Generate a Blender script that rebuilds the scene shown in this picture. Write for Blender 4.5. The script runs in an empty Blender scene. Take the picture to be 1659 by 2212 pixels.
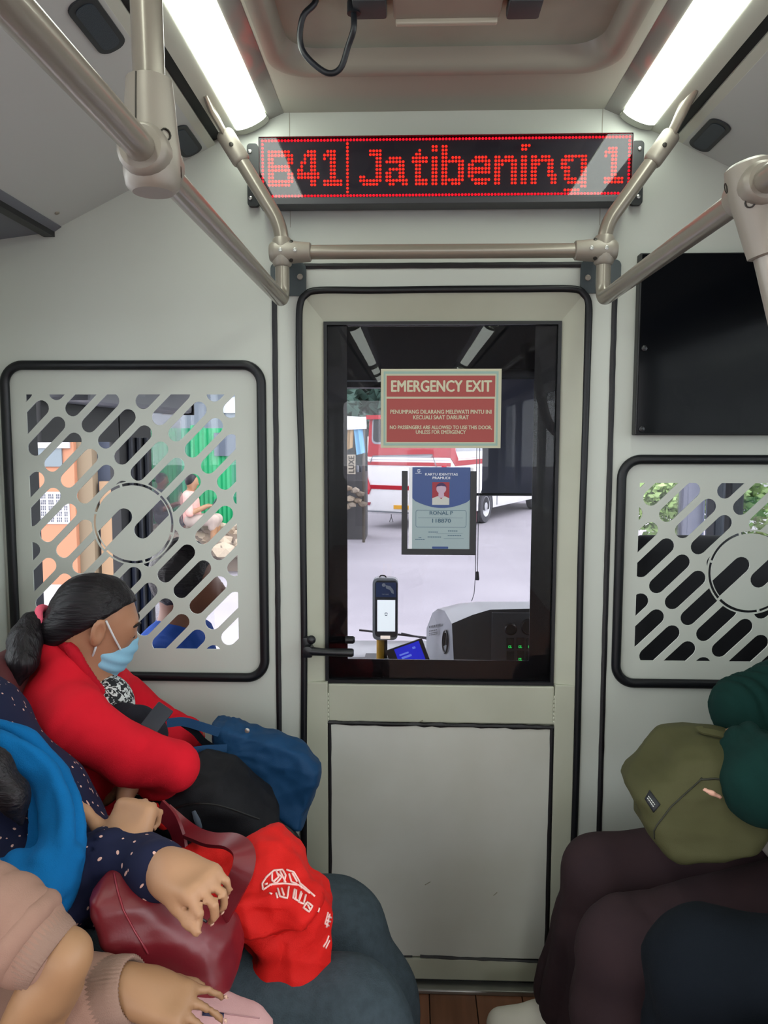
import bpy, bmesh, math, random
import numpy as np
from mathutils import Vector, Matrix, geometry as geo, noise as mnoise

random.seed(7)
scene = bpy.context.scene
COL = scene.collection
PI = math.pi

# ------------------------------------------------------------------ camera
PITCH, YAW, ROLL = math.radians(5.389), math.radians(-1.945), math.radians(-0.109)
FPX = 1660.0
CAM = Vector((0.0, -1.85, 1.395))
_cp, _sp, _cy, _sy, _cr, _sr = (math.cos(PITCH), math.sin(PITCH), math.cos(YAW), math.sin(YAW), math.cos(ROLL), math.sin(ROLL))
_fwd = Vector((_sy * _cp, _cy * _cp, -_sp))
_r0 = Vector((_cy, -_sy, 0.0))
_d0 = _fwd.cross(_r0)
_right = _r0 * _cr + _d0 * _sr
_down = _d0 * _cr - _r0 * _sr
cam_data = bpy.data.cameras.new('camera')
cam = bpy.data.objects.new('camera', cam_data)
COL.objects.link(cam)
cam.matrix_world = Matrix((
    (_right.x, -_down.x, -_fwd.x, CAM.x),
    (_right.y, -_down.y, -_fwd.y, CAM.y),
    (_right.z, -_down.z, -_fwd.z, CAM.z),
    (0, 0, 0, 1)))
cam_data.sensor_fit = 'VERTICAL'
cam_data.sensor_height = 24.0
cam_data.lens = 24.0 * FPX / 2212.0
cam_data.clip_start = 0.02
cam_data.clip_end = 300
scene.camera = cam

# ------------------------------------------------------------------ world (bright overcast sky)
world = bpy.data.worlds.new('overcast_sky')
scene.world = world
world.use_nodes = True
_wn = world.node_tree.nodes
_wn['Background'].inputs['Color'].default_value = (0.93, 0.94, 0.97, 1)
_wn['Background'].inputs['Strength'].default_value = 6.3

scene.view_settings.view_transform = 'Standard'
scene.view_settings.look = 'None'
scene.view_settings.gamma = 1.0
scene.view_settings.use_curve_mapping = False
scene.view_settings.exposure = 0.0
LAMP_STRENGTH = 10.8

scene.cycles.use_denoising = True
scene.cycles.max_bounces = 8
scene.cycles.diffuse_bounces = 4
scene.cycles.glossy_bounces = 4
scene.cycles.transparent_max_bounces = 12
scene.cycles.caustics_reflective = False
scene.cycles.caustics_refractive = False
scene.cycles.sample_clamp_indirect = 12.0


# ------------------------------------------------------------------ where a line of sight meets a plane
def _ray(px, py):
    return _right * (px - 829.5) + _down * (py - 1106.0) + _fwd * FPX


def P(px, py, Y):
    d = _ray(px, py)
    return CAM + d * ((Y - CAM.y) / d.y)


def Pz(px, py, z):
    d = _ray(px, py)
    return CAM + d * ((z - CAM.z) / d.z)


def Px(px, py, x):
    d = _ray(px, py)
    return CAM + d * ((x - CAM.x) / d.x)


# ------------------------------------------------------------------ materials
def lin(c):
    if isinstance(c, str):
        c = [int(c[i:i + 2], 16) / 255 for i in (0, 2, 4)]
    return tuple(x / 12.92 if x <= 0.04045 else ((x + 0.055) / 1.055) ** 2.4 for x in c)


MATS = {}


def mat(name, color, rough=0.6, metal=0.0, spec=0.5, bump=None, var=None, coat=0.0, emit=None, sheen=0.0, alpha=1.0):
    """bump=(scale, strength, distance); var=(scale, second colour, amount); emit=(colour, strength)"""
    if name in MATS:
        return MATS[name]
    m = bpy.data.materials.new(name)
    m.use_nodes = True
    nt = m.node_tree
    b = nt.nodes['Principled BSDF']
    col = lin(color) + (1,)
    b.inputs['Base Color'].default_value = col
    b.inputs['Roughness'].default_value = rough
    b.inputs['Metallic'].default_value = metal
    b.inputs['Specular IOR Level'].default_value = spec
    b.inputs['Coat Weight'].default_value = coat
    b.inputs['Sheen Weight'].default_value = sheen
    tc = nt.nodes.new('ShaderNodeTexCoord')
    if var:
        n = nt.nodes.new('ShaderNodeTexNoise')
        n.inputs['Scale'].default_value = var[0]
        n.inputs['Detail'].default_value = 4
        nt.links.new(tc.outputs['Object'], n.inputs['Vector'])
        mr = nt.nodes.new('ShaderNodeMapRange')
        mr.inputs['From Min'].default_value = 0.35
        mr.inputs['From Max'].default_value = 0.7
        mr.inputs['To Max'].default_value = var[2]
        nt.links.new(n.outputs['Fac'], mr.inputs['Value'])
        mx = nt.nodes.new('ShaderNodeMix')
        mx.data_type = 'RGBA'
        mx.inputs['A'].default_value = col
        mx.inputs['B'].default_value = lin(var[1]) + (1,)
        nt.links.new(mr.outputs['Result'], mx.inputs['Factor'])
        nt.links.new(mx.outputs['Result'], b.inputs['Base Color'])
    if bump:
        n = nt.nodes.new('ShaderNodeTexNoise')
        n.inputs['Scale'].default_value = bump[0]
        n.inputs['Detail'].default_value = 3
        nt.links.new(tc.outputs['Object'], n.inputs['Vector'])
        bp = nt.nodes.new('ShaderNodeBump')
        bp.inputs['Strength'].default_value = bump[1]
        bp.inputs['Distance'].default_value = bump[2] if len(bump) > 2 else 0.002
        nt.links.new(n.outputs['Fac'], bp.inputs['Height'])
        nt.links.new(bp.outputs['Normal'], b.inputs['Normal'])
    if emit:
        b.inputs['Emission Color'].default_value = lin(emit[0]) + (1,)
        b.inputs['Emission Strength'].default_value = emit[1]
    MATS[name] = m
    return m


def glass_mat(name, tint, rough=0.0, reflect=1.0, spec_ior=1.5):
    """thin flat pane: clear transmission plus Fresnel reflection"""
    m = bpy.data.materials.new(name)
    m.use_nodes = True
    nt = m.node_tree
    nt.nodes.remove(nt.nodes['Principled BSDF'])
    out = nt.nodes['Material Output']
    tr = nt.nodes.new('ShaderNodeBsdfTransparent')
    tr.inputs['Color'].default_value = lin(tint) + (1,)
    gl = nt.nodes.new('ShaderNodeBsdfGlossy')
    gl.inputs['Roughness'].default_value = rough
    fr = nt.nodes.new('ShaderNodeFresnel')
    fr.inputs['IOR'].default_value = spec_ior
    mul = nt.nodes.new('ShaderNodeMath')
    mul.operation = 'MULTIPLY'
    mul.use_clamp = True
    mul.inputs[1].default_value = reflect
    nt.links.new(fr.outputs['Fac'], mul.inputs[0])
    mix = nt.nodes.new('ShaderNodeMixShader')
    nt.links.new(mul.outputs['Value'], mix.inputs['Fac'])
    nt.links.new(tr.outputs['BSDF'], mix.inputs[1])
    nt.links.new(gl.outputs['BSDF'], mix.inputs[2])
    nt.links.new(mix.outputs['Shader'], out.inputs['Surface'])
    MATS[name] = m
    return m


def M(n):
    return MATS[n]


# ------------------------------------------------------------------ mesh builder
class MB:
    def __init__(self):
        self.v, self.f, self.mi = [], [], []

    def add(self, verts, faces, mi=0):
        o = len(self.v)
        self.v += [tuple(p) for p in verts]
        self.f += [tuple(i + o for i in f) for f in faces]
        self.mi += [mi] * len(faces)
        return self

    def box(self, lo, hi, mi=0, rot=None, piv=None):
        x0, y0, z0 = lo
        x1, y1, z1 = hi
        vs = [Vector(p) for p in ((x0, y0, z0), (x1, y0, z0), (x1, y1, z0), (x0, y1, z0),
                                  (x0, y0, z1), (x1, y0, z1), (x1, y1, z1), (x0, y1, z1))]
        if rot is not None:
            c = Vector(piv) if piv is not None else (Vector(lo) + Vector(hi)) / 2
            vs = [rot @ (p - c) + c for p in vs]
        return self.add(vs, [(0, 3, 2, 1), (4, 5, 6, 7), (0, 1, 5, 4), (1, 2, 6, 5), (2, 3, 7, 6), (3, 0, 4, 7)], mi)

    def tube(self, pts, r, seg=12, closed=False, mi=0, caps=True, flat=None):
        """round (or flattened: flat=(scale, axis vector)) tube through points; r number or list"""
        pts = [Vector(p) for p in pts]
        n = len(pts)
        rs = r if isinstance(r, (list, tuple)) else [r] * n
        vs, fs = [], []
        up = None
        for i, p in enumerate(pts):
            if closed:
                t = (pts[(i + 1) % n] - pts[i - 1])
            else:
                t = pts[min(i + 1, n - 1)] - pts[max(i - 1, 0)]
            t.normalize()
            if up is None:
                a = Vector((0, 0, 1)) if abs(t.z) < 0.9 else Vector((1, 0, 0))
                up = (a - t * a.dot(t)).normalized()
            else:
                up = (up - t * up.dot(t)).normalized()
            s = t.cross(up)
            for k in range(seg):
                a = 2 * PI * k / seg
                d = up * math.cos(a) + s * math.sin(a)
                d = d * rs[i]
                if flat:
                    ax = Vector(flat[1]).normalized()
                    d = d - ax * (d.dot(ax) * (1 - flat[0]))
                vs.append(p + d)
        for i in range(n if closed else n - 1):
            j = (i + 1) % n
            for k in range(seg):
                k2 = (k + 1) % seg
                fs.append((i * seg + k, i * seg + k2, j * seg + k2, j * seg + k))
        if not closed and caps:
            fs.append(tuple(reversed(range(seg))))
            fs.append(tuple((n - 1) * seg + k for k in range(seg)))
        return self.add(vs, fs, mi)

    def lathe(self, prof, base, axis=(0, 0, 1), seg=16, mi=0, caps=True):
        """prof: list of (r, h) along axis"""
        ax = Vector(axis).normalized()
        a = Vector((0, 0, 1)) if abs(ax.z) < 0.9 else Vector((1, 0, 0))
        u = (a - ax * a.dot(ax)).normalized()
        w = ax.cross(u)
        vs, fs = [], []
        b = Vector(base)
        for (r, h) in prof:
            for k in range(seg):
                t = 2 * PI * k / seg
                vs.append(b + ax * h + (u * math.cos(t) + w * math.sin(t)) * r)
        for i in range(len(prof) - 1):
            for k in range(seg):
                k2 = (k + 1) % seg
                fs.append((i * seg + k, i * seg + k2, (i + 1) * seg + k2, (i + 1) * seg + k))
        if caps:
            fs.append(tuple(reversed(range(seg))))
            fs.append(tuple((len(prof) - 1) * seg + k for k in range(seg)))
        return self.add(vs, fs, mi)

    def ball(self, c, r, sc=(1, 1, 1), seg=12, rings=8, mi=0):
        vs, fs = [], []
        c = Vector(c)
        for i in range(rings + 1):
            th = PI * i / rings
            for k in range(seg):
                a = 2 * PI * k / seg
                vs.append(c + Vector((math.sin(th) * math.cos(a) * sc[0], math.sin(th) * math.sin(a) * sc[1], math.cos(th) * sc[2])) * r)
        for i in range(rings):
            for k in range(seg):
                k2 = (k + 1) % seg
                fs.append((i * seg + k, (i + 1) * seg + k, (i + 1) * seg + k2, i * seg + k2))
        return self.add(vs, fs, mi)

    def prism(self, loops, d0, d1, to3=None, mi=0, holes=True):
        """flat outline (first loop) with holes (other loops), extruded from depth d0 to d1;
        to3(x, z, d) -> point, by default an x-z outline extruded along y"""
        to3 = to3 or (lambda x, z, d: (x, d, z))
        pts, faces = [], []
        for L in loops:
            o = len(pts)
            pts += [Vector((p[0], p[1])) for p in L]
            faces.append(list(range(o, o + len(L))))
        edges = []
        for fc in faces:
            edges += [(fc[i], fc[(i + 1) % len(fc)]) for i in range(len(fc))]
        res = geo.delaunay_2d_cdt(pts, edges, faces, 2, 1e-7)
        ov, of = res[0], res[2]
        n = len(ov)
        vs = [to3(p.x, p.y, d0) for p in ov] + [to3(p.x, p.y, d1) for p in ov]
        fs = [tuple(f) for f in of] + [tuple(i + n for i in reversed(f)) for f in of]
        cnt = {}
        for f in of:
            for i in range(len(f)):
                a, b = f[i], f[(i + 1) % len(f)]
                cnt[(a, b)] = cnt.get((a, b), 0) + 1
        for (a, b) in list(cnt):
            if (b, a) not in cnt:
                fs.append((b, a, a + n, b + n))
        return self.add(vs, fs, mi)

    def build(self, name, mats, parent=None, smooth=False, bevel=0.0, bseg=2, fix=True, **props):
        me = bpy.data.meshes.new(name)
        me.from_pydata([tuple(p) for p in self.v], [], self.f)
        mats = mats if isinstance(mats, (list, tuple)) else [mats]
        for m in mats:
            me.materials.append(m)
        for p, i in zip(me.polygons, self.mi):
            p.material_index = i
        if bevel > 0 or fix:
            bm = bmesh.new()
            bm.from_mesh(me)
            if bevel > 0:
                bmesh.ops.remove_doubles(bm, verts=bm.verts, dist=1e-6)
                es = [e for e in bm.edges if len(e.link_faces) == 2 and e.calc_face_angle(0) > 0.6]
                bmesh.ops.bevel(bm, geom=es, offset=bevel, segments=bseg, profile=0.6, affect='EDGES', clamp_overlap=True)
            if fix:
                bmesh.ops.recalc_face_normals(bm, faces=bm.faces)
            bm.to_mesh(me)
            bm.free()
        if len(me.vertices) != len({i for p in me.polygons for i in p.vertices}):
            bm = bmesh.new()
            bm.from_mesh(me)
            bmesh.ops.delete(bm, geom=[v for v in bm.verts if not v.link_faces], context='VERTS')
            bm.to_mesh(me)
            bm.free()
        me.update()
        if smooth:
            me.shade_smooth()
            if smooth != 'all':
                try:
                    me.set_sharp_from_angle(angle=math.radians(40))
                except Exception:
                    pass
        o = bpy.data.objects.new(name, me)
        COL.objects.link(o)
        if parent is not None:
            o.parent = parent
            if parent.type == 'EMPTY' or True:
                o.matrix_parent_inverse = world_of(parent).inverted()
        for k, v in props.items():
            o[k] = v
        return o


def world_of(o):
    m = o.matrix_basis.copy()
    p = o.parent
    if p is not None:
        m = world_of(p) @ o.matrix_parent_inverse @ m
    return m


def tag(o, label=None, cat=None, group=None, kind=None):
    if label:
        o['label'] = label
    if cat:
        o['category'] = cat
    if group:
        o['group'] = group
    if kind:
        o['kind'] = kind
    return o


def empty(name, loc, label=None, cat=None, group=None, kind=None):
    o = bpy.data.objects.new(name, None)
    o.location = loc
    o.empty_display_size = 0.05
    COL.objects.link(o)
    return tag(o, label, cat, group, kind)


def rrect(x0, z0, x1, z1, r, n=6):
    """rounded rectangle outline"""
    out = []
    for cx, cz, a0 in ((x1 - r, z1 - r, 0), (x0 + r, z1 - r, 90), (x0 + r, z0 + r, 180), (x1 - r, z0 + r, 270)):
        for i in range(n + 1):
            a = math.radians(a0 + 90 * i / n)
            out.append((cx + r * math.cos(a), cz + r * math.sin(a)))
    return out


def smooth_path(pts, n=8, closed=False):
    """Catmull-Rom through the points"""
    pts = [Vector(p) for p in pts]
    m = len(pts)
    out = []
    for i in range(m if closed else m - 1):
        p1, p2 = pts[i], pts[(i + 1) % m]
        p0 = pts[i - 1] if (closed or i > 0) else p1 * 2 - p2
        p3 = pts[(i + 2) % m] if (closed or i + 2 < m) else p2 * 2 - p1
        for k in range(n):
            t = k / n
            out.append(0.5 * ((2 * p1) + (p2 - p0) * t + (2 * p0 - 5 * p1 + 4 * p2 - p3) * t * t + (3 * p1 - p0 - 3 * p2 + p3) * t ** 3))
    if not closed:
        out.append(pts[-1])
    return out


def bend(pts, r, n=6):
    """polyline with its inner corners rounded to radius r"""
    pts = [Vector(p) for p in pts]
    out = [pts[0]]
    for i in range(1, len(pts) - 1):
        a, b, c = pts[i - 1], pts[i], pts[i + 1]
        u, w = (a - b), (c - b)
        d = min(r, u.length * 0.45, w.length * 0.45)
        p, q = b + u.normalized() * d, b + w.normalized() * d
        for k in range(n + 1):
            t = k / n
            out.append(p * (1 - t) ** 2 + b * 2 * t * (1 - t) + q * t * t)
    out.append(pts[-1])
    return out


def text_mesh(body, size, align='CENTER', bold=0.0, extrude=0.0004, spacing=1.0, width=None):
    """verts/faces of lettering lying in the x-y plane, baseline at 0"""
    cu = bpy.data.curves.new('lettering', 'FONT')
    cu.body = body
    cu.size = size
    cu.align_x = align
    cu.extrude = extrude
    cu.resolution_u = 3
    cu.space_character = spacing
    ob = bpy.data.objects.new('lettering', cu)
    COL.objects.link(ob)
    dg = bpy.context.evaluated_depsgraph_get()
    me = bpy.data.meshes.new_from_object(ob.evaluated_get(dg))
    vs = [Vector(v.co) for v in me.vertices]
    fs = [tuple(p.vertices) for p in me.polygons]
    bpy.data.objects.remove(ob)
    bpy.data.curves.remove(cu)
    bpy.data.meshes.remove(me)
    if width and vs:
        x0, x1 = min(v.x for v in vs), max(v.x for v in vs)
        k = width / max(x1 - x0, 1e-6)
        vs = [Vector((v.x * k, v.y, v.z)) for v in vs]
    return vs, fs


def put_text(mb, body, size, origin, u=(1, 0, 0), w=(0, 0, 1), mi=0, **kw):
    """lettering with its baseline starting/centred at origin, running along u, upright along w"""
    vs, fs = text_mesh(body, size, **kw)
    u, w, o = Vector(u).normalized(), Vector(w).normalized(), Vector(origin)
    n = u.cross(w)
    b = kw.get('bold', 0) * size
    for k, (dx, dy) in enumerate(((-b, 0), (b, 0), (0, b * .6), (0, -b * .6)) if b else ((0, 0),)):
        mb.add([o + u * (v.x + dx) + w * (v.y + dy) + n * (v.z + .00012 * k) for v in vs], fs, mi)


def copy_tree(o, parent=None):
    c = o.copy()
    COL.objects.link(c)
    if parent is not None:
        c.parent = parent
    for ch in [k for k in bpy.data.objects if k.parent == o]:
        copy_tree(ch, c)
    return c
# ------------------------------------------------------------------ organic bodies: blended solids turned into one smooth skin
def vnoise(p, scale=1.0, seed=0):
    """value noise in -1..1 at points p (n,3)"""
    q = np.asarray(p, float) * scale + seed * 17.31
    i = np.floor(q).astype(np.int64)
    f = q - i
    f = f * f * (3 - 2 * f)
    def h(a, b, c):
        n = (a * 374761393 + b * 668265263 + c * 2147483647 + seed * 974711) & 0xffffffff
        n = ((n ^ (n >> 13)) * 1274126177) & 0xffffffff
        n = (n ^ (n >> 16)) & 0xffff
        return n / 32767.5 - 1.0
    x, y, z = i[:, 0], i[:, 1], i[:, 2]
    r = 0
    for dx in (0, 1):
        for dy in (0, 1):
            for dz in (0, 1):
                w = (f[:, 0] if dx else 1 - f[:, 0]) * (f[:, 1] if dy else 1 - f[:, 1]) * (f[:, 2] if dz else 1 - f[:, 2])
                r = r + w * h(x + dx, y + dy, z + dz)
    return r


def worley(p, seed=0):
    """distance to the nearest of random cell points (sharp creases between cells), about 0..1"""
    q = np.asarray(p, float) + seed * 11.7
    i = np.floor(q).astype(np.int64)
    best = np.full(len(q), 9.0)
    def h(a, b, c, k):
        n = (a * 374761393 + b * 668265263 + c * 2147483647 + (seed * 7 + k) * 974711) & 0xffffffff
        n = ((n ^ (n >> 13)) * 1274126177) & 0xffffffff
        return ((n ^ (n >> 16)) & 0xffff) / 65535.0
    for dx in (-1, 0, 1):
        for dy in (-1, 0, 1):
            for dz in (-1, 0, 1):
                a, b, c = i[:, 0] + dx, i[:, 1] + dy, i[:, 2] + dz
                d = (a + h(a, b, c, 1) - q[:, 0]) ** 2 + (b + h(a, b, c, 2) - q[:, 1]) ** 2 + (c + h(a, b, c, 3) - q[:, 2]) ** 2
                best = np.minimum(best, d)
    return np.sqrt(best)


def creases(scale=(12, 12, 12), amp=.01, seed=1, R=None, warp=.25):
    """crisp cloth folds: ridges where cells meet, stretched by scale along the axes of R"""
    sc = np.array(scale, float)
    def fn(V, N):
        q = V if R is None else V @ np.array(R)
        q = q * sc
        w = np.stack([vnoise(q, 1.3, seed + 50 + k) for k in range(3)], axis=1)
        return amp * (worley(q + w * warp, seed) - .5)
    return fn


def rotm(ex=0, ey=0, ez=0):
    from mathutils import Euler
    return np.array(Euler((math.radians(ex), math.radians(ey), math.radians(ez))).to_matrix())


def frame_of(xa, za=None):
    """rotation whose first axis runs along xa and third near za"""
    x = Vector(xa).normalized()
    z = Vector(za if za is not None else (0, 0, 1))
    z = (z - x * z.dot(x)).normalized()
    y = z.cross(x)
    return np.array([x, y, z]).T


class Solid:
    def __init__(self):
        self.ops = []

    def _add(self, lo, hi, fn, k, mode):
        self.ops.append((np.array(lo, float), np.array(hi, float), fn, k, mode))
        return self

    def cone(self, a, b, ra, rb, k=.01, mode='+'):
        a, b = np.array(a, float), np.array(b, float)
        ab = b - a
        L2 = max(ab @ ab, 1e-12)
        R = max(ra, rb)
        def fn(p):
            t = np.clip(((p - a) @ ab) / L2, 0, 1)
            return np.linalg.norm(p - a - t[..., None] * ab, axis=-1) - (ra + (rb - ra) * t)
        return self._add(np.minimum(a, b) - R, np.maximum(a, b) + R, fn, k, mode)

    def limb(self, pts, radii, k=.01, mode='+'):
        for i in range(len(pts) - 1):
            self.cone(pts[i], pts[i + 1], radii[i], radii[i + 1], k, mode)
        return self

    def ell(self, c, r, R=None, k=.01, mode='+'):
        c, r = np.array(c, float), np.array(r, float)
        Rm_ = np.eye(3) if R is None else np.array(R)
        ext = np.sqrt(((Rm_ * r) ** 2).sum(axis=1))
        def fn(p):
            q = (p - c) @ Rm_
            k0 = np.linalg.norm(q / r, axis=-1)
            k1 = np.linalg.norm(q / (r * r), axis=-1) + 1e-9
            return k0 * (k0 - 1) / k1
        return self._add(c - ext, c + ext, fn, k, mode)

    def rbox(self, c, half, r, R=None, k=.01, mode='+', taper=None):
        c, hf = np.array(c, float), np.array(half, float)
        Rm_ = np.eye(3) if R is None else np.array(R)
        ext = (np.abs(Rm_) * hf).sum(axis=1) * (1.3 if taper else 1)
        def fn(p):
            q = (p - c) @ Rm_
            if taper:                                  # (axis, driver axis, amount): half width changes along driver
                q = q.copy()
                for ax, dr, am in taper:
                    q[..., ax] = q[..., ax] / np.clip(1 + am * q[..., dr] / hf[dr], .2, 3)
            d = np.abs(q) - (hf - r)
            return np.linalg.norm(np.maximum(d, 0), axis=-1) + np.minimum(d.max(axis=-1), 0) - r
        return self._add(c - ext, c + ext, fn, k, mode)

    def prism2(self, pts, Y, t, b, k=.01, mode='+', sx=0.0, sz=0.0, p=2.5, c=None):
        """upright pillow: outline given as 3D points near depth Y, half thickness t, edge roundness b;
        the sheet leans by sx, sz"""
        pts = np.array([[q[0], q[2]] for q in pts], float)
        c = pts.mean(axis=0) if c is None else np.array(c, float)
        lo2, hi2 = pts.min(axis=0), pts.max(axis=0)
        yy = [Y + sx * (a - c[0]) + sz * (d - c[1]) for a in (lo2[0], hi2[0]) for d in (lo2[1], hi2[1])]
        lo, hi = (lo2[0], min(yy) - t, lo2[1]), (hi2[0], max(yy) + t, hi2[1])
        def fn(q):
            x, z = q[..., 0], q[..., 2]
            d2 = np.full(x.shape, 1e9)
            ins = np.zeros(x.shape, bool)
            for i in range(len(pts)):
                a, e = pts[i - 1], pts[i]
                ex, ez = e - a
                wx, wz = x - a[0], z - a[1]
                h = np.clip((wx * ex + wz * ez) / (ex * ex + ez * ez), 0, 1)
                d2 = np.minimum(d2, (wx - ex * h) ** 2 + (wz - ez * h) ** 2)
                c1 = (a[1] > z) != (e[1] > z)
                if abs(ez) > 1e-12:
                    ins ^= c1 & (x < ex * (z - a[1]) / ez + a[0])
            d = np.sqrt(d2) * np.where(ins, -1, 1)
            yc = Y + sx * (x - c[0]) + sz * (z - c[1])
            qa = np.maximum(d + b, 0) / b
            qb = np.abs(q[..., 1] - yc) / t
            return ((qa ** p + qb ** p) ** (1 / p) - 1) * min(b, t)
        return self._add(lo, hi, fn, k, mode)

    def cut(self, p0, n):
        """remove everything on the side n points to"""
        p0, n = np.array(p0, float), np.array(n, float)
        n = n / np.linalg.norm(n)
        self.ops.append((None, None, lambda p: (p - p0) @ n, 0, 'cut'))
        return self

    def mesh(self, h, disp=None, smooth=1, warp=None):
        adds = [o for o in self.ops if o[4] == '+']
        lo = np.min([o[0] for o in adds], axis=0) - 4 * h - .01
        hi = np.max([o[1] for o in adds], axis=0) + 4 * h + .01
        n = np.ceil((hi - lo) / h).astype(int) + 1
        F = np.full(n, .5, np.float32)
        def window(o):
            if o[0] is None:
                return (0, 0, 0), tuple(n)
            m = o[3] + 3 * h
            a = np.clip(np.floor((o[0] - m - lo) / h).astype(int), 0, n)
            b = np.clip(np.ceil((o[1] + m - lo) / h).astype(int) + 1, 0, n)
            return tuple(a), tuple(b)
        for o in self.ops:
            a, b = window(o)
            if any(b[i] <= a[i] for i in range(3)):
                continue
            sl = tuple(slice(a[i], b[i]) for i in range(3))
            ax = [lo[i] + h * np.arange(a[i], b[i]) for i in range(3)]
            p = np.stack(np.meshgrid(*ax, indexing='ij'), axis=-1)
            if warp is not None:
                p = warp(p)
            d = o[2](p).astype(np.float32)
            A = F[sl]
            k = max(o[3], 1e-5)
            if o[4] == '+':
                hh = np.maximum(k - np.abs(A - d), 0) / k
                F[sl] = np.minimum(A, d) - hh * hh * k * .25
            elif o[4] == '-':
                hh = np.maximum(k - np.abs(A + d), 0) / k
                F[sl] = np.maximum(A, -d) + hh * hh * k * .25
            else:
                F[sl] = np.maximum(A, d)
        S = F < 0
        cnt = np.zeros(n - 1, np.int8)
        corners = [(i, j, l) for i in (0, 1) for j in (0, 1) for l in (0, 1)]
        for c in corners:
            cnt += S[c[0]:n[0] - 1 + c[0], c[1]:n[1] - 1 + c[1], c[2]:n[2] - 1 + c[2]]
        idx = np.argwhere((cnt > 0) & (cnt < 8))
        acc = np.zeros((len(idx), 3))
        num = np.zeros(len(idx))
        for c in corners:
            for d in range(3):
                if c[d] == 0:
                    c2 = list(c)
                    c2[d] = 1
                    fa = F[tuple((idx + c).T)]
                    fb = F[tuple((idx + c2).T)]
                    m = (fa < 0) != (fb < 0)
                    t = np.where(m, fa / np.where(m, fa - fb, 1), 0)
                    pos = idx + np.array(c, float)
                    pos[:, d] += t
                    acc[m] += pos[m]
                    num[m] += 1
        V = acc / num[:, None] * h + lo
        vi = np.full(n - 1, -1, np.int64)
        vi[tuple(idx.T)] = np.arange(len(idx))
        quads = []
        for d in range(3):
            u, w = (d + 1) % 3, (d + 2) % 3
            sa = [slice(None)] * 3
            sb = [slice(None)] * 3
            sa[d], sb[d] = slice(0, -1), slice(1, None)
            A, B = S[tuple(sa)], S[tuple(sb)]
            for flip in (0, 1):
                m = (A & ~B) if not flip else (~A & B)
                e = np.argwhere(m)
                e = e[(e[:, u] > 0) & (e[:, w] > 0) & (e[:, u] < n[u] - 1) & (e[:, w] < n[w] - 1)]
                if not len(e):
                    continue
                du, dw = np.zeros(3, int), np.zeros(3, int)
                du[u], dw[w] = 1, 1
                q = np.stack([vi[tuple((e - du - dw).T)], vi[tuple((e - dw).T)], vi[tuple(e.T)], vi[tuple((e - du).T)]], axis=1)
                if flip:
                    q = q[:, ::-1]
                quads.append(q)
        Q = np.concatenate(quads)
        Q = Q[(Q >= 0).all(axis=1)]
        for _ in range(smooth):
            V = V * .4 + relax(V, Q) * .6
        if disp is not None:
            N = vnormals(V, Q)
            V = V + N * disp(V, N)[:, None]
        return V, Q

    def build(self, name, mats, parent=None, h=.008, disp=None, smooth=1, matfn=None, warp=None, **props):
        V, Q = self.mesh(h, disp, smooth, warp)
        return skin_object(name, V, Q, mats, parent, matfn, **props)


def relax(V, Q):
    s = np.zeros_like(V)
    c = np.zeros(len(V))
    for i in range(4):
        a, b = Q[:, i], Q[:, (i + 1) % 4]
        np.add.at(s, a, V[b])
        np.add.at(s, b, V[a])
        np.add.at(c, a, 1)
        np.add.at(c, b, 1)
    return s / np.maximum(c, 1)[:, None]


def vnormals(V, Q):
    fn = np.cross(V[Q[:, 2]] - V[Q[:, 0]], V[Q[:, 3]] - V[Q[:, 1]])
    N = np.zeros_like(V)
    for i in range(4):
        np.add.at(N, Q[:, i], fn)
    return N / np.maximum(np.linalg.norm(N, axis=1), 1e-12)[:, None]


def skin_object(name, V, Q, mats, parent=None, matfn=None, **props):
    me = bpy.data.meshes.new(name)
    nq, k = Q.shape
    me.vertices.add(len(V))
    me.vertices.foreach_set('co', V.astype(np.float32).ravel())
    me.loops.add(nq * k)
    me.loops.foreach_set('vertex_index', Q.astype(np.int32).ravel())
    me.polygons.add(nq)
    me.polygons.foreach_set('loop_start', np.arange(0, nq * k, k, dtype=np.int32))
    me.polygons.foreach_set('loop_total', np.full(nq, k, np.int32))
    mats = mats if isinstance(mats, (list, tuple)) else [mats]
    for m in mats:
        me.materials.append(m)
    if matfn is not None:
        c = V[Q].mean(axis=1)
        me.polygons.foreach_set('material_index', np.asarray(matfn(c), np.int32))
    me.update(calc_edges=True)
    me.validate()
    me.shade_smooth()
    o = bpy.data.objects.new(name, me)
    COL.objects.link(o)
    if parent is not None:
        o.parent = parent
        o.matrix_parent_inverse = world_of(parent).inverted()
    for a, b in props.items():
        o[a] = b
    return o


def folds(scale=(20, 20, 20), amp=.004, seed=1, ridge=True):
    """wrinkle displacement: stretched ridged noise"""
    sc = np.array(scale, float)
    def fn(V, N):
        a = vnoise(V * sc, 1.0, seed)
        b = vnoise(V * sc * 2.1, 1.0, seed + 5)
        r = (1 - np.abs(a) * 2) * .65 + (1 - np.abs(b) * 2) * .35 if ridge else a * .7 + b * .3
        return amp * r
    return fn


def addf(*fs):
    return lambda V, N: sum(f(V, N) for f in fs)


def outline(pxs, Y0, sx=0.0, sz=0.0):
    """outline seen in the picture laid on a leaning sheet through depth Y0; gives points and sheet centre"""
    cx = sum(p[0] for p in pxs) / len(pxs)
    cy = sum(p[1] for p in pxs) / len(pxs)
    c = P(cx, cy, Y0)
    n = Vector((-sx, 1.0, -sz))
    out = []
    for px, py in pxs:
        d = _ray(px, py)
        t = (c - CAM).dot(n) / d.dot(n)
        out.append(CAM + d * t)
    return out, (c.x, c.z)


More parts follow.
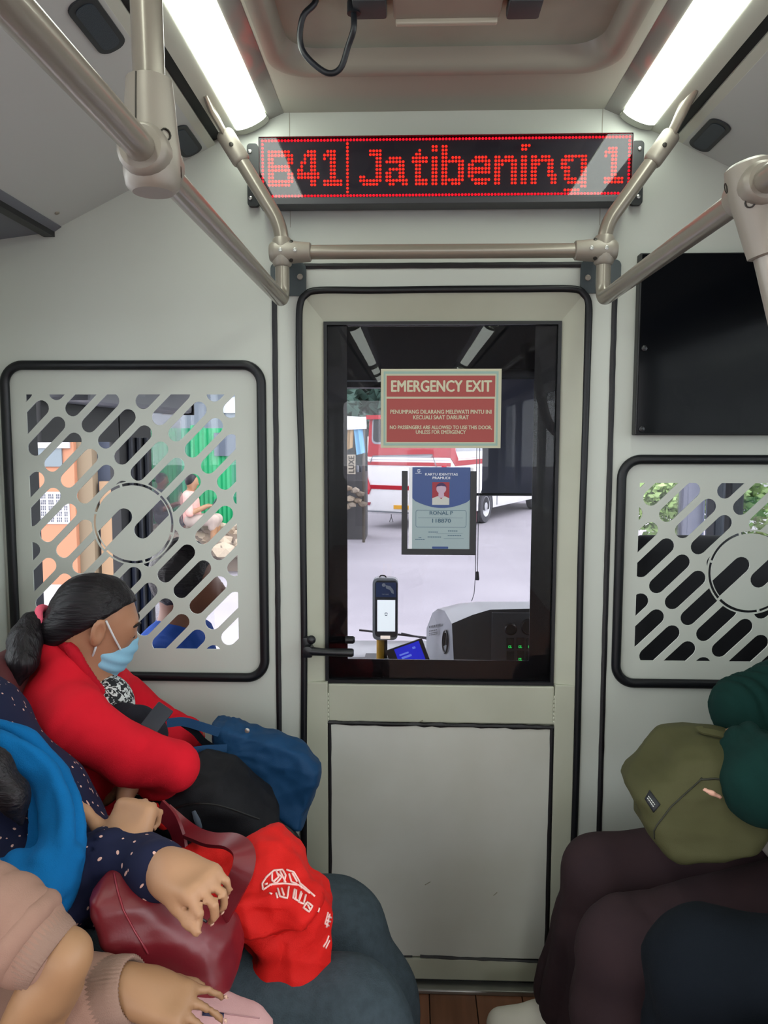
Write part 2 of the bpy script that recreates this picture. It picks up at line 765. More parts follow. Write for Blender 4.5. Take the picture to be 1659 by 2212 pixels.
def sheet(S, pxs, Y0, t, b, sx=0.0, sz=0.0, **kw):
    pts, c = outline(pxs, Y0, sx, sz)
    return S.prism2(pts, Y0, t, b, sx=sx, sz=sz, c=c, **kw)
# ------------------------------------------------------------------ shared materials
mat('wall_white', 'c2c6bf', 0.42, spec=0.45, bump=(900, 0.05, 0.001), var=(3.0, 'bbbfb6', 0.6))
mat('bulkhead_white', 'c4c7c4', 0.5, bump=(1200, 0.05, 0.001))
mat('door_white', 'b4b6a6', 0.42, spec=0.4, var=(5.0, 'aaab99', 0.8))
mat('door_panel', 'c6c7c0', 0.45, spec=0.45, var=(4.0, 'b9b9ae', 0.8))
mat('ceiling_grey', 'aeaa9e', 0.35, bump=(700, 0.06, 0.001))
mat('rubber', '0d0f14', 0.42, spec=0.4)
mat('sealant', '0c0a10', 0.5, bump=(400, 0.4, 0.002))
mat('frit', '07080c', 0.25, spec=0.3)
mat('black_plastic', '101217', 0.38)
mat('dark_plastic', '25282d', 0.5)
mat('slate_plastic', '4c5558', 0.5)
mat('vent_dark', '2a3440', 0.45, bump=(600, 0.3, 0.002))
mat('rail_paint', '8f887c', 0.3, metal=0.35, spec=0.6, coat=0.2)
mat('connector_paint', '938c81', 0.42, metal=0.25, spec=0.5)
mat('screw_dark', '35322e', 0.4, metal=0.7)
mat('screw_steel', 'b8b8b4', 0.3, metal=0.9)
mat('aluminium', 'a9a9a6', 0.3, metal=0.9)
mat('gloss_strip', '8d8a85', 0.12, spec=0.8)
mat('lamp_housing', 'c8cabd', 0.4)
mat('slot_dark', '10151a', 0.6)
mat('hatch_grey', 'a9b0a2', 0.4, var=(6, '949a8e', 0.7))
mat('hatch_tan', '9a9084', 0.5)
mat('cable', '12161e', 0.4)
mat('lamp_light', 'ffffff', 0.5, emit=('f6fff2', LAMP_STRENGTH))
mat('led_red', 'ff2010', 0.3, emit=('ff2012', 2.6))
mat('led_red_border', 'ff0a1a', 0.3, emit=('ff0820', 1.7))
mat('led_face', '1a1722', 0.6)
mat('seat_maroon', '4a1418', 0.75, bump=(900, 0.2, 0.002))
mat('seat_frame', '2c2c30', 0.5)
mat('asphalt', '8f8b92', 0.95, bump=(30, 0.3, 0.01), var=(0.6, '9d999f', 0.9))
glass_mat('pane', 'eaeaec', reflect=.32)
glass_mat('led_pane', 'f2f2f6', reflect=.45, rough=0.03)
glass_mat('side_pane', 'eef2f2', reflect=.6)
glass_mat('windshield', 'e8e8ea', reflect=0.7)


def plank_material():
    m = bpy.data.materials.new('floor_wood')
    m.use_nodes = True
    nt = m.node_tree
    b = nt.nodes['Principled BSDF']
    tc = nt.nodes.new('ShaderNodeTexCoord')
    mp = nt.nodes.new('ShaderNodeMapping')
    mp.inputs['Scale'].default_value = (40, 2.5, 1)
    n = nt.nodes.new('ShaderNodeTexNoise')
    n.inputs['Scale'].default_value = 1.0
    n.inputs['Detail'].default_value = 6
    oi = nt.nodes.new('ShaderNodeObjectInfo')
    ad = nt.nodes.new('ShaderNodeMath')
    ad.operation = 'MULTIPLY_ADD'
    ad.inputs[1].default_value = 0.35
    ad.inputs[2].default_value = -0.1
    ad2 = nt.nodes.new('ShaderNodeMath')
    ramp = nt.nodes.new('ShaderNodeValToRGB')
    ramp.color_ramp.elements[0].color = lin('5e3a28') + (1,)
    ramp.color_ramp.elements[1].color = lin('97644a') + (1,)
    nt.links.new(tc.outputs['Object'], mp.inputs['Vector'])
    nt.links.new(mp.outputs['Vector'], n.inputs['Vector'])
    nt.links.new(oi.outputs['Random'], ad.inputs[0])
    nt.links.new(ad.outputs[0], ad2.inputs[0])
    nt.links.new(n.outputs['Fac'], ad2.inputs[1])
    nt.links.new(ad2.outputs[0], ramp.inputs['Fac'])
    nt.links.new(ramp.outputs['Color'], b.inputs['Base Color'])
    b.inputs['Roughness'].default_value = 0.45
    MATS['floor_wood'] = m


plank_material()
# ------------------------------------------------------------------ the bus interior shell
XL, XR, XC = -1.0, 1.142, 0.071
YB = -8.2            # rear of the saloon
YF = 1.7             # windscreen
WT = 0.03            # partition thickness
HT = 2.148           # ceiling height


def mx(x):
    return 2 * XC - x


# floor: dark joints below, each board a piece
fl = MB().box((XL - .05, YB, -.04), (XR + .05, YF, -.006)).build('floor', mat('floor_joint', '20140f', .8), kind='structure')
bw = 0.1165
x0 = P(929, 2160, -.1).x - bw * 9
me0 = None
for i in range(20):
    xa = x0 + bw * i
    if xa + bw < XL or xa > XR:
        continue
    xa2, xb2 = max(xa + .0012, XL), min(xa + bw - .0012, XR)
    pl = MB().box((xa2, -4.2, -.008), (xb2, -.0, 0.0)).build('plank', M('floor_wood'), fl, bevel=.0008, bseg=1)
MB().box((XL - .05, YB, -.008), (XR + .05, -4.2, -.001)).build('rear_floor_sheet', M('floor_wood'), fl)
MB().box((XL - .05, 0.0, -.008), (XR + .05, YF, -.001)).build('cab_floor_sheet', mat('cab_floor', '3a3b3f', .8), fl)

# partition wall between saloon and cab, with door and grille openings
def box2(a, b):
    return [(a[0], a[1]), (b[0], a[1]), (b[0], b[1]), (a[0], b[1])]


dTL, dBR = P(655, 630, 0), P(1237, 2120, 0)
door_x0, door_x1, door_z1 = -0.262, 0.410, 1.742
gl = dict(x0=-.993, z0=P(300, 1470, 0).z, x1=P(579, 1100, 0).x, z1=P(300, 778, 0).z)
gr = dict(x0=P(1326, 1200, 0).x, z0=P(1600, 1488, 0).z, x1=P(1326, 1200, 0).x + .62, z1=P(1600, 982, 0).z)
wall = MB()
wall.prism([box2((XL - .06, 0), (XR + .06, 2.3)),
            box2((door_x0, -.01), (door_x1, door_z1)) if False else [(door_x0, .0005), (door_x1, .0005), (door_x1, door_z1), (door_x0, door_z1)],
            rrect(gl['x0'] + .012, gl['z0'] + .012, gl['x1'] - .012, gl['z1'] - .012, .045),
            rrect(gr['x0'] + .012, gr['z0'] + .012, gr['x1'] - .012, gr['z1'] - .012, .045)], 0.0, WT)
wall.build('wall_front', M('wall_white'), kind='structure')

# upper wall seams, and the black sealed joints either side of the door frame
def strip(pts, w, y0, y1, jit=0.0, seed=1, step=.03):
    """a bead of sealant following points (x, z) on the partition"""
    rnd = random.Random(seed)
    P2 = []
    for i in range(len(pts) - 1):
        a, b = Vector(pts[i]), Vector(pts[i + 1])
        n = max(1, int((b - a).length / step))
        P2 += [a + (b - a) * (k / n) for k in range(n)]
    P2.append(Vector(pts[-1]))
    mb = MB()
    vs = []
    for i, p in enumerate(P2):
        t = (P2[min(i + 1, len(P2) - 1)] - P2[max(i - 1, 0)]).normalized()
        nrm = Vector((-t.y, t.x))
        wa = w / 2 * (1 + jit * (rnd.random() - .5))
        wb = w / 2 * (1 + jit * (rnd.random() - .5))
        a, b = p + nrm * wa, p - nrm * wb
        ym = y0 - (y1 - y0) * .5
        vs += [(a.x, y1, a.y), (a.x, y0, a.y), (p.x, ym, p.y), (b.x, y0, b.y), (b.x, y1, b.y)]
    fs = []
    for i in range(len(P2) - 1):
        for k in range(4):
            o = i * 5 + k
            fs.append((o, o + 1, o + 6, o + 5))
    mb.add(vs, fs)
    return mb


xa, xb = P(597, 1000, 0).x, P(1317, 1000, 0).x
zt = P(900, 574, 0).z
strip([(xa, 0.01), (xa, zt - .02), (xa + .02, zt), (xb - .02, zt), (xb, zt - .02), (xb, 0.01)], .0125, -.003, .001, .15, 3).build('trim_1', M('sealant'), kind='structure')
for i, px in enumerate((626, 1299)):
    s = P(px, 350, 0).x
    MB().box((s - .0008, -.0006, 1.89), (s + .0008, .001, 2.15)).build('trim_%d' % (2 + i), mat('seam_grey', '9a978a', .6), kind='structure')

# ------------------------------------------------------------------ emergency door
door = empty('door_1', (door_x0, 0, 0), kind='structure')
# leaf: flat stiles, sloped recess round the glass
wx0, wx1 = P(706, 1000, .012).x - .001, P(1200, 1000, .012).x + .002
wz1, wz0 = P(950, 699, .012).z, P(950, 1473, .012).z
lf = MB()
lf.prism([[(door_x0 + .003, .018), (door_x1 - .003, .018), (door_x1 - .003, door_z1 - .003), (door_x0 + .003, door_z1 - .003)],
          [(wx0, wz0), (wx1, wz0), (wx1, wz1), (wx0, wz1)]], .016, .034)
lf.build('door_leaf', M('door_white'), door)
# raised sloping surround on top and sides (the mitred corners show)
sl = MB()
ox0, ox1, oz1 = door_x0 + .004, door_x1 - .004, door_z1 - .004
yo, yi = -.004, .0155
A = [(ox0, yo, wz0), (ox0, yo, oz1), (ox1, yo, oz1), (ox1, yo, wz0)]
B = [(wx0, yi, wz0), (wx0, yi, wz1), (wx1, yi, wz1), (wx1, yi, wz0)]
C = [(p[0], .017, p[2]) for p in A]
D = [(p[0], .017, p[2]) for p in B]
for i in range(3):
    sl.add([A[i], A[i + 1], B[i + 1], B[i], C[i], C[i + 1], D[i + 1], D[i]],
           [(0, 1, 2, 3), (4, 7, 6, 5), (0, 4, 5, 1), (3, 2, 6, 7), (0, 3, 7, 4), (1, 5, 6, 2)])
sl.build('window_surround', M('door_white'), door)
# lower stiles carry on flat below the window
px0, px1 = P(714, 1800, .012).x, P(1186, 1800, .012).x
pz1, pz0 = P(950, 1563, .012).z, P(1000, 2062, .012).z
MB().box((ox0, yo, .02), (px0 - .004, .0155, wz0)).build('stile', M('door_white'), door, bevel=.002)
MB().box((px1 + .004, yo, .02), (ox1, .0155, wz0)).build('stile', M('door_white'), door, bevel=.002)
MB().box((px0 - .003, .002, pz1 + .006), (px1 + .003, .0157, wz0 - .006)).build('cross_rail', M('door_white'), door, bevel=.003)
MB().box((px0 - .003, -.002, .02), (px1 + .003, .0155, pz0 - .004)).build('bottom_rail', M('door_white'), door, bevel=.003)
MB().box((px0 + .002, .001, pz0), (px1 - .002, .0158, pz1)).build('lower_panel', M('door_panel'), door, bevel=.002)
# weld beads beside the cross rail
for xx in (px0 - .003, px1 + .003):
    wb = MB()
    for k in range(7):
        wb.ball((xx, -.0005, pz1 + .012 + k * .0105), .003, (1, .6, 1.7), 8, 6)
    wb.build('weld_bead', M('door_white'), door, smooth=True, kind='stuff')
# sealant outline of the lower panel
strip([(px0, .09), (px0, pz1)], .0085, -.0012, .004, .3, 11).build('panel_seal', M('sealant'), door)
strip([(px0 - .005, pz1 + .003), (px1 + .004, pz1 - .002)], .0095, -.0012, .004, .8, 12, .02).build('panel_seal', M('sealant'), door)
strip([(px1, pz1), (px1 - .002, pz0 - .006)], .0105, -.0014, .004, .35, 13).build('panel_seal', M('sealant'), door)
xm = px0 + (px1 - px0) * .38
strip([(px0 + .02, pz0 + .002), (xm, pz0)], .004, -.0008, .004, .9, 14, .02).build('panel_seal', M('sealant'), door)
strip([(xm + .02, pz0), (px1 + .003, pz0 - .006)], .007, -.0012, .004, .9, 15, .02).build('panel_seal', M('sealant'), door)
# scuffs on the panel
for k, (a, b) in enumerate((((918, 1912), (930, 1905)), ((1066, 1935), (1074, 1928)), ((905, 1560), (914, 1556)))):
    p, q = P(*a, .0), P(*b, .0)
    strip([(p.x, p.z), (q.x, q.z)], .0018, .0004, .002, .5, 30 + k, .01).build('scuff', mat('scuff_grey', '8a8878', .7), door)
# window glass: clear pane, black printed border behind it
vx0, vx1 = P(750, 1100, .02).x, P(1149, 1100, .02).x
vz1, vz0 = wz1 - .004, P(950, 1426, .02).z
fr = MB()
fr.prism([[(wx0 - .002, wz0 - .002), (wx1 + .002, wz0 - .002), (wx1 + .002, wz1 + .002), (wx0 - .002, wz1 + .002)],
          [(vx0, vz0), (vx1, vz0), (vx1, vz1), (vx0, vz1)]], .022, .0245)
fr.build('window_border', M('frit'), door)
MB().box((wx0 - .001, .0195, wz0 - .001), (wx1 + .001, .0215, wz1 + .001)).build('window_pane', M('pane'), door)
fr = MB()
fr.prism([[(wx0 - .005, wz0 - .005), (wx1 + .005, wz0 - .005), (wx1 + .005, wz1 + .005), (wx0 - .005, wz1 + .005)],
          [(wx0 + .003, wz0 + .003), (wx1 - .003, wz0 + .003), (wx1 - .003, wz1 - .003), (wx0 + .003, wz1 - .003)]], .008, .019)
fr.build('window_bead', M('rubber'), door)
# rubber gasket round the door, hanging a little loose
gk = [P(x, y, -.006) for x, y in ((656, 1872), (656, 1760), (656, 1600), (657, 1400), (655, 1200), (652, 1000), (647, 850), (646, 720), (648, 660))]
gkr = [P(x, y, -.006) for x, y in ((1272, 660), (1271, 720), (1267, 850), (1262, 1000), (1255, 1200), (1251, 1400), (1247, 1600), (1242, 1760), (1236, 1900), (1232, 2110))]
top = [P(660, 637, -.006), P(690, 627, -.006), P(800, 627, -.006), P(950, 625, -.006), P(1120, 624, -.006), P(1235, 624, -.006), P(1262, 636, -.006)]
bot = [P(655, 2110, -.006)]
MB().tube(smooth_path(bot + gk + top + gkr, 5), .0082, 10, flat=(.75, (0, 1, 0))).build('gasket', M('rubber'), door, smooth=True)
# lever latch
lt = MB()
la = P(668, 1398, -.012)
lt.box((la.x - .016, -.02, la.z - .026), (la.x + .008, .0, la.z + .026))
lt.build('latch_plate', M('black_plastic'), door, bevel=.006, smooth=True)
lt = MB()
c = P(672, 1408, -.04)
lt.lathe([(.006, 0), (.013, .002), (.0135, .03), (.009, .034)], (c.x - .008, -.045, c.z), (0, 1, 0), 16)
e = P(764, 1410, -.04)
lt.tube([(c.x - .008, -.034, c.z), (c.x + .03, -.038, c.z - .001), (e.x - .004, -.04, e.z), (e.x, -.04, e.z)], [.011, .0095, .0105, .008], 14)
lt.build('latch_lever', M('black_plastic'), door, smooth=True)
lt = MB()
c = P(757, 1384, -.02)
lt.lathe([(.006, 0), (.0095, .002), (.0095, .02), (.006, .024)], (c.x - .014, -.012, c.z), (1, 0, 0), 14)
lt.build('latch_catch', M('black_plastic'), door, smooth=True)
lt = MB()
c = P(672, 1383, -.03)
lt.ball((c.x, -.026, c.z), .011)
lt.build('latch_knuckle', M('black_plastic'), door, smooth=True)
# sill
MB().box((door_x0 - .05, -.03, 0.0), (door_x1 + .06, .034, .013)).build('trim_4', M('aluminium'), bevel=.004, kind='structure')
MB().box((door_x0 - .05, .004, .0131), (door_x1 + .06, .03, .019)).build('trim_5', M('rubber'), kind='structure')

# ------------------------------------------------------------------ ceiling
ce = empty('ceiling', (XC, 0, HT), kind='structure')
hx0, hx1, hy1, hy0 = Pz(606, 150, HT).x, Pz(1308, 150, HT).x, -.20, -1.0
cp_ = MB()
cp_.prism([[(-.3, YB), (.441, YB), (.441, 0), (-.3, 0)], rrect(hx0, hy0, hx1, hy1, .07)], HT, HT + .02, lambda x, y, d: (x, y, d))
cp_.build('centre_panel', M('ceiling_grey'), ce)
for s in (0, 1):
    f = (lambda x: x) if not s else mx
    def quadstrip(name, pts, m, y0=YB, y1=0.0, th=.012, par=ce):
        mb = MB()
        for (xa_, za_), (xb_, zb_) in zip(pts[:-1], pts[1:]):
            d = Vector((zb_ - za_, -(xb_ - xa_))).normalized() * -th
            if d.y < 0:
                d = -d
            q = [(f(xa_), za_), (f(xb_), zb_), (f(xb_ + d.x), zb_ + d.y), (f(xa_ + d.x), za_ + d.y)]
            mb.add([(x, y0, z) for x, z in q] + [(x, y1, z) for x, z in q],
                   [(0, 1, 2, 3), (7, 6, 5, 4), (0, 4, 5, 1), (1, 5, 6, 2), (2, 6, 7, 3), (3, 7, 4, 0)])
        return mb.build(name, m, par)
    quadstrip('glossy_strip', [(-.297, 2.1475), (-.331, 2.133)], M('gloss_strip'))
    quadstrip('lamp_tray', [(-.326, 2.144), (-.405, 2.108)], M('lamp_housing'))
    quadstrip('lamp_lip', [(-.402, 2.1), (-.437, 2.086)], M('lamp_housing'), th=.02)
    quadstrip('slot', [(-.43, 2.1), (-.468, 2.085)], M('slot_dark'))
    quadstrip('bulkhead_lip', [(-.458, 2.079), (-.478, 2.0695)], M('lamp_housing'), th=.02)
    bk = quadstrip('bulkhead', [(-.476, 2.070), (-.832, 1.896)], M('bulkhead_white'))
    # underside and dark channel over the side windows
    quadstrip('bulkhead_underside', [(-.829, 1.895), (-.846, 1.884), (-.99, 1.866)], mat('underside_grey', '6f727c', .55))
    mb = MB()
    mb.box((min(f(-.846), f(-.872)), YB, 1.872), (max(f(-.846), f(-.872)), -.0, 1.884))
    mb.build('dark_channel', M('rubber'), ce)
    # air outlets in the bulkhead
    n = Vector((-.174, 0, -.356)).normalized()   # outward (down, inward) normal of the left bulkhead: computed below
    u = Vector((-.356, 0, -.174)).normalized()
    n = Vector((u.z, 0, -u.x))
    if n.z > 0:
        n = -n
    for yc in (-.085, -.565, -1.045):
        cc = Vector((-.502, yc, 2.057)) if False else Vector((-.476 - .356 * .083, yc, 2.070 - .174 * .083))
        for nm, L, W, d0, d1, mm in (('air_outlet_rim', .148, .05, -.002, .0035, 'dark_plastic'), ('air_outlet_screen', .124, .032, .0036, .0046, 'vent_dark')):
            mb = MB()
            def to3(a, b, d, cc=cc):
                p = cc + Vector((0, 1, 0)) * a + u * b + n * d
                return (f(p.x), p.y, p.z)
            mb.prism([rrect(-L / 2, -W / 2, L / 2, W / 2, W * .42)], d0, d1, to3)
            mb.build(nm, M(mm), bk, bevel=.001 if d0 < 0 else 0, smooth=False)
    # a screw cap on the bulkhead
    cc = Vector((-.476 - .356 * .93, -.07, 2.070 - .174 * .93))
    MB().lathe([(.0055, 0), (.005, .003), (.002, .004)], (f(cc.x), cc.y, cc.z), (n.x * (1 if not s else -1), 0, n.z), 10).build('screw_cap', M('connector_paint'), bk, smooth=True)

# roof hatch in the centre panel
hatch = empty('roof_hatch', (XC, -.6, HT), 'recessed grey roof hatch with a tan bracket and a rounded frosted tray in the ceiling', 'hatch')
hb = MB()
outer, inner = rrect(hx0, hy0, hx1, hy1, .07, 8), rrect(hx0 + .022, hy0 + .022, hx1 - .022, hy1 - .026, .06, 8)
nn = len(outer)
vs = [(x, y, HT - .004) for x, y in outer] + [(x, y, HT + .006) for x, y in rrect(hx0 + .012, hy0 + .012, hx1 - .012, hy1 - .012, .066, 8)] + [(x, y, HT + .034) for x, y in inner] 
vs += [(x, y, HT - .004) for x, y in rrect(hx0 - .02, hy0 - .02, hx1 + .02, hy1 + .02, .08, 8)]
fs = []
for k in range(nn):
    k2 = (k + 1) % nn
    fs += [(k, k2, nn + k2, nn + k), (nn + k, nn + k2, 2 * nn + k2, 2 * nn + k), (3 * nn + k, 3 * nn + k2, k2, k)]
hb.add(vs, fs)
hb.build('hatch_rim', mat('hatch_rim_grey', '99958a', .3), hatch, smooth=True)
mb = MB()
mb.prism([rrect(hx0 + .016, hy0 + .016, hx1 - .016, hy1 - .02, .062, 8)], HT + .032, HT + .045, lambda x, y, d: (x, y, d))
mb.build('hatch_tray', M('hatch_grey'), hatch)
ba, bb = Pz(850, 48, 2.158), Pz(1078, 48, 2.158)
MB().box((ba.x, ba.y - .2, 2.160), (bb.x, ba.y - .004, 2.176)).build('hatch_bracket', M('hatch_tan'), hatch, bevel=.004)
mb = MB().box((ba.x + .004, ba.y - .006, 2.152), (bb.x - .004, ba.y + .006, 2.168))
mb.build('bracket_lip', mat('bracket_pale', 'b9b3a4', .4), hatch, bevel=.003)
MB().box((hx0 + .05, ba.y - .5, 2.166), (hx1 - .05, ba.y - .062, 2.178)).build('hatch_frame_plate', M('hatch_tan'), hatch, bevel=.004)
for px_ in (800, 1130):
    c = Pz(px_, 30, 2.16)
    MB().box((c.x - .03, c.y - .05, 2.155), (c.x + .03, c.y + .012, 2.18)).build('hinge_block', mat('hinge_dark', '3a3d42', .5), hatch, bevel=.006, smooth=True)
cpts = [P(682, 2, -.40), P(655, 35, -.40), P(648, 85, -.385), P(662, 122, -.38), P(705, 157, -.375), P(735, 148, -.375), P(752, 100, -.385), P(764, 62, -.40)]
cpts = [cpts[0] + Vector((0.0, -.02, .03))] + cpts + [cpts[-1] + Vector((.0, -.0, .03))]
mb = MB().tube(smooth_path(cpts, 6), .0056, 10)
mb.lathe([(.012, 0), (.012, .02), (.008, .03)], cpts[-1] + Vector((0, 0, -.005)), (0, 0, 1), 12)
tag(mb.build('hatch_cable', M('cable'), smooth=True), 'black cable hanging in a loop from the roof hatch', 'cable')

# ------------------------------------------------------------------ ceiling lamps
def lamp_mesh(f, y0, y1):
    a, b = Vector((-.332, 0, 2.129)), Vector((-.401, 0, 2.0985))
    u = (b - a)
    nrm = Vector((u.z, 0, -u.x)).normalized()
    if nrm.z > 0:
        nrm = -nrm
    prof = [a + u * t + nrm * (.007 * math.sin(PI * t) ** .6 if 0 < t < 1 else 0) for t in [i / 8 for i in range(9)]] + [b - nrm * .006, a - nrm * .006]
    n_ = len(prof)
    vs = [(f(p.x), y0, p.z) for p in prof] + [(f(p.x), y1, p.z) for p in prof]
    fs = [(k, (k + 1) % n_, n_ + (k + 1) % n_, n_ + k) for k in range(n_)] + [tuple(range(n_)), tuple(n_ + k for k in reversed(range(n_)))]
    return MB().add(vs, fs)


for s, side in ((0, 'left'), (1, 'right')):
    f = (lambda x: x) if not s else mx
    where = 'above the three women on the bench' if not s else 'above the passenger with the olive backpack'
    for (y0, y1, lab) in ((-.032, -3.0, 'long white strip lamp glowing on the ceiling ' + where),
                          (-3.22, -5.6, 'second glowing strip lamp from the partition in the %s-hand row' % side),
                          (-6.0, -6.6, 'third and short glowing strip lamp from the partition in the %s-hand row' % side),
                          (-6.9, -7.7, 'rearmost glowing strip lamp in the %s-hand row' % side)):
        lp = empty('strip_lamp', (f(-.37), y1, 2.12), lab, 'lamp', 'strip lamps along the ceiling')
        lamp_mesh(f, y0, y1).build('diffuser', M('lamp_light'), lp, smooth=True)
        e0 = lamp_mesh(f, y0 + .028, y0 + .0005)
        e0.build('end_cap', M('lamp_housing'), lp, smooth=True)

# ------------------------------------------------------------------ side walls, windows and rear of the saloon
for s, side in ((0, 'left'), (1, 'right')):
    f = (lambda x: x) if not s else mx
    def bx(mb, x0_, x1_, y0, y1, z0, z1):
        mb.box((min(f(x0_), f(x1_)), y0, z0), (max(f(x0_), f(x1_)), y1, z1))
    w = MB()
    dw0, dw1 = -3.5, -2.15                    # unseen doorway gap behind the camera, added on both sides to let daylight in
    bx(w, XL - .06, XL, dw1, .0, 0, .80)
    bx(w, XL - .06, XL, YB, dw0, 0, .80)
    bx(w, XL - .06, XL, YB, .0, 1.80, 2.3)
    ys = [0, -.36, -2.05, -2.15, -3.5, -3.6, -5.0, -5.1, -6.5, -6.6, -7.9, YB]
    for i in range(0, 12, 2):
        bx(w, XL - .06, XL, ys[i + 1], ys[i], .80, 1.80)
    w.build('wall_' + side, M('wall_white'), kind='structure')
    for i in range(1, 11, 2):
        if i == 3:
            continue
        g = MB()
        bx(g, XL - .035, XL - .03, ys[i + 1], ys[i], .80, 1.80)
        g.build('window_%d' % (i // 2 + 1 + 5 * s), M('side_pane'), kind='structure')
bwall = MB()
bwall.prism([box2((XL - .06, 0), (XR + .06, 2.3)), rrect(XL + .12, .85, XR - .12, 1.9, .08)], YB - .05, YB)  # unseen rear window opening, added to bring more daylight into the saloon
bwall.build('wall_back', M('wall_white'), kind='structure')
MB().box((XL - .1, YB - .05, 2.3), (XR + .1, YF + .02, 2.33)).build('roof_shell', M('wall_white'), kind='structure')
# ------------------------------------------------------------------ ventilation grilles
def clip_rect(poly, x0, z0, x1, z1):
    def cl(pl, ins, inter):
        out = []
        for i in range(len(pl)):
            a, b = pl[i - 1], pl[i]
            if ins(b):
                if not ins(a):
                    out.append(inter(a, b))
                out.append(b)
            elif ins(a):
                out.append(inter(a, b))
        return out
    for ax, v, sg in ((0, x0, 1), (0, x1, -1), (1, z0, 1), (1, z1, -1)):
        if not poly:
            return poly
        ins = lambda p: (p[ax] - v) * sg >= 0
        def inter(a, b):
            t = (v - a[ax]) / (b[ax] - a[ax])
            return (a[0] + (b[0] - a[0]) * t, a[1] + (b[1] - a[1]) * t)
        poly = cl(poly, ins, inter)
    return poly


def clip_convex(poly, conv):
    """poly clipped to the counter-clockwise convex outline conv"""
    for i in range(len(conv)):
        p, q = conv[i - 1], conv[i]
        ins = lambda r: (q[0] - p[0]) * (r[1] - p[1]) - (q[1] - p[1]) * (r[0] - p[0]) >= 0
        out = []
        for k in range(len(poly)):
            a, b = poly[k - 1], poly[k]
            if ins(a) != ins(b):
                da = (q[0] - p[0]) * (a[1] - p[1]) - (q[1] - p[1]) * (a[0] - p[0])
                db = (q[0] - p[0]) * (b[1] - p[1]) - (q[1] - p[1]) * (b[0] - p[0])
                t = da / (da - db)
                out.append((a[0] + (b[0] - a[0]) * t, a[1] + (b[1] - a[1]) * t))
            if ins(b):
                out.append(b)
        poly = out
        if not poly:
            break
    return poly


def minus_disc(poly, c, R):
    """outline minus a disc that bites one piece out of it"""
    d = []
    for i in range(len(poly)):
        a, b = Vector(poly[i - 1]), Vector(poly[i])
        n = max(1, int((b - a).length / .0015))
        d += [a + (b - a) * (k / n) for k in range(n)]
    C_ = Vector(c)
    ins = [(p - C_).length < R for p in d]
    if not any(ins):
        return poly
    if all(ins):
        return []
    n = len(d)
    s = next(i for i in range(n) if not ins[i] and ins[i - 1])
    out, k = [], s
    keep = []
    runs = []
    i = 0
    cur = []
    while i < n:
        p = d[(s + i) % n]
        if not ins[(s + i) % n]:
            cur.append(p)
        elif cur:
            runs.append(cur)
            cur = []
        i += 1
    if cur:
        runs.append(cur)
    run = max(runs, key=len)
    a0 = math.atan2(*(run[-1] - C_).yx)
    a1 = math.atan2(*(run[0] - C_).yx)
    da = (a1 - a0 + PI) % (2 * PI) - PI
    m = max(2, int(abs(da) * R / .003))
    arc = [C_ + Vector((math.cos(a0 + da * k / m), math.sin(a0 + da * k / m))) * R for k in range(m + 1)]
    return [tuple(p) for p in run] + [tuple(p) for p in arc]


def capsule(p, q, r, n=9):
    p, q = Vector(p), Vector(q)
    a0 = math.atan2(*(q - p).yx)
    out = []
    for c, s in ((q, -PI / 2), (p, PI / 2)):
        for k in range(n + 1):
            a = a0 + s + PI * k / n
            out.append((c.x + r * math.cos(a), c.y + r * math.sin(a)))
    return out


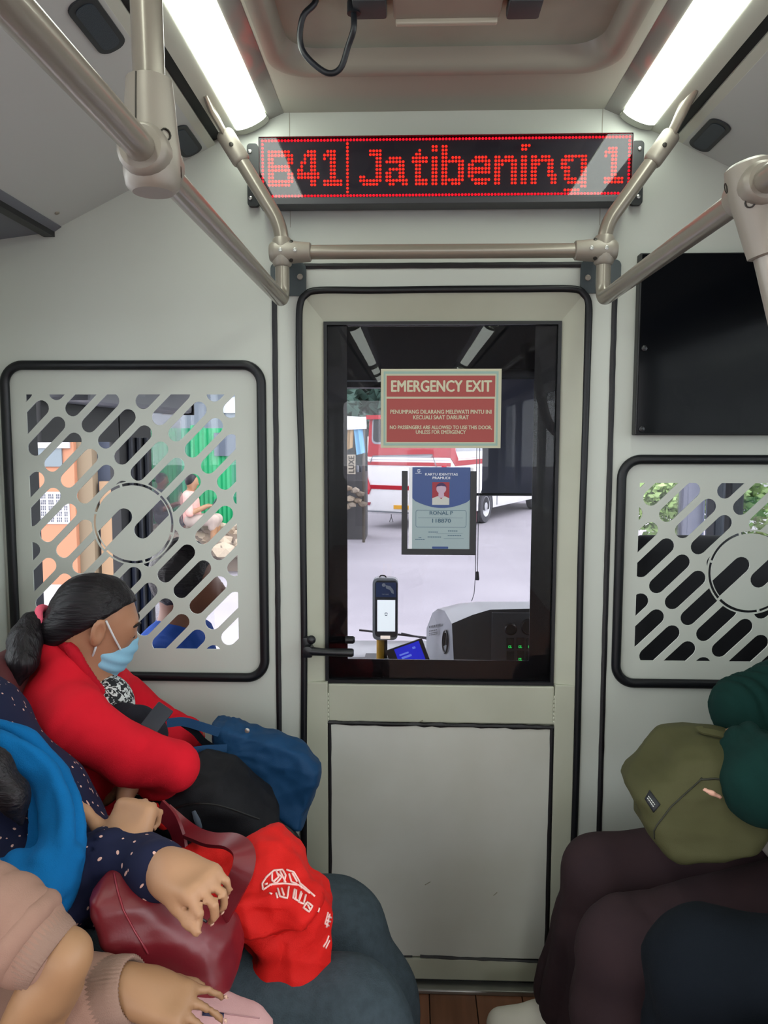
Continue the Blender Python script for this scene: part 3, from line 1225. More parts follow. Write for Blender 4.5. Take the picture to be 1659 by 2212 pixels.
def grille(g, hole, disc, phase, label):
    x0, z0, x1, z1 = hole
    root = empty('vent_grille', ((g['x0'] + g['x1']) / 2, 0, g['z0']), label, 'grille', 'perforated grilles in the partition')
    loops = [rrect(g['x0'] + .016, g['z0'] + .016, g['x1'] - .016, g['z1'] - .016, .04)]
    R, r, L, step, per = .1, .0190, .0578, .0390, .0958
    for i in range(-40, 41):
        for j in range(-14, 15):
            a = (phase[0] + i * step + j * per, phase[1] - i * step + j * per)
            b = (a[0] + L, a[1] + L)
            pl = capsule(a, b, r)
            pl = clip_rect(pl, x0, z0, x1, z1)
            if len(pl) < 3:
                continue
            pl = minus_disc(pl, disc, R + .003)
            if len(pl) < 3:
                continue
            ar = abs(sum(pl[k - 1][0] * pl[k][1] - pl[k][0] * pl[k - 1][1] for k in range(len(pl)))) / 2
            if ar > 5e-5:
                loops.append(pl)
    # ring round the badge, cut in five arcs
    cuts = [108, 178, 223, 285, 40, 345] if label.startswith('left') or True else []
    cuts = sorted([107, 165, 223, 284, 345, 46])
    for k in range(len(cuts)):
        a0, a1 = cuts[k] + 1.6, (cuts[(k + 1) % len(cuts)]) - 1.6
        if a1 < a0:
            a1 += 360
        m = 14
        o = [(disc[0] + (R - .0003) * math.cos(math.radians(a0 + (a1 - a0) * t / m)), disc[1] + (R - .0003) * math.sin(math.radians(a0 + (a1 - a0) * t / m))) for t in range(m + 1)]
        i_ = [(disc[0] + (R - .0068) * math.cos(math.radians(a0 + (a1 - a0) * t / m)), disc[1] + (R - .0068) * math.sin(math.radians(a0 + (a1 - a0) * t / m))) for t in range(m, -1, -1)]
        loops.append([p for p in o + i_ if True])
    # the two cut blades of the badge
    circ = [(disc[0] + (R - .0085) * math.cos(2 * PI * k / 72), disc[1] + (R - .0085) * math.sin(2 * PI * k / 72)) for k in range(72)]
    for c, sg in (((-.0225, .0165), -1), ((.0215, -.0175), 1)):
        a = (disc[0] + c[0], disc[1] + c[1])
        b = (a[0] + sg * .2, a[1] + sg * .2)
        loops.append(clip_convex(capsule(a, b, .0205), circ))
    pm = MB()
    pm.prism(loops, .004, .0075)
    pm.build('perforated_panel', M('wall_white'), root)
    fr = MB()
    path = [Vector((x, -.004, z)) for x, z in rrect(g['x0'] + .012, g['z0'] + .012, g['x1'] - .012, g['z1'] - .012, .045, 10)]
    fr.tube(path, .0115, 12, closed=True, flat=(.8, (0, 1, 0)))
    fr.build('rubber_frame', M('rubber'), root, smooth='all')
    return root


def wxz(px, py):
    p = P(px, py, .004)
    return (p.x, p.z)


a, b = wxz(58, 852), wxz(517, 1403)
hole = (a[0] - .003, b[1], b[0] - .001, a[1])
grille(gl, hole, wxz(287.7, 1130.5), wxz(227.2, 952.3), 'perforated off-white grille with cut circle badge beside the woman in red')
a, b = wxz(1386, 1043), wxz(1386, 1427)
hole = (a[0] - .004, b[1], gr['x1'] - .065, a[1])
grille(gr, hole, wxz(1621, 1236), wxz(1419.3, 1265.3), 'perforated off-white grille below the black screen')

# ------------------------------------------------------------------ LED route board
ROWS = {}


def led(col, text_rows, row0):
    for k, rw in enumerate(text_rows):
        for i, ch in enumerate(rw):
            if ch == '#':
                ROWS[(col + i, row0 + k)] = 1


led(2, ['#######.', '########', '##....##', '##....##', '#######.', '#######.', '##....##', '##....##', '########', '#######.'], 3)
led(11, ['...###.', '..####.', '..#.##.', '.##.##.', '.#..##.', '##..##.', '#######', '#######', '....##.', '....##.'], 3)
led(19, ['.###..', '####..', '#.##..', '..##..', '..##..', '..##..', '..##..', '..##..', '######', '######'], 3)
led(30, ['...####', '...####', '.....##', '.....##', '.....##', '.....##', '.....##', '##...##', '#######', '.#####.'], 3)
led(38, ['.####..', '######.', '....##.', '.#####.', '##..##.', '##..##.', '#######', '.##..##'], 5)
led(46, ['..#..', '.##..', '#####', '#####', '.##..', '.##..', '.##..', '.##..', '.####', '.####'], 3)
led(52, ['##', '##', '..', '##', '##', '##', '##', '##', '##', '##', '##'], 2)
led(55, ['##.....', '##.....', '##.....', '##.###.', '#######', '##...##', '##...##', '##...##', '##...##', '#######', '##.###.'], 2)
led(63, ['..####.', '.######', '##...##', '#######', '#######', '##.....', '.######', '..####.'], 5)
led(71, ['##.###.', '#######', '###..##', '##...##', '##...##', '##...##', '##...##', '##...##'], 5)
led(79, ['###', '##.', '...', '##.', '##.', '##.', '##.', '##.', '##.', '##.', '##.'], 2)
led(82, ['##.###..', '#######.', '###..##.', '##...##.', '##...##.', '##...###', '##....##', '##....##'], 5)
led(91, ['.#######', '####..##', '##....##', '###...##', '.##...##', '.##...##', '.####.##', '..######', '......##', '.#####..'], 5)
led(104, ['.###...', '####...', '#.##...', '..##...', '..##...', '..##...', '..##...', '..##...', '######.', '######.'], 3)
for r in range(1, 15):
    ROWS[(26, r)] = 1

LY = -.055
bTL, bBR = P(566, 303, LY), P(1358, 416, LY)
board = empty('led_route_board', ((bTL.x + bBR.x) / 2, -.03, bBR.z - .03), 'black LED display board showing B41 Jatibening 1 in red dots above the door', 'display')
fx0, fx1, fz0, fz1 = P(559, 300, LY).x, P(1366, 300, LY).x, P(960, 441, LY).z, P(960, 293, LY).z
mb = MB()
mb.prism([box2((fx0, fz0), (fx1, fz1)), box2((bTL.x - .006, bBR.z - .006), (bBR.x + .006, bTL.z + .005))], LY - .006, -.012)
mb.build('case_frame', mat('board_case', '2d2f33', .4), board, bevel=.0015, bseg=1)
MB().box((fx0 + .004, LY + .004, fz0 + .004), (fx1 - .004, -.014, fz1 - .004)).build('matrix_face', M('led_face'), board)
MB().box((bTL.x - .0058, LY - .0036, bBR.z - .0058), (bBR.x + .0058, LY - .0026, bTL.z + .0048)).build('cover_pane', M('led_pane'), board)
MB().box((fx0 + .002, LY - .0085, fz0), (fx1 - .002, LY - .006, fz0 + .013)).build('lower_lip', mat('board_lip', '3a3b40', .45), board, bevel=.001)
px_, pz_ = (bBR.x - bTL.x) / 111, (bTL.z - bBR.z) / 15


def dots(cells, rr):
    mb = MB()
    for (c_, r_) in cells:
        x, z = bTL.x + c_ * px_, bTL.z - r_ * pz_
        vs = [(x + rr * math.cos(PI * k / 3), LY + .004, z + rr * math.sin(PI * k / 3)) for k in range(6)]
        vs += [(x + rr * .7 * math.cos(PI * k / 3), LY + .0012, z + rr * .7 * math.sin(PI * k / 3)) for k in range(6)] + [(x, LY, z)]
        fs = [(k, (k + 1) % 6, 6 + (k + 1) % 6, 6 + k) for k in range(6)] + [(6 + k, 6 + (k + 1) % 6, 12) for k in range(6)]
        mb.add(vs, fs)
    return mb


dots(list(ROWS), .0031).build('lit_dots', M('led_red'), board, kind='stuff')
border = [(c_, r_) for c_ in range(112) for r_ in (0, 15)] + [(c_, r_) for c_ in (0, 111) for r_ in range(1, 15)]
dots(border, .0031).build('border_dots', M('led_red_border'), board, kind='stuff')
ears = MB()
for a, b in (((534, 312), (560, 447)), ((1364, 306), (1386, 444))):
    p, q = P(*a, -.008), P(*b, -.008)
    e_ = MB()
    e_.prism([rrect(min(p.x, q.x), q.z, max(p.x, q.x), p.z, .008)], -.014, -.002)
    eo = e_.build('mounting_ear', mat('ear_black', '1d2123', .5), board)
    for zz in (p.z - .018, q.z + .018):
        MB().lathe([(.0048, 0), (.0045, .002), (.002, .003)], ((p.x + q.x) / 2 + (-.006 if a[0] < 900 else .004), -.014, zz), (0, -1, 0), 10).build('screw', M('screw_steel'), eo, smooth=True)

# ------------------------------------------------------------------ wall-mounted screen
t0, t1 = P(1384, 546, -.03), P(1378, 940, -.03)
tv = empty('wall_screen', (t0.x + .3, -.015, t1.z), 'large black glossy television panel fixed on the wall above the grille', 'television')
MB().box((t0.x, -.03, t1.z), (t0.x + .62, -.001, t0.z)).build('casing', mat('tv_casing', '0b0d12', .45), tv, bevel=.003)
mb = MB()
mb.box((t0.x + .004, -.0335, t1.z + .004), (t0.x + .616, -.0302, t0.z - .004))
mb.build('glass_front', mat('tv_glass', '07090d', .1, spec=.09), tv)
for zz in (t0.z - .016, (t0.z * .48 + t1.z * .52), t1.z + .014):
    MB().lathe([(.0075, 0), (.0065, .003), (.003, .0045)], (t0.x + .014, -.0335, zz), (0, -1, 0), 12).build('mounting_screw', mat('tv_screw', '15171c', .35), tv, smooth=True)

# ------------------------------------------------------------------ emergency exit notice stuck on the door window
SY = .0185
s0, s1 = P(823, 797, SY), P(1081, 968, SY)
sg = empty('exit_notice', ((s0.x + s1.x) / 2, SY, s1.z), 'red EMERGENCY EXIT notice with pale border stuck on the door window', 'sign')
cream, teal, red = mat('paper_cream', 'b9b79e', .6), mat('paper_teal', '8fa9a0', .6), mat('paper_red', '9c4440', .6)
MB().box((s0.x, SY - .0008, s1.z), (s1.x, SY + .0006, s0.z)).build('paper', cream, sg)
W, H = s1.x - s0.x, s0.z - s1.z


def sp(u, v):
    return (s0.x + W * u, s0.z - H * v)


def flat(mb, u0, v0, u1, v1, d=.0012):
    a, b = sp(u0, v0), sp(u1, v1)
    mb.box((a[0], SY - d, b[1]), (b[0], SY - .0007, a[1]))


mb = MB()
a, b, c_, d_ = sp(.022, .03), sp(.975, .97), sp(.038, .062), sp(.958, .94)
mb.prism([box2((a[0], b[1]), (b[0], a[1])), box2((c_[0], d_[1]), (d_[0], c_[1]))], SY - .0011, SY - .0007)
mb.build('teal_line', teal, sg)
mb = MB()
flat(mb, .048, .085, .948, .35)
flat(mb, .048, .375, .945, .925)
mb.build('red_field', red, sg)
tx = MB()
for body, u, v, size, wd, bold in (('EMERGENCY EXIT', .5, .285, .038, .83, .030), ('PENUMPANG DILARANG MELEWATI PINTU INI', .5, .565, .0135, .84, .025), ('KECUALI SAAT DARURAT', .5, .635, .0135, .46, .025),
                                   ('NO PASSENGERS ARE ALLOWED TO USE THIS DOOR,', .5, .76, .0125, .85, .025), ('UNLESS FOR EMERGENCY', .5, .82, .0125, .415, .025)):
    tx = MB()
    o = sp(u, v)
    put_text(tx, body, size, (o[0], SY - .0016, o[1]), width=W * wd, bold=bold, extrude=.0002)
    tx.build('lettering', mat('letter_cream', 'c5c1a6', .6), sg, kind='stuff')

# driver identity card in its black holder
KY = .0185
k0, k1 = P(868, 1017, KY), P(1027, 1199, KY)
hold = empty('card_holder', ((k0.x + k1.x) / 2, KY, k1.z), 'black three-sided card holder stuck on the door window glass', 'holder')
hw = .0145
mb = MB()
mb.prism([[(k0.x, k1.z), (k1.x, k1.z), (k1.x, k0.z), (k1.x - hw, k0.z), (k1.x - hw, k1.z + hw), (k0.x + hw, k1.z + hw), (k0.x + hw, k0.z), (k0.x, k0.z)]], KY - .004, KY + .001)
mb.build('channel', M('black_plastic'), hold, bevel=.0012)
c0, c1 = P(891, 1009, KY), P(1014, 1187, KY)
card = empty('identity_card', ((c0.x + c1.x) / 2, KY, c1.z), 'blue and grey identity card reading RONAL P 118870 in the black holder', 'card')
MB().box((c0.x - .0085, KY - .0004, c1.z + .0005), (c1.x + .0075, KY + .0008, c0.z - .001)).build('white_sleeve', mat('sleeve_white', 'e6e6ec', .35), card)
CW, CH = c1.x - c0.x, c0.z - c1.z
MB().box((c0.x, KY - .0012, c1.z + .001), (c1.x, KY - .0004, c0.z)).build('card_sheet', mat('card_grey', '93a4a8', .4), card)
ndots = 18
top_blue = [(0, 0), (1, 0), (1, .39)] + [(1 - t, .39 + .11 * math.sin(PI * (t * .93 + .035)) ** 0.9 - .012 * t) for t in [k / ndots for k in range(1, ndots)]] + [(0, .375)]
mb = MB()
mb.prism([[(c0.x + CW * u, c0.z - CH * v) for u, v in top_blue]], KY - .0016, KY - .0011)
mb.build('blue_field', mat('card_blue', '22417c', .3), card)
mb = MB()
def cq(mb, u0, v0, u1, v1, d0=.0020, d1=.0014):
    mb.box((c0.x + CW * u0, KY - d0, c0.z - CH * v1), (c0.x + CW * u1, KY - d1, c0.z - CH * v0))
cq(mb, .345, .18, .64, .455)
mb.build('photo_red', mat('photo_red', '8f1a2b', .4), card)
def cpoly(pts):
    return [(c0.x + CW * u, c0.z - CH * v) for u, v in pts]
mb = MB()
mb.prism([cpoly([(.50 + .085 * math.cos(t), .262 - .058 * math.sin(t)) for t in [2 * PI * k / 20 for k in range(20)]])], KY - .0022, KY - .0019)
mb.prism([cpoly([(.455, .295), (.545, .295), (.55, .35), (.60, .37), (.40, .37), (.45, .35)])], KY - .00212, KY - .0019)
mb.build('photo_face', mat('photo_face', 'b8a0b4', .5), card)
mb = MB()
mb.prism([cpoly([(.50 + .092 * math.cos(t), .25 - .062 * math.sin(t)) for t in [PI * k / 12 for k in range(13)]] + [(.43, .232), (.5, .225), (.57, .232)])], KY - .0024, KY - .0021)
mb.build('photo_hair', mat('photo_hair', '3c2450', .6), card)
mb = MB()
mb.prism([cpoly([(.345, .455), (.64, .455), (.64, .375), (.56, .35), (.50, .385), (.44, .35), (.345, .375)])], KY - .0024, KY - .0021)
mb.build('photo_shirt', mat('photo_shirt', 'b9bab6', .5), card)
tx = MB()
for body, u, v, size, wd in (('KARTU IDENTITAS', .5, .1, .0085, .56), ('PRAMUDI', .5, .143, .0085, .3)):
    put_text(tx, body, size, (c0.x + CW * u, KY - .0019, c0.z - CH * v), width=CW * wd, bold=.025, extrude=.0002)
for k in range(2):
    a0 = PI * (.15 + k)
    mb_pts = [(.11 + .032 * math.cos(a0 + t), .045 - .02 * math.sin(a0 + t)) for t in [PI * .75 * i / 8 for i in range(9)]]
    in_pts = [(.11 + .016 * math.cos(a0 + t), .045 - .010 * math.sin(a0 + t)) for t in [PI * .75 * i / 8 for i in range(8, -1, -1)]]
    tx.prism([cpoly(mb_pts + in_pts)], KY - .0019, KY - .0016)
cq(tx, .05, .072, .16, .077, .0019, .0016)
tx.build('white_lettering', mat('card_white', 'd5d9e2', .4), card, kind='stuff')
tx = MB()
for body, u, v, size, wd in (('RONAL P', .5, .575, .0125, .4), ('118870', .5, .672, .0135, .32)):
    put_text(tx, body, size, (c0.x + CW * u, KY - .0014, c0.z - CH * v), width=CW * wd, bold=.014, extrude=.0002)
for k, (u, v, wd) in enumerate(((.37, .79, .17), (.71, .775, .17), (.39, .85, .24), (.74, .832, .24), (.14, .858, .05), (.14, .88, .17))):
    # small print, too fine to read: broken dashes
    n = max(3, int(wd / .03))
    for i in range(n):
        cq(tx, u - wd / 2 + wd * i / n, v - .006, u - wd / 2 + wd * (i + .78) / n, v + .003, .0016, .0012)
cq(tx, .42, .804, .88, .806, .0015, .0012)
cq(tx, .55, .866, .9, .868, .0015, .0012)
cq(tx, .1, .613, .88, .615, .0015, .0012)
o_, i_ = rrect(.06, .52, .94, .73, .03, 4), rrect(.066, .5235, .934, .7265, .028, 4)
tx.prism([cpoly(o_), cpoly(i_)], KY - .0015, KY - .0012)
tx.build('blue_lettering', mat('card_ink', '2f5468', .5), card, kind='stuff')
mb = MB()
mb.prism([cpoly(rrect(.35, .965, .63, .992, .01, 3))], KY - .0016, KY - .0012)
mb.build('blue_tab', M('card_blue'), card)

# ------------------------------------------------------------------ handrails
RY = -.12
RR = .0158
rxl, rxr, rz, rlz = P(610, 600, RY).x, P(1303, 600, RY).x, P(955, 543, RY).z, P(610, 648, RY).z - .002
nrm_ = mat('rail_shadow', '8c8579', .4)


def coll(mb, c, ax, r, L, seg=16, mi=0):
    """a cast sleeve along an axis with softened ends"""
    ax = Vector(ax).normalized()
    mb.lathe([(r * .82, -L / 2), (r * .95, -L / 2 + .003), (r, -L / 2 + .008), (r, L / 2 - .008), (r * .95, L / 2 - .003), (r * .82, L / 2)], Vector(c), ax, seg, mi)


frame = empty('rail_frame', ((rxl + rxr) / 2, RY, rz), 'beige handrail frame with a crossbar in front of the door top and two sloping hangers', 'handrail')
MB().tube([(rxl, RY, rz), (rxr, RY, rz)], RR * .98, 18).build('crossbar', M('rail_paint'), frame, smooth=True)
for s, (rx, f0, f1, f2, sl0, sl1) in enumerate(((rxl, (601, 490), (492, 300), (468, 262), (488, 300), (510, 345)), (rxr, (1312, 490), (1415, 340), (1455, 275), (1432, 285), (1405, 340)))):
    hang = [P(*f2, RY - .03), P(*f1, RY), P(*f0, RY), Vector((rx, RY, rz - .03))]
    hang[2] = Vector((rx, RY, hang[2].z))
    path = bend([hang[1] + (hang[1] - hang[2]).normalized() * .0, hang[2], hang[3]], .06, 8)
    MB().tube(path, RR, 18).build('hanger', M('rail_paint'), frame, smooth=True)
    d = (hang[1] - hang[2]).normalized()
    c_ = P(*((sl0[0] + sl1[0]) / 2, (sl0[1] + sl1[1]) / 2), RY)
    c_ = hang[2] + d * (c_ - hang[2]).dot(d)
    sv = MB()
    coll(sv, c_, d, RR * 1.28, .075)
    so = sv.build('sleeve', M('connector_paint'), frame, smooth=True)
    MB().lathe([(.005, 0), (.0045, .002), (.001, .0025)], c_ + Vector((0, -RR * 1.27, 0)), (0, -1, 0), 10).build('screw', M('screw_dark'), so, smooth=True)
    # flattened end bolted into the slot beside the lamp
    fe = MB()
    q0 = c_ + d * .03
    q1 = Vector(((-.425 if s == 0 else mx(-.425)), RY - .05, 2.093))
    fe.tube([q0, q0 + (q1 - q0) * .35, q0 + (q1 - q0) * .6, q1, q1 + Vector((0, -.05, .012))], [RR, RR * 1.05, RR * 1.15, RR * 1.2, RR * 1.1], 14, flat=(.38, (1, 0, .2)))
    fe.build('flattened_end', M('rail_paint'), frame, smooth=True)
    # cast three-way joint with its screws
    jt = MB()
    dirx = 1 if s == 0 else -1
    jt.lathe([(.018, -.027), (.0225, -.022), (.0245, -.012), (.0245, .015), (.023, .035), (.0205, .062), (.018, .064)], (rx, RY, rz), (dirx, 0, 0), 20)
    jt.lathe([(.0175, -.031), (.021, -.027), (.0225, -.01), (.0225, .01), (.021, .027), (.0175, .031)], (rx, RY, rz), (0, 0, 1), 20)
    jo = jt.build('joint_casting', M('connector_paint'), frame, smooth=True)
    for (dx, dz, big) in ((0.0, .0, 0), (dirx * .032, .0, 0), (dirx * .022, .02, 1), (dirx * .022, -.02, 1), (-dirx * .019, .0, 1)):
        yy = RY - math.sqrt(max(.0245 ** 2 - dz * dz, 1e-6)) + (.006 if dx * dirx < -.01 else 0)
        MB().lathe([(.0044, -.001), (.0042, .001), (.0024, .0014), (.0016, .0004)], (rx + dx, yy, rz + dz), (0, -1, dz * 30), 10).build('screw', M('screw_dark') if big else M('screw_steel'), jo, smooth=True)
    # dark plates bolted to the partition behind the joint
    pl = MB()
    a, b = (P(585, 568, 0), P(662, 640, 0)) if s == 0 else (P(1254, 562, 0), P(1339, 634, 0))
    pl.prism([rrect(a.x, b.z, b.x, a.z, .014)], -.006, -.0005)
    po = pl.build('wall_plate', mat('plate_slate', '3d4649', .45), frame, bevel=.001)
    q = P(648, 598, -.006) if s == 0 else P(1270, 600, -.006)
    MB().lathe([(.0072, 0), (.0065, .0025), (.003, .004)], (q.x, -.006, q.z), (0, -1, 0), 14).build('rivet', M('connector_paint'), po, smooth=True)

# long rails running down the bus
for s, rx in enumerate((rxl, rxr)):
    yj = -.985 if s == 0 else -.86
    lr = empty('ceiling_rail', (rx, -1.4, rlz), ('beige handrail running from the door down above the women on the left bench' if s == 0 else
                                                  'beige handrail running from the door past the black screen'), 'handrail', 'handrails along the saloon')
    mb = MB()
    mb.tube(bend([(rx, RY, rz - .024), (rx, RY, rlz), (rx, -3.2, rlz)], .032, 8), RR, 20)
    mb.build('rail_tube', M('rail_paint'), lr, smooth=True)
    j = MB()
    cj = Vector((rx, yj, rlz))
    if s == 0:
        up = Vector((-.012, 0, 1)).normalized()
        j.lathe([(.022, -.036), (.0285, -.03), (.031, -.015), (.031, .008), (.0285, .03), (.0265, .06), (.0245, .082), (.0205, .084)], cj, up, 22)
    else:
        up = Vector((.26, -.02, -.97)).normalized()
        j.lathe([(.021, -.034), (.027, -.03), (.029, -.015), (.029, .008), (.027, .03), (.025, .062), (.0235, .08), (.0195, .082)], cj, up, 22)
    coll(j, cj, (0, 1, 0), .0275 if s == 0 else .0255, .076, 22)
    jo = j.build('joint_casting', M('connector_paint'), lr, smooth=True)
    side = Vector((1, -.9, 0)).normalized() if s == 0 else Vector((-.8, -1, .0)).normalized()
    for hh, sd in ((.018, side), (-.012, Vector((1, .25, 0)) if s == 0 else Vector((-1, .2, 0)))):
        sd = (sd - up * sd.dot(up)).normalized()
        MB().lathe([(.0065, -.004), (.0065, .0012), (.005, .0016), (.0045, -.001)], cj + up * (hh if s == 0 else hh) + sd * .0295 * (1 if s == 0 else .95), sd, 12).build('screw_recess', M('screw_dark'), jo, smooth=True)
    # parting line of the casting
    sd = Vector((-.25, -1, 0)) if s == 0 else Vector((.15, -1, 0))
    sd = (sd - up * sd.dot(up)).normalized()
    MB().tube([cj + up * .02 + sd * .0287, cj + up * .05 + sd * .0268, cj + up * .081 + sd * .0244], .0011, 6).build('parting_line', M('screw_dark'), jo)
    if s == 0:
        MB().tube([cj + up * .07, cj + up * .36, Vector((cj.x - .02, yj, 2.11))], RR * 1.08, 20).build('upright', M('rail_paint'), lr, smooth=True)
    else:
        MB().tube(bend([cj + up * .07, cj + up * .30, Vector((XR, yj - .02, 1.37))], .08, 8), RR * 1.08, 20).build('upright', M('rail_paint'), lr, smooth=True)
# ------------------------------------------------------------------ driver's cab beyond the partition
def plan(n=24, off=0.0, u0=-1.0, u1=1.0):
    """curved windscreen line seen from above"""
    out = []
    for i in range(n + 1):
        u = u0 + (u1 - u0) * i / n
        out.append((XC + (1.115 + off) * u, 1.17 + (.56 + off) * (1 - abs(u) ** 4)))
    return out


def band(mb, z0, z1, o0, o1, u0=-1.0, u1=1.0, n=24):
    a, b = plan(n, o0, u0, u1), plan(n, o1, u0, u1)
    loop = a + b[::-1]
    return mb.prism([loop], z0, z1, lambda x, y, d: (x, y, d))


cabdark = mat('cab_dark', '14161b', .5)
cab = empty('cab_shell', (XC, 1.6, 0), kind='structure')
band(MB(), 1.63, 2.3, -.06, .03).build('front_header', cabdark, cab)
band(MB(), 1.655, 1.662, -.068, -.058).build('header_trim', mat('trim_pale', '7a8088', .4), cab)
band(MB(), -.75, .36, -.01, .03).build('front_panel', mat('cab_front', 'c9cbd0', .5), cab)
g = MB()
ga, gb = plan(24, 0), plan(24, .004)
g.prism([ga + gb[::-1]], .36, 1.63, lambda x, y, d: (x, y, d))
g.build('window_12', M('windshield'), kind='structure')
MB().box((XL - .06, WT, 2.17), (XR + .06, 1.75, 2.2)).build('cab_ceiling', cabdark, cab)
# left front doorway: rear post, front post, header; the right side has the driver's window
MB().box((-1.06, WT, -.04), (-1.03, .25, 2.2)).build('door_post', mat('post_dark', '23282e', .5), cab)
fp = MB()
fp.box((-1.07, .86, -.04), (-1.035, 1.2, 2.2))
fp.build('front_post', mat('post_black', '14151a', .5), cab)
for k in range(3):
    MB().tube([(-1.03, .95 + k * .085, .1), (-1.03, .95 + k * .085, 1.4)], .011, 8).build('door_tube', mat('tube_grey', '4a4e5a', .35), cab, smooth=True)
MB().box((-1.07, .285, 1.385), (-1.035, .87, 2.2)).build('door_header', cabdark, cab)
cv = MB()
cv.box((-1.03, .29, 1.5), (-.9, 1.32, 1.66))
co = cv.build('door_gear_cover', mat('cover_grey', '8d9098', .4), cab, bevel=.012)
MB().box((-1.03, 1.321, 1.494), (-.895, 1.335, 1.668)).build('cover_edge', M('black_plastic'), co, bevel=.004)
MB().box((-.8995, .62, 1.535), (-.898, .75, 1.585)).build('cover_plate', mat('cover_plate', '9a9da6', .4), co)
MB().box((-1.07, .285, -.75), (-1.03, .87, -.02)).build('step_side', cabdark, cab)
rs = MB()
rs.box((1.172, WT, -.04), (1.21, 1.2, .99))
rs.box((1.172, WT, 1.75), (1.21, 1.2, 2.2))
rs.box((1.172, WT, .99), (1.21, .2, 1.75))
rs.build('driver_side_panel', cabdark, cab)
for y0, y1, m in ((1.12, 1.2, 'tube_grey'), (.98, 1.03, 'post_dark')):
    MB().box((1.165, y0, .99), (1.215, y1, 1.75)).build('side_post', M(m), cab, bevel=.006)
gp = MB().box((1.19, .2, .99), (1.194, 1.12, 1.75)).build('window_13', M('side_pane'), kind='structure')
wpost = MB()
a, b = P(1467, 1100, 1.45), P(1520, 1100, 1.45)
wpost.box((a.x, 1.43, .45), (b.x, 1.47, 1.64))
wpost.build('screen_post', mat('post_blue_grey', '8f97ab', .4), cab, bevel=.01)
a, b = P(1527, 1100, 1.4), P(1548, 1100, 1.4)
MB().box((a.x, 1.38, .45), (b.x, 1.42, 1.64)).build('screen_post', mat('post_pale', 'b8c0d4', .4), cab, bevel=.01)

# dash ledge along the foot of the screen
lg = MB()
band(lg, .33, .452, -.30, -.015, -.96, .96)
lo_ = lg.build('dash_ledge', mat('dash_white', 'd6d8dd', .35), cab, bevel=.02, smooth=True)
MB().box((P(788, 1420, 1.4).x, 1.34, .44), (P(830, 1420, 1.4).x, 1.46, .458)).build('ledge_mat', M('dark_plastic'), lo_, bevel=.004)

# wiper outside the glass
w0, w1 = P(776, 1361, 1.74), P(935, 1379, 1.74)
wp = empty('wiper', w1, 'black wiper arm lying across the foot of the windscreen', 'wiper')
MB().tube([w0, w1], .0052, 8).build('blade', M('black_plastic'), wp)
MB().tube([w0 + Vector((.2, -.004, -.012)), w1 + Vector((.1, -.004, -.03))], .0042, 8).build('arm', mat('arm_grey', '4a4c52', .4), wp)

# roller shade
def translucent(name, c, ct):
    m = bpy.data.materials.new(name)
    m.use_nodes = True
    nt = m.node_tree
    nt.nodes.remove(nt.nodes['Principled BSDF'])
    d = nt.nodes.new('ShaderNodeBsdfDiffuse')
    d.inputs['Color'].default_value = lin(c) + (1,)
    t = nt.nodes.new('ShaderNodeBsdfTranslucent')
    t.inputs['Color'].default_value = lin(ct) + (1,)
    a = nt.nodes.new('ShaderNodeAddShader')
    nt.links.new(d.outputs[0], a.inputs[0])
    nt.links.new(t.outputs[0], a.inputs[1])
    nt.links.new(a.outputs[0], nt.nodes['Material Output'].inputs['Surface'])
    MATS[name] = m
    return m


Y_ = 1.5
s0, s1 = P(1044, 838, Y_), P(1044, 1068, Y_)
sh = empty('roller_shade', (s0.x + .25, Y_, s0.z), 'grey roller shade pulled half down over the right of the windscreen', 'shade')
MB().box((s0.x, Y_ - .001, s1.z), (s0.x + .62, Y_ + .001, 1.66)).build('shade_cloth', translucent('shade_grey', '5a5d6c', '2c2e38'), sh)
MB().tube([(s0.x - .026, Y_, s1.z), (s0.x + .63, Y_, s1.z)], .006, 10).build('bottom_bar', M('black_plastic'), sh)
MB().tube([(s0.x - .02, Y_, 1.675), (s0.x + .64, Y_, 1.675)], .022, 12).build('roller', M('dark_plastic'), sh, smooth=True)
c0, c1, c2, c3 = P(1030, 966, 1.46), P(1027, 1245, 1.46), P(1031, 1240, 1.46), P(1019, 1298, 1.46)
mb = MB()
mb.tube([(c0.x, 1.46, 1.66), c0, c1, P(1024, 1283, 1.46), c3], .0016, 6)
mb.tube([(c0.x + .012, 1.46, 1.66), P(1036, 1000, 1.46), c2], .0016, 6)
cd = mb.build('pull_cord', mat('cord_grey', '55565c', .5), sh)
MB().lathe([(.004, .022), (.006, .02), (.0095, -.012), (.008, -.016)], P(1031, 1245, 1.46), (0, 0, 1), 10).build('cord_knob', M('black_plastic'), sh, smooth=True)

# yellow pole with ticket reader
YR = 1.0
pc = P(822, 1405, YR + .03)
pole = empty('yellow_pole', (pc.x, pc.y, 0), 'yellow pole standing behind the door carrying the ticket reader', 'pole')
MB().tube([(pc.x, pc.y, 0), (pc.x, pc.y, .70)], .0155, 16).build('post', mat('yellow_paint', 'c99a2e', .4), pole, smooth=True)
MB().tube([(pc.x + .02, pc.y, .56), (pc.x + .02, pc.y, .66)], .006, 8).build('clamp_rod', M('dark_plastic'), pole)
MB().lathe([(.04, 0), (.04, .01), (.02, .02)], (pc.x, pc.y, 0), (0, 0, 1), 16).build('foot_flange', M('yellow_paint'), pole, smooth=True)
r0, r1 = P(805, 1248, YR), P(859, 1382, YR)
rd = empty('ticket_reader', ((r0.x + r1.x) / 2, YR + .02, r1.z), 'grey ticket reader with white lit screen on the yellow pole', 'reader')
rb = MB()
rb.prism([rrect(r0.x, r1.z, r1.x, r0.z, .02)], YR - .008, YR + .03)
rb.build('body', mat('reader_grey', '9aa0a8', .35), rd, bevel=.006, smooth=True)
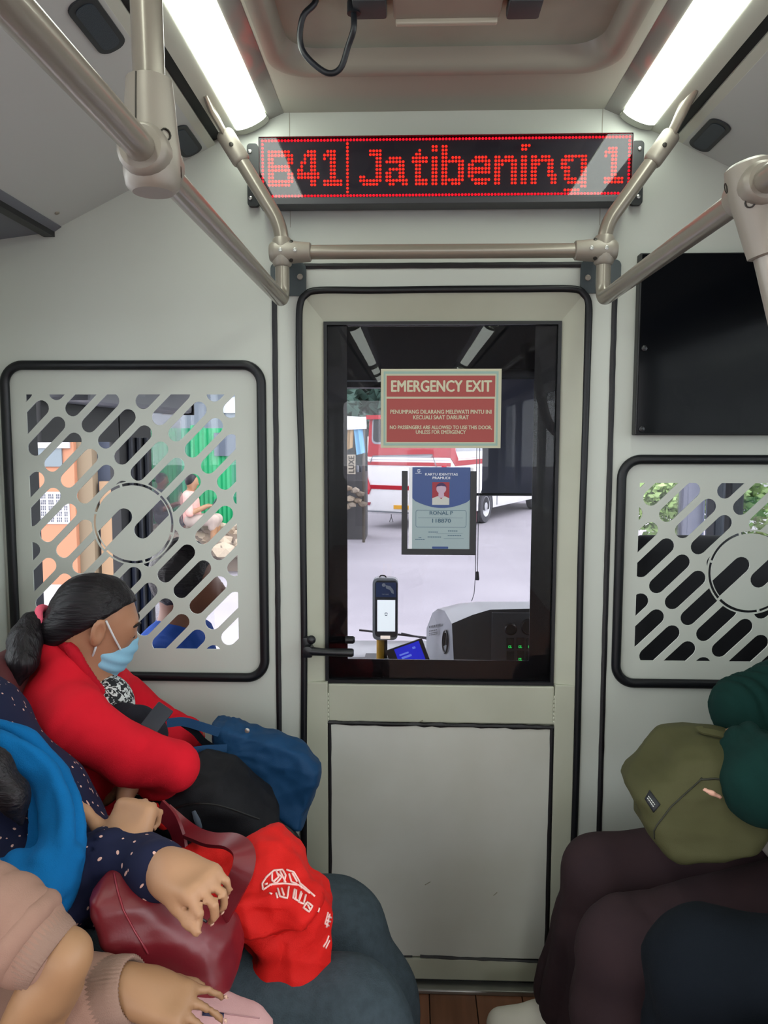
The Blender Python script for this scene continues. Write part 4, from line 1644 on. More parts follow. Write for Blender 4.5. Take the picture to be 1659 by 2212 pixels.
f0, f1 = P(810, 1254, YR - .01), P(858, 1376, YR - .01)
fb = MB()
fb.prism([rrect(f0.x, f1.z, f1.x, f0.z, .014)], YR - .0112, YR - .0075)
fb.build('front_face', mat('reader_front', '2b313c', .25), rd)
def rq(mb, a, b, d0=.0128, d1=.0113):
    p, q = P(*a, YR - .011), P(*b, YR - .011)
    mb.box((p.x, YR - d0, q.z), (q.x, YR - d1, p.z))
mb = MB()
rq(mb, (812, 1258), (856, 1290))
mb.build('tap_panel', mat('tap_blue', '1d3f78', .3), rd)
mb = MB()
rq(mb, (815, 1296), (853.5, 1364))
mb.build('lit_screen', mat('screen_lit', 'f4fbff', .3, emit=('f0faff', 1.0)), rd)
mb = MB()
for k in range(2):
    c = P(834, 1326.5, YR - .011)
    a0 = PI * k + .3
    o_ = [(c.x + .0062 * math.cos(a0 + t), c.z + .0062 * math.sin(a0 + t)) for t in [2.5 * i / 8 for i in range(9)]]
    i_ = [(c.x + .0036 * math.cos(a0 + t), c.z + .0036 * math.sin(a0 + t)) for t in [2.5 * i / 8 for i in range(8, -1, -1)]]
    mb.prism([o_ + i_], YR - .0133, YR - .0129)
mb.build('screen_emblem', mat('emblem_teal', '23566a', .4), rd, kind='stuff')
mb = MB()
rq(mb, (822, 1373), (843, 1380))
mb.build('receipt_light', mat('receipt_light', 'fff4e4', .4, emit=('fff0e0', .9)), rd)
mb = MB()
p = P(829, 1263.5, YR - .011)
mb.lathe([(.0035, 0), (.0068, 0), (.0068, .0006), (.0035, .0006)], (p.x, YR - .013, p.z), (0, -1, 0), 16)
p, q = P(834, 1263, 0), P(850, 1280, 0)
hp = [(833, 1264), (843, 1266), (850, 1275), (851, 1283), (846, 1281), (842, 1274), (834, 1271)]
mb.prism([[(P(*a, YR - .012).x, P(*a, YR - .012).z) for a in hp]], YR - .0138, YR - .0128)
mb.build('tap_icon', mat('icon_grey', 'aab4c4', .4), rd)
mb = MB()
p = P(833, 1285, YR - .012)
put_text(mb, 'TAP HERE', .0062, (p.x - .001, YR - .0132, p.z), bold=.01, extrude=.0002, width=.026)
mb.build('lettering', M('icon_grey'), rd, kind='stuff')
mb = MB()
t_ = P(827, 1247, YR + .01)
mb.tube(smooth_path([t_ + Vector((-.013, 0, -.002)), t_ + Vector((-.008, 0, .006)), t_ + Vector((.006, 0, .006)), t_ + Vector((.014, 0, -.002))], 5), .0025, 8)
mb.build('top_loop', M('black_plastic'), rd)

# tablet
T0, T1 = P(833, 1406, .95), P(911, 1378, .95)
u = (T1 - T0).normalized()
n_ = Vector((0, -1, .12)).normalized()
v_ = n_.cross(u).normalized()
if v_.z > 0:
    v_ = -v_
Wt = (T1 - T0).length
tb = empty('tablet', (T0 + T1) / 2 + v_ * .1, 'small tilted tablet with glowing blue screen behind the door', 'tablet')
def slab(mb, u0, v0, u1, v1, d0, d1):
    q = [T0 + u * a + v_ * b for a, b in ((u0, v0), (u1, v0), (u1, v1), (u0, v1))]
    mb.add([p + n_ * d0 for p in q] + [p + n_ * d1 for p in q], [(0, 1, 2, 3), (7, 6, 5, 4), (0, 4, 5, 1), (1, 5, 6, 2), (2, 6, 7, 3), (3, 7, 4, 0)])
    return mb
slab(MB(), 0, 0, Wt, .1, -.012, 0).build('case', M('black_plastic'), tb, bevel=.003)
slab(MB(), Wt * .22, .006, Wt * .9, .09, .0002, .001).build('screen', mat('tablet_blue', '1520c0', .2, emit=('1a26d8', .8)), tb)
mb = MB()
slab(mb, Wt * .30, .03, Wt * .55, .036, .0012, .0016)
slab(mb, Wt * .33, .042, Wt * .6, .05, .0012, .0016)
slab(mb, Wt * .68, .02, Wt * .76, .028, .0012, .0016)
mb.build('screen_icons', mat('tablet_pale', '6f8bf0', .3, emit=('6f8bf0', .7)), tb, kind='stuff')
MB().box((T0.x + .03, .952, .40), (T0.x + .06, .975, T0.z - .04)).build('bracket', M('dark_plastic'), tb)

# dashboard binnacle on the driver's side
S = []
for pts in (((920, 1440, 1.25), (921.6, 1357, 1.25), (934, 1324, 1.2), (946, 1315, 1.12), (960, 1319, 1.0), (976, 1347, .87), (981, 1440, .85)),
            ((1000, 1440, 1.27), (1000, 1340, 1.27), (1010, 1305, 1.22), (1030, 1300, 1.12), (1046, 1303, 1.0), (1058, 1317, .87), (1062, 1440, .85)),
            ((1330, 1440, 1.27), (1330, 1340, 1.27), (1330, 1303, 1.22), (1330, 1299, 1.12), (1330, 1302, 1.0), (1330, 1310, .87), (1330, 1440, .85))):
    S.append([P(*p) for p in pts])
# extra section between the first and second: the hood bulges
mid = [(a * .45 + b * .55) for a, b in zip(S[0], S[1])]
for k in (2, 3, 4):
    mid[k] = mid[k] + Vector((0, 0, .006))
mid[5] = mid[5] + Vector((0, 0, .004))
S.insert(1, mid)
dash = empty('dashboard', (.5, 1.0, 0), 'grey and black curved dashboard with lit green switches beyond the door glass', 'dashboard')
mb = MB()
vs = [p for s in S for p in s]
def dq(i, j):
    return (i * 7 + j, (i + 1) * 7 + j, (i + 1) * 7 + j + 1, i * 7 + j + 1)
mb.add(vs, [dq(i, j) for i in range(3) for j in (0, 1, 2, 3, 4)])
mb.build('hood', mat('dash_pale', 'c2c6cd', .35), dash, smooth='all')
mb = MB()
mb.add([p + Vector((0, -.002, 0)) for p in vs], [dq(i, 5) for i in range(3)])
mb.build('driver_face', mat('dash_dark', '34363c', .5), dash)
mb = MB()
mb.add(S[0], [tuple(range(7))])
ctr = sum(S[0], Vector()) / 7
en = (S[0][6] - S[0][0]).cross(S[0][2] - S[0][0]).normalized()
if en.x > 0:
    en = -en
mb.build('end_panel', mat('dash_end', 'a9aeb6', .4), dash)
def onend(fr, up):
    """point on the end panel: fr 0 far .. 1 near, height up in metres above the window bottom"""
    b0 = S[0][0] + (S[0][6] - S[0][0]) * fr
    t = (P(950, 1420, 1.05).z) + up
    return Vector((b0.x, b0.y, t)) + en * .002
mb = MB()
nearx = (S[0][6] - S[0][0]).normalized()
c = onend(.72, .085)
eo = [c + nearx * .036 * math.cos(t) + Vector((0, 0, .043 * math.sin(t))) for t in [2 * PI * k / 24 for k in range(24)]]
mb.tube(eo, .0035, 6, closed=True)
mb.build('emblem_ring', mat('emblem_black', '1c1e24', .35), dash)
mb = MB()
for tri in (((-.022, -.012), (.0, .03), (.022, -.012)),):
    mb.tube([c + nearx * a + Vector((0, 0, b)) for a, b in tri], .005, 6)
mb.build('emblem_mark', M('emblem_black'), dash)
mb = MB()
for k, (a, wd, h_) in enumerate(((.098, .21, .008), (.083, .15, .004), (.074, .16, .003), (.067, .16, .003))):
    q = onend(.13, a - .02)
    nseg = 5 if k else 7
    for i in range(nseg):
        p0 = q + nearx * (wd * .9 * i / nseg)
        p1 = q + nearx * (wd * .9 * (i + .75) / nseg)
        mb.add([p0, p1, p1 + Vector((0, 0, h_)), p0 + Vector((0, 0, h_))], [(0, 1, 2, 3)])
mb.build('maker_lettering', mat('emblem_text', '3c4048', .5), dash, kind='stuff')
def face(px, py, off=.006):
    return P(px, py, .85 - off)
mb = MB()
a, b = face(1062, 1322), face(1250, 1440)
mb.box((a.x, .838, b.z), (b.x, .846, a.z))
mb.build('instrument_panel', mat('panel_grey', '43464d', .45), dash, bevel=.004)
for (px, py, r_, nm) in ((1103, 1359, .022, 'switch_knob'), (1143, 1354, .03, 'gauge'), (1190, 1354, .03, 'gauge')):
    c = face(px, py, .014)
    mb = MB()
    mb.lathe([(r_, 0), (r_, .006), (r_ * .82, .01), (r_ * .8, .006), (.0, .006)], (c.x, .838, c.z), (0, -1, 0), 20, caps=False)
    mb.build(nm, M('black_plastic'), dash, smooth=True)
    if nm == 'gauge':
        MB().tube([(c.x, .83, c.z), (c.x + .014, .83, c.z + .014)], .0012, 6).build('needle', M('trim_pale'), dash)
green = mat('switch_green', '30ff70', .4, emit=('22f060', .9))
for i, px in enumerate((1102, 1124, 1145, 1166)):
    for j, (py0, py1) in enumerate(((1378, 1402), (1406, 1432))):
        a, b = face(px - 8, py0, .016), face(px + 8, py1, .016)
        bt = MB().box((a.x, .830, b.z), (b.x, .839, a.z)).build('rocker_switch', M('black_plastic'), dash, bevel=.002)
        if (i, j) in ((0, 0), (1, 0), (2, 0), (1, 1), (3, 1)):
            m_ = MB()
            py = 1397 if j == 0 else 1424
            c = face(px, py, .022)
            m_.box((c.x - .006, .8285, c.z - .0045), (c.x + .006, .8297, c.z - .003))
            m_.box((c.x - .006, .8285, c.z + .002), (c.x + .004, .8297, c.z + .0035))
            m_.box((c.x - .006, .8285, c.z - .003), (c.x - .0045, .8297, c.z + .002))
            m_.box((c.x + .001, .8285, c.z - .003), (c.x + .0025, .8297, c.z + .002))
            m_.build('green_symbol', green, bt)

# driver's seat
d0, d1 = P(1392, 1160, .5), P(1650, 1160, .5)
ds = empty('driver_seat', (d0.x + .2, .55, 0), 'black high-backed driver seat seen through the lower part of the right-hand grille', 'seat')
so = Solid()
so.rbox((d0.x + .20, .50, .74), (.245, .065, .365), .05, rotm(-6, 0, 0), k=.02)
so.build('backrest', mat('seat_black', '15151a', .85), ds, h=.02)
so = Solid()
so.rbox((d0.x + .20, .74, .42), (.245, .25, .07), .05, None, k=.02)
so.build('cushion', M('seat_black'), ds, h=.02)
MB().box((d0.x + .05, .55, 0), (d0.x + .35, .9, .36)).build('pedestal', M('dark_plastic'), ds, bevel=.02)
# ------------------------------------------------------------------ the yard outside
ZG = -.75
MB().box((-60, 0.5, ZG - .1), (60, 80, ZG)).build('ground', M('asphalt'), kind='structure')
MB().box((-60, -60, ZG - .1), (60, 0.5, ZG)).build('ground.001', M('asphalt'), kind='structure')

# parked coach, red and white, seen from behind
hd = Vector((.438, .899, 0)).normalized()         # where it heads
rt = Vector((.899, -.438, 0)).normalized()        # its right
RL = Vector((-1.06, 16.86, 0))                    # rear left corner on plan
BWID, BLEN, Z0, Z1 = 2.2, 9.0, -.40, 1.93
coach = empty('coach', RL + rt * BWID / 2 + Vector((0, 0, ZG)), 'red and white coach parked in the yard seen from behind', 'bus')
wht, rdm = mat('coach_white', 'e9e9e9', .3), mat('coach_red', 'a81228', .55, spec=.15)
dkg = mat('coach_glass', '1c2128', .3, spec=.25)


def bp(r, a, z, o=0.0):
    """r across the rear from its left corner, a ahead from the rear, z up, o outwards from the rear"""
    return RL + rt * r + hd * (a - o) + Vector((0, 0, z))


def rearplate(name, poly, m, d0=.0, d1=.02, par=coach, bevel=0.0, holes=None):
    mb = MB()
    mb.prism([poly] + (holes or []), d0, d1, lambda r, z, d: bp(r, lean(z), z, d))
    return mb.build(name, m, par, bevel=bevel)


def lean(z):
    return max(0, (z - .2)) * .07


def sideplate(name, poly, m, d0=.0, d1=.02, par=coach):
    mb = MB()
    mb.prism([poly], d0, d1, lambda a, z, d: RL + rt * (BWID + d) + hd * a + Vector((0, 0, z)))
    return mb.build(name, m, par)


so = MB()
prof = [(0.0, Z0 + .12), (.03, Z0), (BLEN, Z0), (BLEN, 1.85), (.30, 1.95), (.15, 1.93), (.115, 1.85), (lean(1.2), 1.2), (0, .2)]
so.prism([prof], 0, BWID, lambda a, z, d: RL + rt * d + hd * a + Vector((0, 0, z)))
so.build('body_shell', wht, coach, bevel=.05, smooth=True)
# rear face measured in the photograph's own proportions: helper from the picture to the face
def rp(px, py):
    d = _ray(px, py)
    n = -hd
    t = (RL - CAM).dot(n) / d.dot(n)
    q = CAM + d * t - RL
    return (q.dot(rt), q.z)
rearplate('upper_red', [(.02, 1.9), (BWID - .02, 1.9), (BWID - .02, .98), (.0, .98)], rdm, .0, .012)
rearplate('spoiler', [(-.02, 1.98), (BWID + .02, 1.98), (BWID + .02, 1.88), (-.02, 1.88)], rdm, -.05, .12)
a, b = rp(803, 903), rp(803, 955)
rearplate('rear_window', rrect(a[0], b[1], BWID - a[0], a[1], .1), dkg, .012, .02)
rearplate('window_rim', rrect(a[0] - .04, b[1] - .05, BWID - a[0] + .04, a[1] + .02, .12), mat('rim_grey', '8a8d94', .4), .010, .016)
rearplate('white_line', [(.0, .97), (BWID, .97), (BWID, .92), (.0, .92)], wht, .0, .016)
rearplate('red_band', [(.0, .86), (BWID, .86), (BWID, .78), (.0, .78)], rdm, .0, .014)
t = [rp(798, 1000), rp(803.5, 985), rp(932, 982), rp(942, 1009)]
mb = MB()
mb.tube([bp(p[0], lean(p[1]), p[1], .016) for p in t], .012, 6)
mb.build('panel_seam', mat('seam_dark', '6d7278', .4), coach)
rearplate('panel_shadow_bar', [(t[1][0], t[1][1] + .0), (t[2][0], t[2][1] + .0), (t[2][0] - .02, t[2][1] - .07), (t[1][0] + .02, t[1][1] - .07)], mat('bar_grey', 'a0a4a8', .4), .002, .014)
z_ = rp(850, 1053)[1]
rearplate('lower_red_band', [(.1, z_ + .045), (BWID - .1, z_ + .045), (BWID - .1, z_ - .05), (.1, z_ - .05)], rdm, .0, .014)
for nm, pts in (('tail_lamp', ((786, 1000), (793, 1030), (802, 1055), (797, 1068), (789, 1062))), ('tail_lamp', ((953, 1008), (963, 1001), (963, 1062), (955, 1068), (948, 1055), (957, 1030)))):
    q = [rp(*p) for p in pts]
    rearplate(nm, q, mat('lamp_red', 'c21530', .2), .0, .025)
for px in (798, 938):
    q = [rp(px - 5, 1085), rp(px + 3, 1085), rp(px + 1, 1091), rp(px - 6, 1091)]
    rearplate('reflector', q, mat('reflector_red', '9c3048', .3), .0, .015)
q0, q1 = rp(851, 1091), rp(888, 1101)
rearplate('number_plate', [(q0[0], q1[1]), (q1[0], q1[1]), (q1[0], q0[1]), (q0[0], q0[1])], mat('plate_yellow', 'd69c20', .5), .0, .02)
rearplate('bumper_line', [(.02, Z0 + .07), (BWID - .02, Z0 + .07), (BWID - .02, Z0 + .04), (.02, Z0 + .04)], M('seam_dark'), .0, .014)
mb = MB()
h0 = rp(839, 1112)
hk = bp(h0[0], .15, Z0, 0)
mb.tube([hk + Vector((0, 0, .02)), hk + Vector((0, 0, -.08)), hk + Vector((-.045, 0, -.2)), hk + Vector((.045, 0, -.2)), hk + Vector((0, 0, -.08))], .009, 6)
mb.build('tow_loop', M('black_plastic'), coach)
# right flank
sideplate('flank_window', [(.35, 1.12), (BLEN - .4, 1.12), (BLEN - .4, 1.85), (.3, 1.85)], mat('flank_glass', '8b929a', .15, spec=.7), .0, .012)
sideplate('flank_red', [(0.06, 1.9), (.3, 1.12), (.45, .95), (BLEN, 1.02), (BLEN, .86), (.3, .78), (0, .98)], rdm, .0, .014)
sideplate('flank_line', [(.46, .945), (BLEN, 1.01), (BLEN, .97), (.44, .905)], wht, .002, .018)
for (dd, nm) in ((2.35, 'wheel'), (6.9, 'wheel')):
    wc = RL + rt * (BWID - .12) + hd * dd + Vector((0, 0, ZG + .43))
    sideplate('wheel_arch', [(dd + .52 * math.cos(t_), ZG + .43 + .52 * math.sin(t_)) for t_ in [PI * k / 14 - .12 for k in range(15)]] + [(dd - .5, Z0 - .0), (dd + .5, Z0)], mat('arch_dark', '202127', .7), .0, .016)
    wm = MB()
    wm.lathe([(.30, -.13), (.41, -.12), (.43, -.08), (.43, .1), (.41, .14), (.29, .15), (.27, .1)], wc, rt, 28)
    wo = wm.build('wheel', mat('tyre', '4a4a50', .8), coach, smooth=True)
    wm = MB()
    wm.lathe([(.275, .10), (.265, .145), (.2, .11), (.12, .10), (.1, .145), (.05, .15)], wc, rt, 24)
    wm.build('rim', mat('rim_pale', 'c0c2c4', .4, metal=.3), wo, smooth=True)
sideplate('mud_flap', [(1.55, Z0), (1.8, Z0), (1.8, ZG + .08), (1.55, ZG + .08)], mat('flap_red', '6d2a38', .6), -.3, -.02)
sideplate('hatch_seam', [(3.2, Z0 + .06), (3.23, Z0 + .06), (3.23, .8), (3.2, .8)], M('seam_dark'), .0, .012)

# ------------------------------------------------------------------ trees
leafm = []
for i, (c1, c2) in enumerate((('3a574e', '5f8070'), ('5a7a5a', '87a578'), ('6c8b4c', 'a5bd7e'))):
    leafm.append(mat('leaf_%d' % i, c1, .6, var=(1.5, c2, 1.0)))
barkm = mat('bark', '4f4436', .9, bump=(40, .5, .01))


def tree(x, y, h, crown, seed, label, m, n=1500, ls=1.0):
    rnd = random.Random(seed)
    t = empty('tree', (x, y, ZG), label, 'tree', 'trees round the yard')
    mb = MB()
    base = Vector((x, y, ZG))
    top = base + Vector((rnd.uniform(-.3, .3), rnd.uniform(-.3, .3), h * .75))
    mb.tube(smooth_path([base, base + (top - base) * .5 + Vector((rnd.uniform(-.2, .2), 0, 0)), top], 4), [.16 - .1 * k / 8 for k in range(9)], 8)
    for k in range(6):
        a = rnd.uniform(0, 2 * PI)
        s = base + (top - base) * rnd.uniform(.45, .9)
        mb.tube([s, s + Vector((math.cos(a) * crown[0] * .6, math.sin(a) * crown[1] * .6, h * rnd.uniform(.1, .3)))], [.06, .02], 6)
    mb.build('trunk', barkm, t, smooth=True)
    cl = [(Vector((x + rnd.gauss(0, .45) * crown[0], y + rnd.gauss(0, .4) * crown[1], ZG + h * .62 + rnd.uniform(-.5, .5) * crown[2] * 1.3)), rnd.uniform(.35, .6)) for _ in range(16)]
    vs, fs = [], []
    for _ in range(n):
        c, r = rnd.choice(cl)
        d = Vector((rnd.gauss(0, 1), rnd.gauss(0, 1), rnd.gauss(0, 1))).normalized() * r * min(crown) * rnd.uniform(.5, 1.0)
        p = c + d
        s = rnd.uniform(.12, .24) * ls
        a = Vector((rnd.gauss(0, 1), rnd.gauss(0, 1), rnd.gauss(0, .6))).normalized() * s
        b = a.cross(Vector((rnd.gauss(0, 1), rnd.gauss(0, 1), rnd.gauss(0, 1)))).normalized() * s * .5
        o = len(vs)
        vs += [p - a, p + b, p + a, p - b]
        fs.append((o, o + 1, o + 2, o + 3))
    fo = MB().add(vs, fs)
    fo.build('foliage', m, t, kind='stuff', fix=False)


tree(-3.0, 25, 6.8, (3.2, 2, 2.6), 3, 'dark green tree behind the stall left of the coach', leafm[0], 5000, 1.7)
tree(4.2, 30, 7.6, (3.4, 2, 2.8), 4, 'tall green tree behind the middle of the coach', leafm[0], 5000, 1.7)
tree(11.5, 33, 8, (3.0, 2, 2.6), 5, 'green tree far to the right behind the coach', leafm[1], 4000, 1.7)
tree(5.1, 13, 2.3, (1.7, 1.3, 1.5), 6, 'light green tree seen through the top left slots of the right-hand grille', leafm[2], 7000, .5)
tree(5.8, 8.5, 3.2, (1.3, 1.2, 1.2), 8, 'low leafy tree seen through the badge of the right-hand grille', leafm[2], 6000, .5)
tree(-7.5, 20, 8, (2.6, 2, 2.4), 9, 'bluish green tree rising over the green fence', leafm[1], 4000, 1.7)

# ------------------------------------------------------------------ green sheet fence, stone bank and kiosk to the left
gY = 11.0
ga, gb = P(300, 1120, gY).x, P(560, 1120, gY).x
zt, zb = P(430, 925, gY).z, P(430, 1132, gY).z
gf = empty('green_fence', ((ga + gb) / 2, gY, zb), 'bright green sheet fence behind the two people sitting outside', 'fence')
nsh = 9
for i in range(nsh):
    x0_, x1_ = ga + (gb - ga) * i / nsh, ga + (gb - ga) * (i + 1) / nsh
    mb = MB()
    zz = zt + (.05 if i % 3 == 1 else 0)
    mb.prism([[(x0_ + .004 + (x1_ - x0_) * k / 6, gY + (.012 if k % 2 else -.012)) for k in range(7)] + [(x0_ + (x1_ - x0_) * k / 6, gY + .03 + (.012 if k % 2 else -.012)) for k in range(6, -1, -1)]], zb, zz, lambda x, y, d: (x, y, d))
    mb.build('panel', mat('fence_green', '12985f', .55) if i % 4 != 3 else mat('fence_green_dark', '107d58', .55), gf)
MB().box((ga, gY - .03, zb - .18), (gb, gY + .05, zb)).build('pale_kerb', mat('kerb_white', 'c9ccd0', .7), gf)
# wall and roof behind the fence
bd = empty('shop_building', ((ga + gb) / 2, gY + 1.2, ZG), 'grey shop front with a pale roof rising behind the green fence', 'building')
MB().box((ga - .2, gY + .9, ZG), (gb + .3, gY + 3, zt + 1.0)).build('wall', mat('shop_grey', '78828c', .8), bd)
MB().box((ga - .4, gY + .3, zt + .95), (gb + .5, gY + 3.2, zt + 1.08)).build('roof', mat('roof_pale', 'd3d8de', .6), bd)
q0, q1 = P(480, 858, gY + .85), P(515, 892, gY + .85)
MB().box((q0.x, gY + .85, q1.z), (q1.x, gY + .89, q0.z)).build('sign_board', mat('sign_pale', 'c6d0dc', .6), bd)
q0, q1 = P(462, 935, gY - .06), P(516, 985, gY - .06)
MB().box((q0.x, gY - .06, q1.z), (q1.x, gY - .03, q0.z)).build('dark_window', mat('shop_window', '44505e', .3), bd)
# retaining bank of stones
rnd = random.Random(12)
rk = empty('stone_bank', (P(450, 1160, gY - .4).x, gY - .4, ZG), 'low bank of rough brown stones under the green fence', 'stones', kind=None)
stm = [mat('stone_%d' % i, c, .9, bump=(25, .6, .01)) for i, c in enumerate(('8a7a68', '9b8f80', '6e6357', 'a89a86'))]


def stone(c, r, m, par, seed):
    rn = random.Random(seed)
    bm = bmesh.new()
    bmesh.ops.create_icosphere(bm, subdivisions=1, radius=1)
    for v in bm.verts:
        v.co = Vector((v.co.x * r[0], v.co.y * r[1], v.co.z * r[2])) * rn.uniform(.8, 1.15) + Vector(c)
    me = bpy.data.meshes.new('stone')
    bm.to_mesh(me)
    bm.free()
    me.materials.append(m)
    o = bpy.data.objects.new('stone', me)
    COL.objects.link(o)
    o.parent = par
    o.matrix_parent_inverse = world_of(par).inverted()


for i in range(90):
    px, py = rnd.uniform(262, 540), rnd.uniform(1142, 1196)
    yy = gY - .25 - (py - 1135) / 60 * .55
    c = P(px, py, yy)
    stone(c, (rnd.uniform(.12, .26), rnd.uniform(.1, .2), rnd.uniform(.09, .17)), rnd.choice(stm), rk, i)
MB().box((P(262, 1150, gY).x, gY - .55, ZG), (P(560, 1150, gY).x, gY - .1, zb - .1)).build('earth_core', mat('earth', '7d7063', .95), rk)
# orange kiosk
kY = 9.2
k0, k1 = P(60, 1190, kY), P(158, 955, kY)
ks = empty('orange_kiosk', ((k0.x + k1.x) / 2, kY + .5, ZG), 'orange painted kiosk with a printed white sheet seen through the left grille', 'kiosk')
MB().box((k0.x, kY, ZG), (k1.x, kY + .9, k1.z + .8)).build('wall', mat('kiosk_orange', '96654c', .7), ks)
q0, q1 = P(84, 968, kY), P(136, 1008, kY)
MB().box((q0.x, kY - .03, q1.z), (q1.x, kY - .001, q0.z)).build('window', mat('kiosk_window', '5a656c', .3), ks)
MB().box((q0.x - .05, kY - .05, q0.z), (q1.x + .12, kY, q0.z + .12)).build('window_head', mat('kiosk_white', '98979a', .6), ks)
q0, q1 = P(84, 1062, kY), P(152, 1132, kY)
sh_ = MB().box((q0.x, kY - .012, q1.z), (q1.x, kY - .001, q0.z)).build('notice_sheet', M('kiosk_white'), ks)
mb = MB()
rows = 5
for r_ in range(rows):
    for h_ in (0, 1):
        for c_ in range(14):
            if c_ % 4 == 3:
                continue
            x = q0.x + (q1.x - q0.x) * (.06 + .9 * c_ / 14)
            z = q0.z - (q0.z - q1.z) * (.1 + .18 * r_ + .075 * h_)
            w_ = (q1.x - q0.x) * .045
            mb.box((x, kY - .015, z - .018), (x + w_ * rnd.uniform(.6, 1), kY - .0125, z + .012))
mb.build('sheet_print', mat('print_ink', '4b4e58', .7), sh_, kind='stuff')
q0, q1 = P(158, 1200, kY), P(190, 930, kY)
MB().box((q0.x, kY + .1, ZG), (q1.x, kY + .9, k1.z + .8)).build('side_post', mat('kiosk_beige', '6b5e4c', .8), ks)
q0, q1 = P(190, 1130, kY), P(250, 930, kY)
MB().box((q0.x, kY + .3, ZG + .4), (q1.x, kY + .95, k1.z + .8)).build('dark_doorway', mat('kiosk_blue', '1f2839', .6), ks)
q0, q1 = P(205, 1130, kY), P(250, 1070, kY)
MB().box((q0.x, kY + .2, ZG), (q1.x, kY + .3, q0.z + .6)).build('counter', mat('kiosk_tan', '82684f', .7), ks)

# ------------------------------------------------------------------ stall beside the coach
sY = 14.5
st = empty('market_stall', (P(770, 1000, sY).x, sY, ZG), 'small market stall with a white awning left of the coach', 'stall')
q0, q1 = P(735, 908, sY), P(795, 925, sY)
aw = MB()
aw.add([(q0.x, sY - .5, q1.z), (q1.x, sY - .5, q1.z + .03), (q1.x - .1, sY + 1.0, q0.z + .1), (q0.x, sY + 1.0, q0.z + .12),
        (q0.x, sY - .5, q1.z - .05), (q1.x, sY - .5, q1.z - .02), (q1.x - .1, sY + 1.0, q0.z + .05), (q0.x, sY + 1.0, q0.z + .07)],
       [(0, 1, 2, 3), (7, 6, 5, 4), (0, 4, 5, 1), (1, 5, 6, 2), (2, 6, 7, 3), (3, 7, 4, 0)])
aw.build('awning', mat('awning_white', 'dcdcda', .6), st)
for px in (742, 788):
    q = P(px, 1000, sY)
    MB().tube([(q.x, sY - .4, ZG), (q.x, sY - .4, q1.z)], .03, 8).build('post', mat('stall_post', '4d473f', .8), st)
q0, q1 = P(736, 1090, sY + .1), P(790, 1020, sY + .1)
MB().box((q0.x, sY + .05, ZG), (q1.x, sY + .8, q1.z)).build('counter', mat('stall_dark', '4c4b4c', .8), st)
MB().box((q0.x, sY + .8, ZG), (q1.x, sY + .85, P(750, 925, sY).z)).build('back_sheet', mat('stall_back', '3d4446', .8), st)
for nm, a, b, col, sk in (('hanging_cloth', (764, 926), (783, 983), '7fb9dc', .06), ('hanging_cloth', (751, 928), (764, 972), 'b99e78', -.02)):
    q0, q1 = P(*a, sY - .45), P(*b, sY - .45)
    mb = MB()
    nn_ = 8
    vs = []
    for i in range(nn_ + 1):
        t = i / nn_
        x = q0.x + (q1.x - q0.x) * t
        y = sY - .45 + .02 * math.sin(t * 9)
        vs += [(x, y, q0.z), (x + sk, y, q1.z + .05 * t), (x, y + .008, q0.z), (x + sk, y + .008, q1.z + .05 * t)]
    fs = []
    for i in range(nn_):
        o = i * 4
        fs += [(o, o + 1, o + 5, o + 4), (o + 2, o + 6, o + 7, o + 3), (o, o + 4, o + 6, o + 2), (o + 1, o + 3, o + 7, o + 5)]
    fs += [(0, 2, 3, 1), (nn_ * 4, nn_ * 4 + 1, nn_ * 4 + 3, nn_ * 4 + 2)]
    mb.add(vs, fs)
    mb.build(nm, mat('cloth_' + col, col, .8), st, smooth=True)
q0, q1 = P(749, 982, sY - .5), P(768, 1024, sY - .5)
MB().box((q0.x, sY - .53, q1.z), (q1.x, sY - .5, q0.z)).build('stall_sign', mat('sign_cream', 'b9b09c', .7), st)
mb = MB()
put_text(mb, 'DE LUXE' if False else 'LUXE', .17, ((q0.x * .35 + q1.x * .65) + .04, sY - .54, (q0.z + q1.z) / 2), u=(0, 0, 1), w=(-1, 0, 0), bold=.02, extrude=.002, width=abs(q0.z - q1.z) * .85)
mb.build('sign_lettering', mat('sign_ink', '3a352d', .7), st, kind='stuff')
rnd = random.Random(4)
for i, (px, py) in enumerate(((752, 1055), (768, 1060), (778, 1068), (756, 1078), (772, 1082), (760, 1090), (783, 1090), (748, 1095))):
    c = P(px, py, sY - .6)
    stone(c, (.11, .12, .07), stm[i % 4], st, 400 + i)
for i in range(5):
    c = P(748 + i * 8, 1022, sY)
    MB().lathe([(.03, 0), (.04, .02), (.035, .12), (.02, .16)], (c.x, sY + .1, c.z), (0, 0, 1), 8).build('jar', mat('jar_%d' % (i % 2), ('40444c', '8b8f94')[i % 2], .4), st, smooth=True)
# ------------------------------------------------------------------ seats
def seat(x_back, yc, w, sgn, label, zc=.43):
    """side-facing seat; sgn=+1 faces +x"""
    r = empty('bus_seat', (x_back + sgn * .25, yc, 0), label, 'seat', 'side seats along the saloon')
    so = Solid()
    so.rbox((x_back + sgn * .27, yc, zc - .04), (.25, w / 2, .045), .03, None, k=.02)
    so.build('cushion', M('seat_maroon'), r, h=.02)
    so = Solid()
    so.rbox((x_back + sgn * .02, yc, zc + .27), (.045, w / 2, .28), .04, rotm(0, -8 * sgn, 0), k=.02)
    so.build('backrest', M('seat_maroon'), r, h=.02)
    mb = MB()
    mb.box((x_back + sgn * .2 - .12, yc - w / 2 + .05, 0), (x_back + sgn * .2 + .12, yc + w / 2 - .05, zc - .085))
    mb.build('pedestal', M('seat_frame'), r, bevel=.01)
    return r


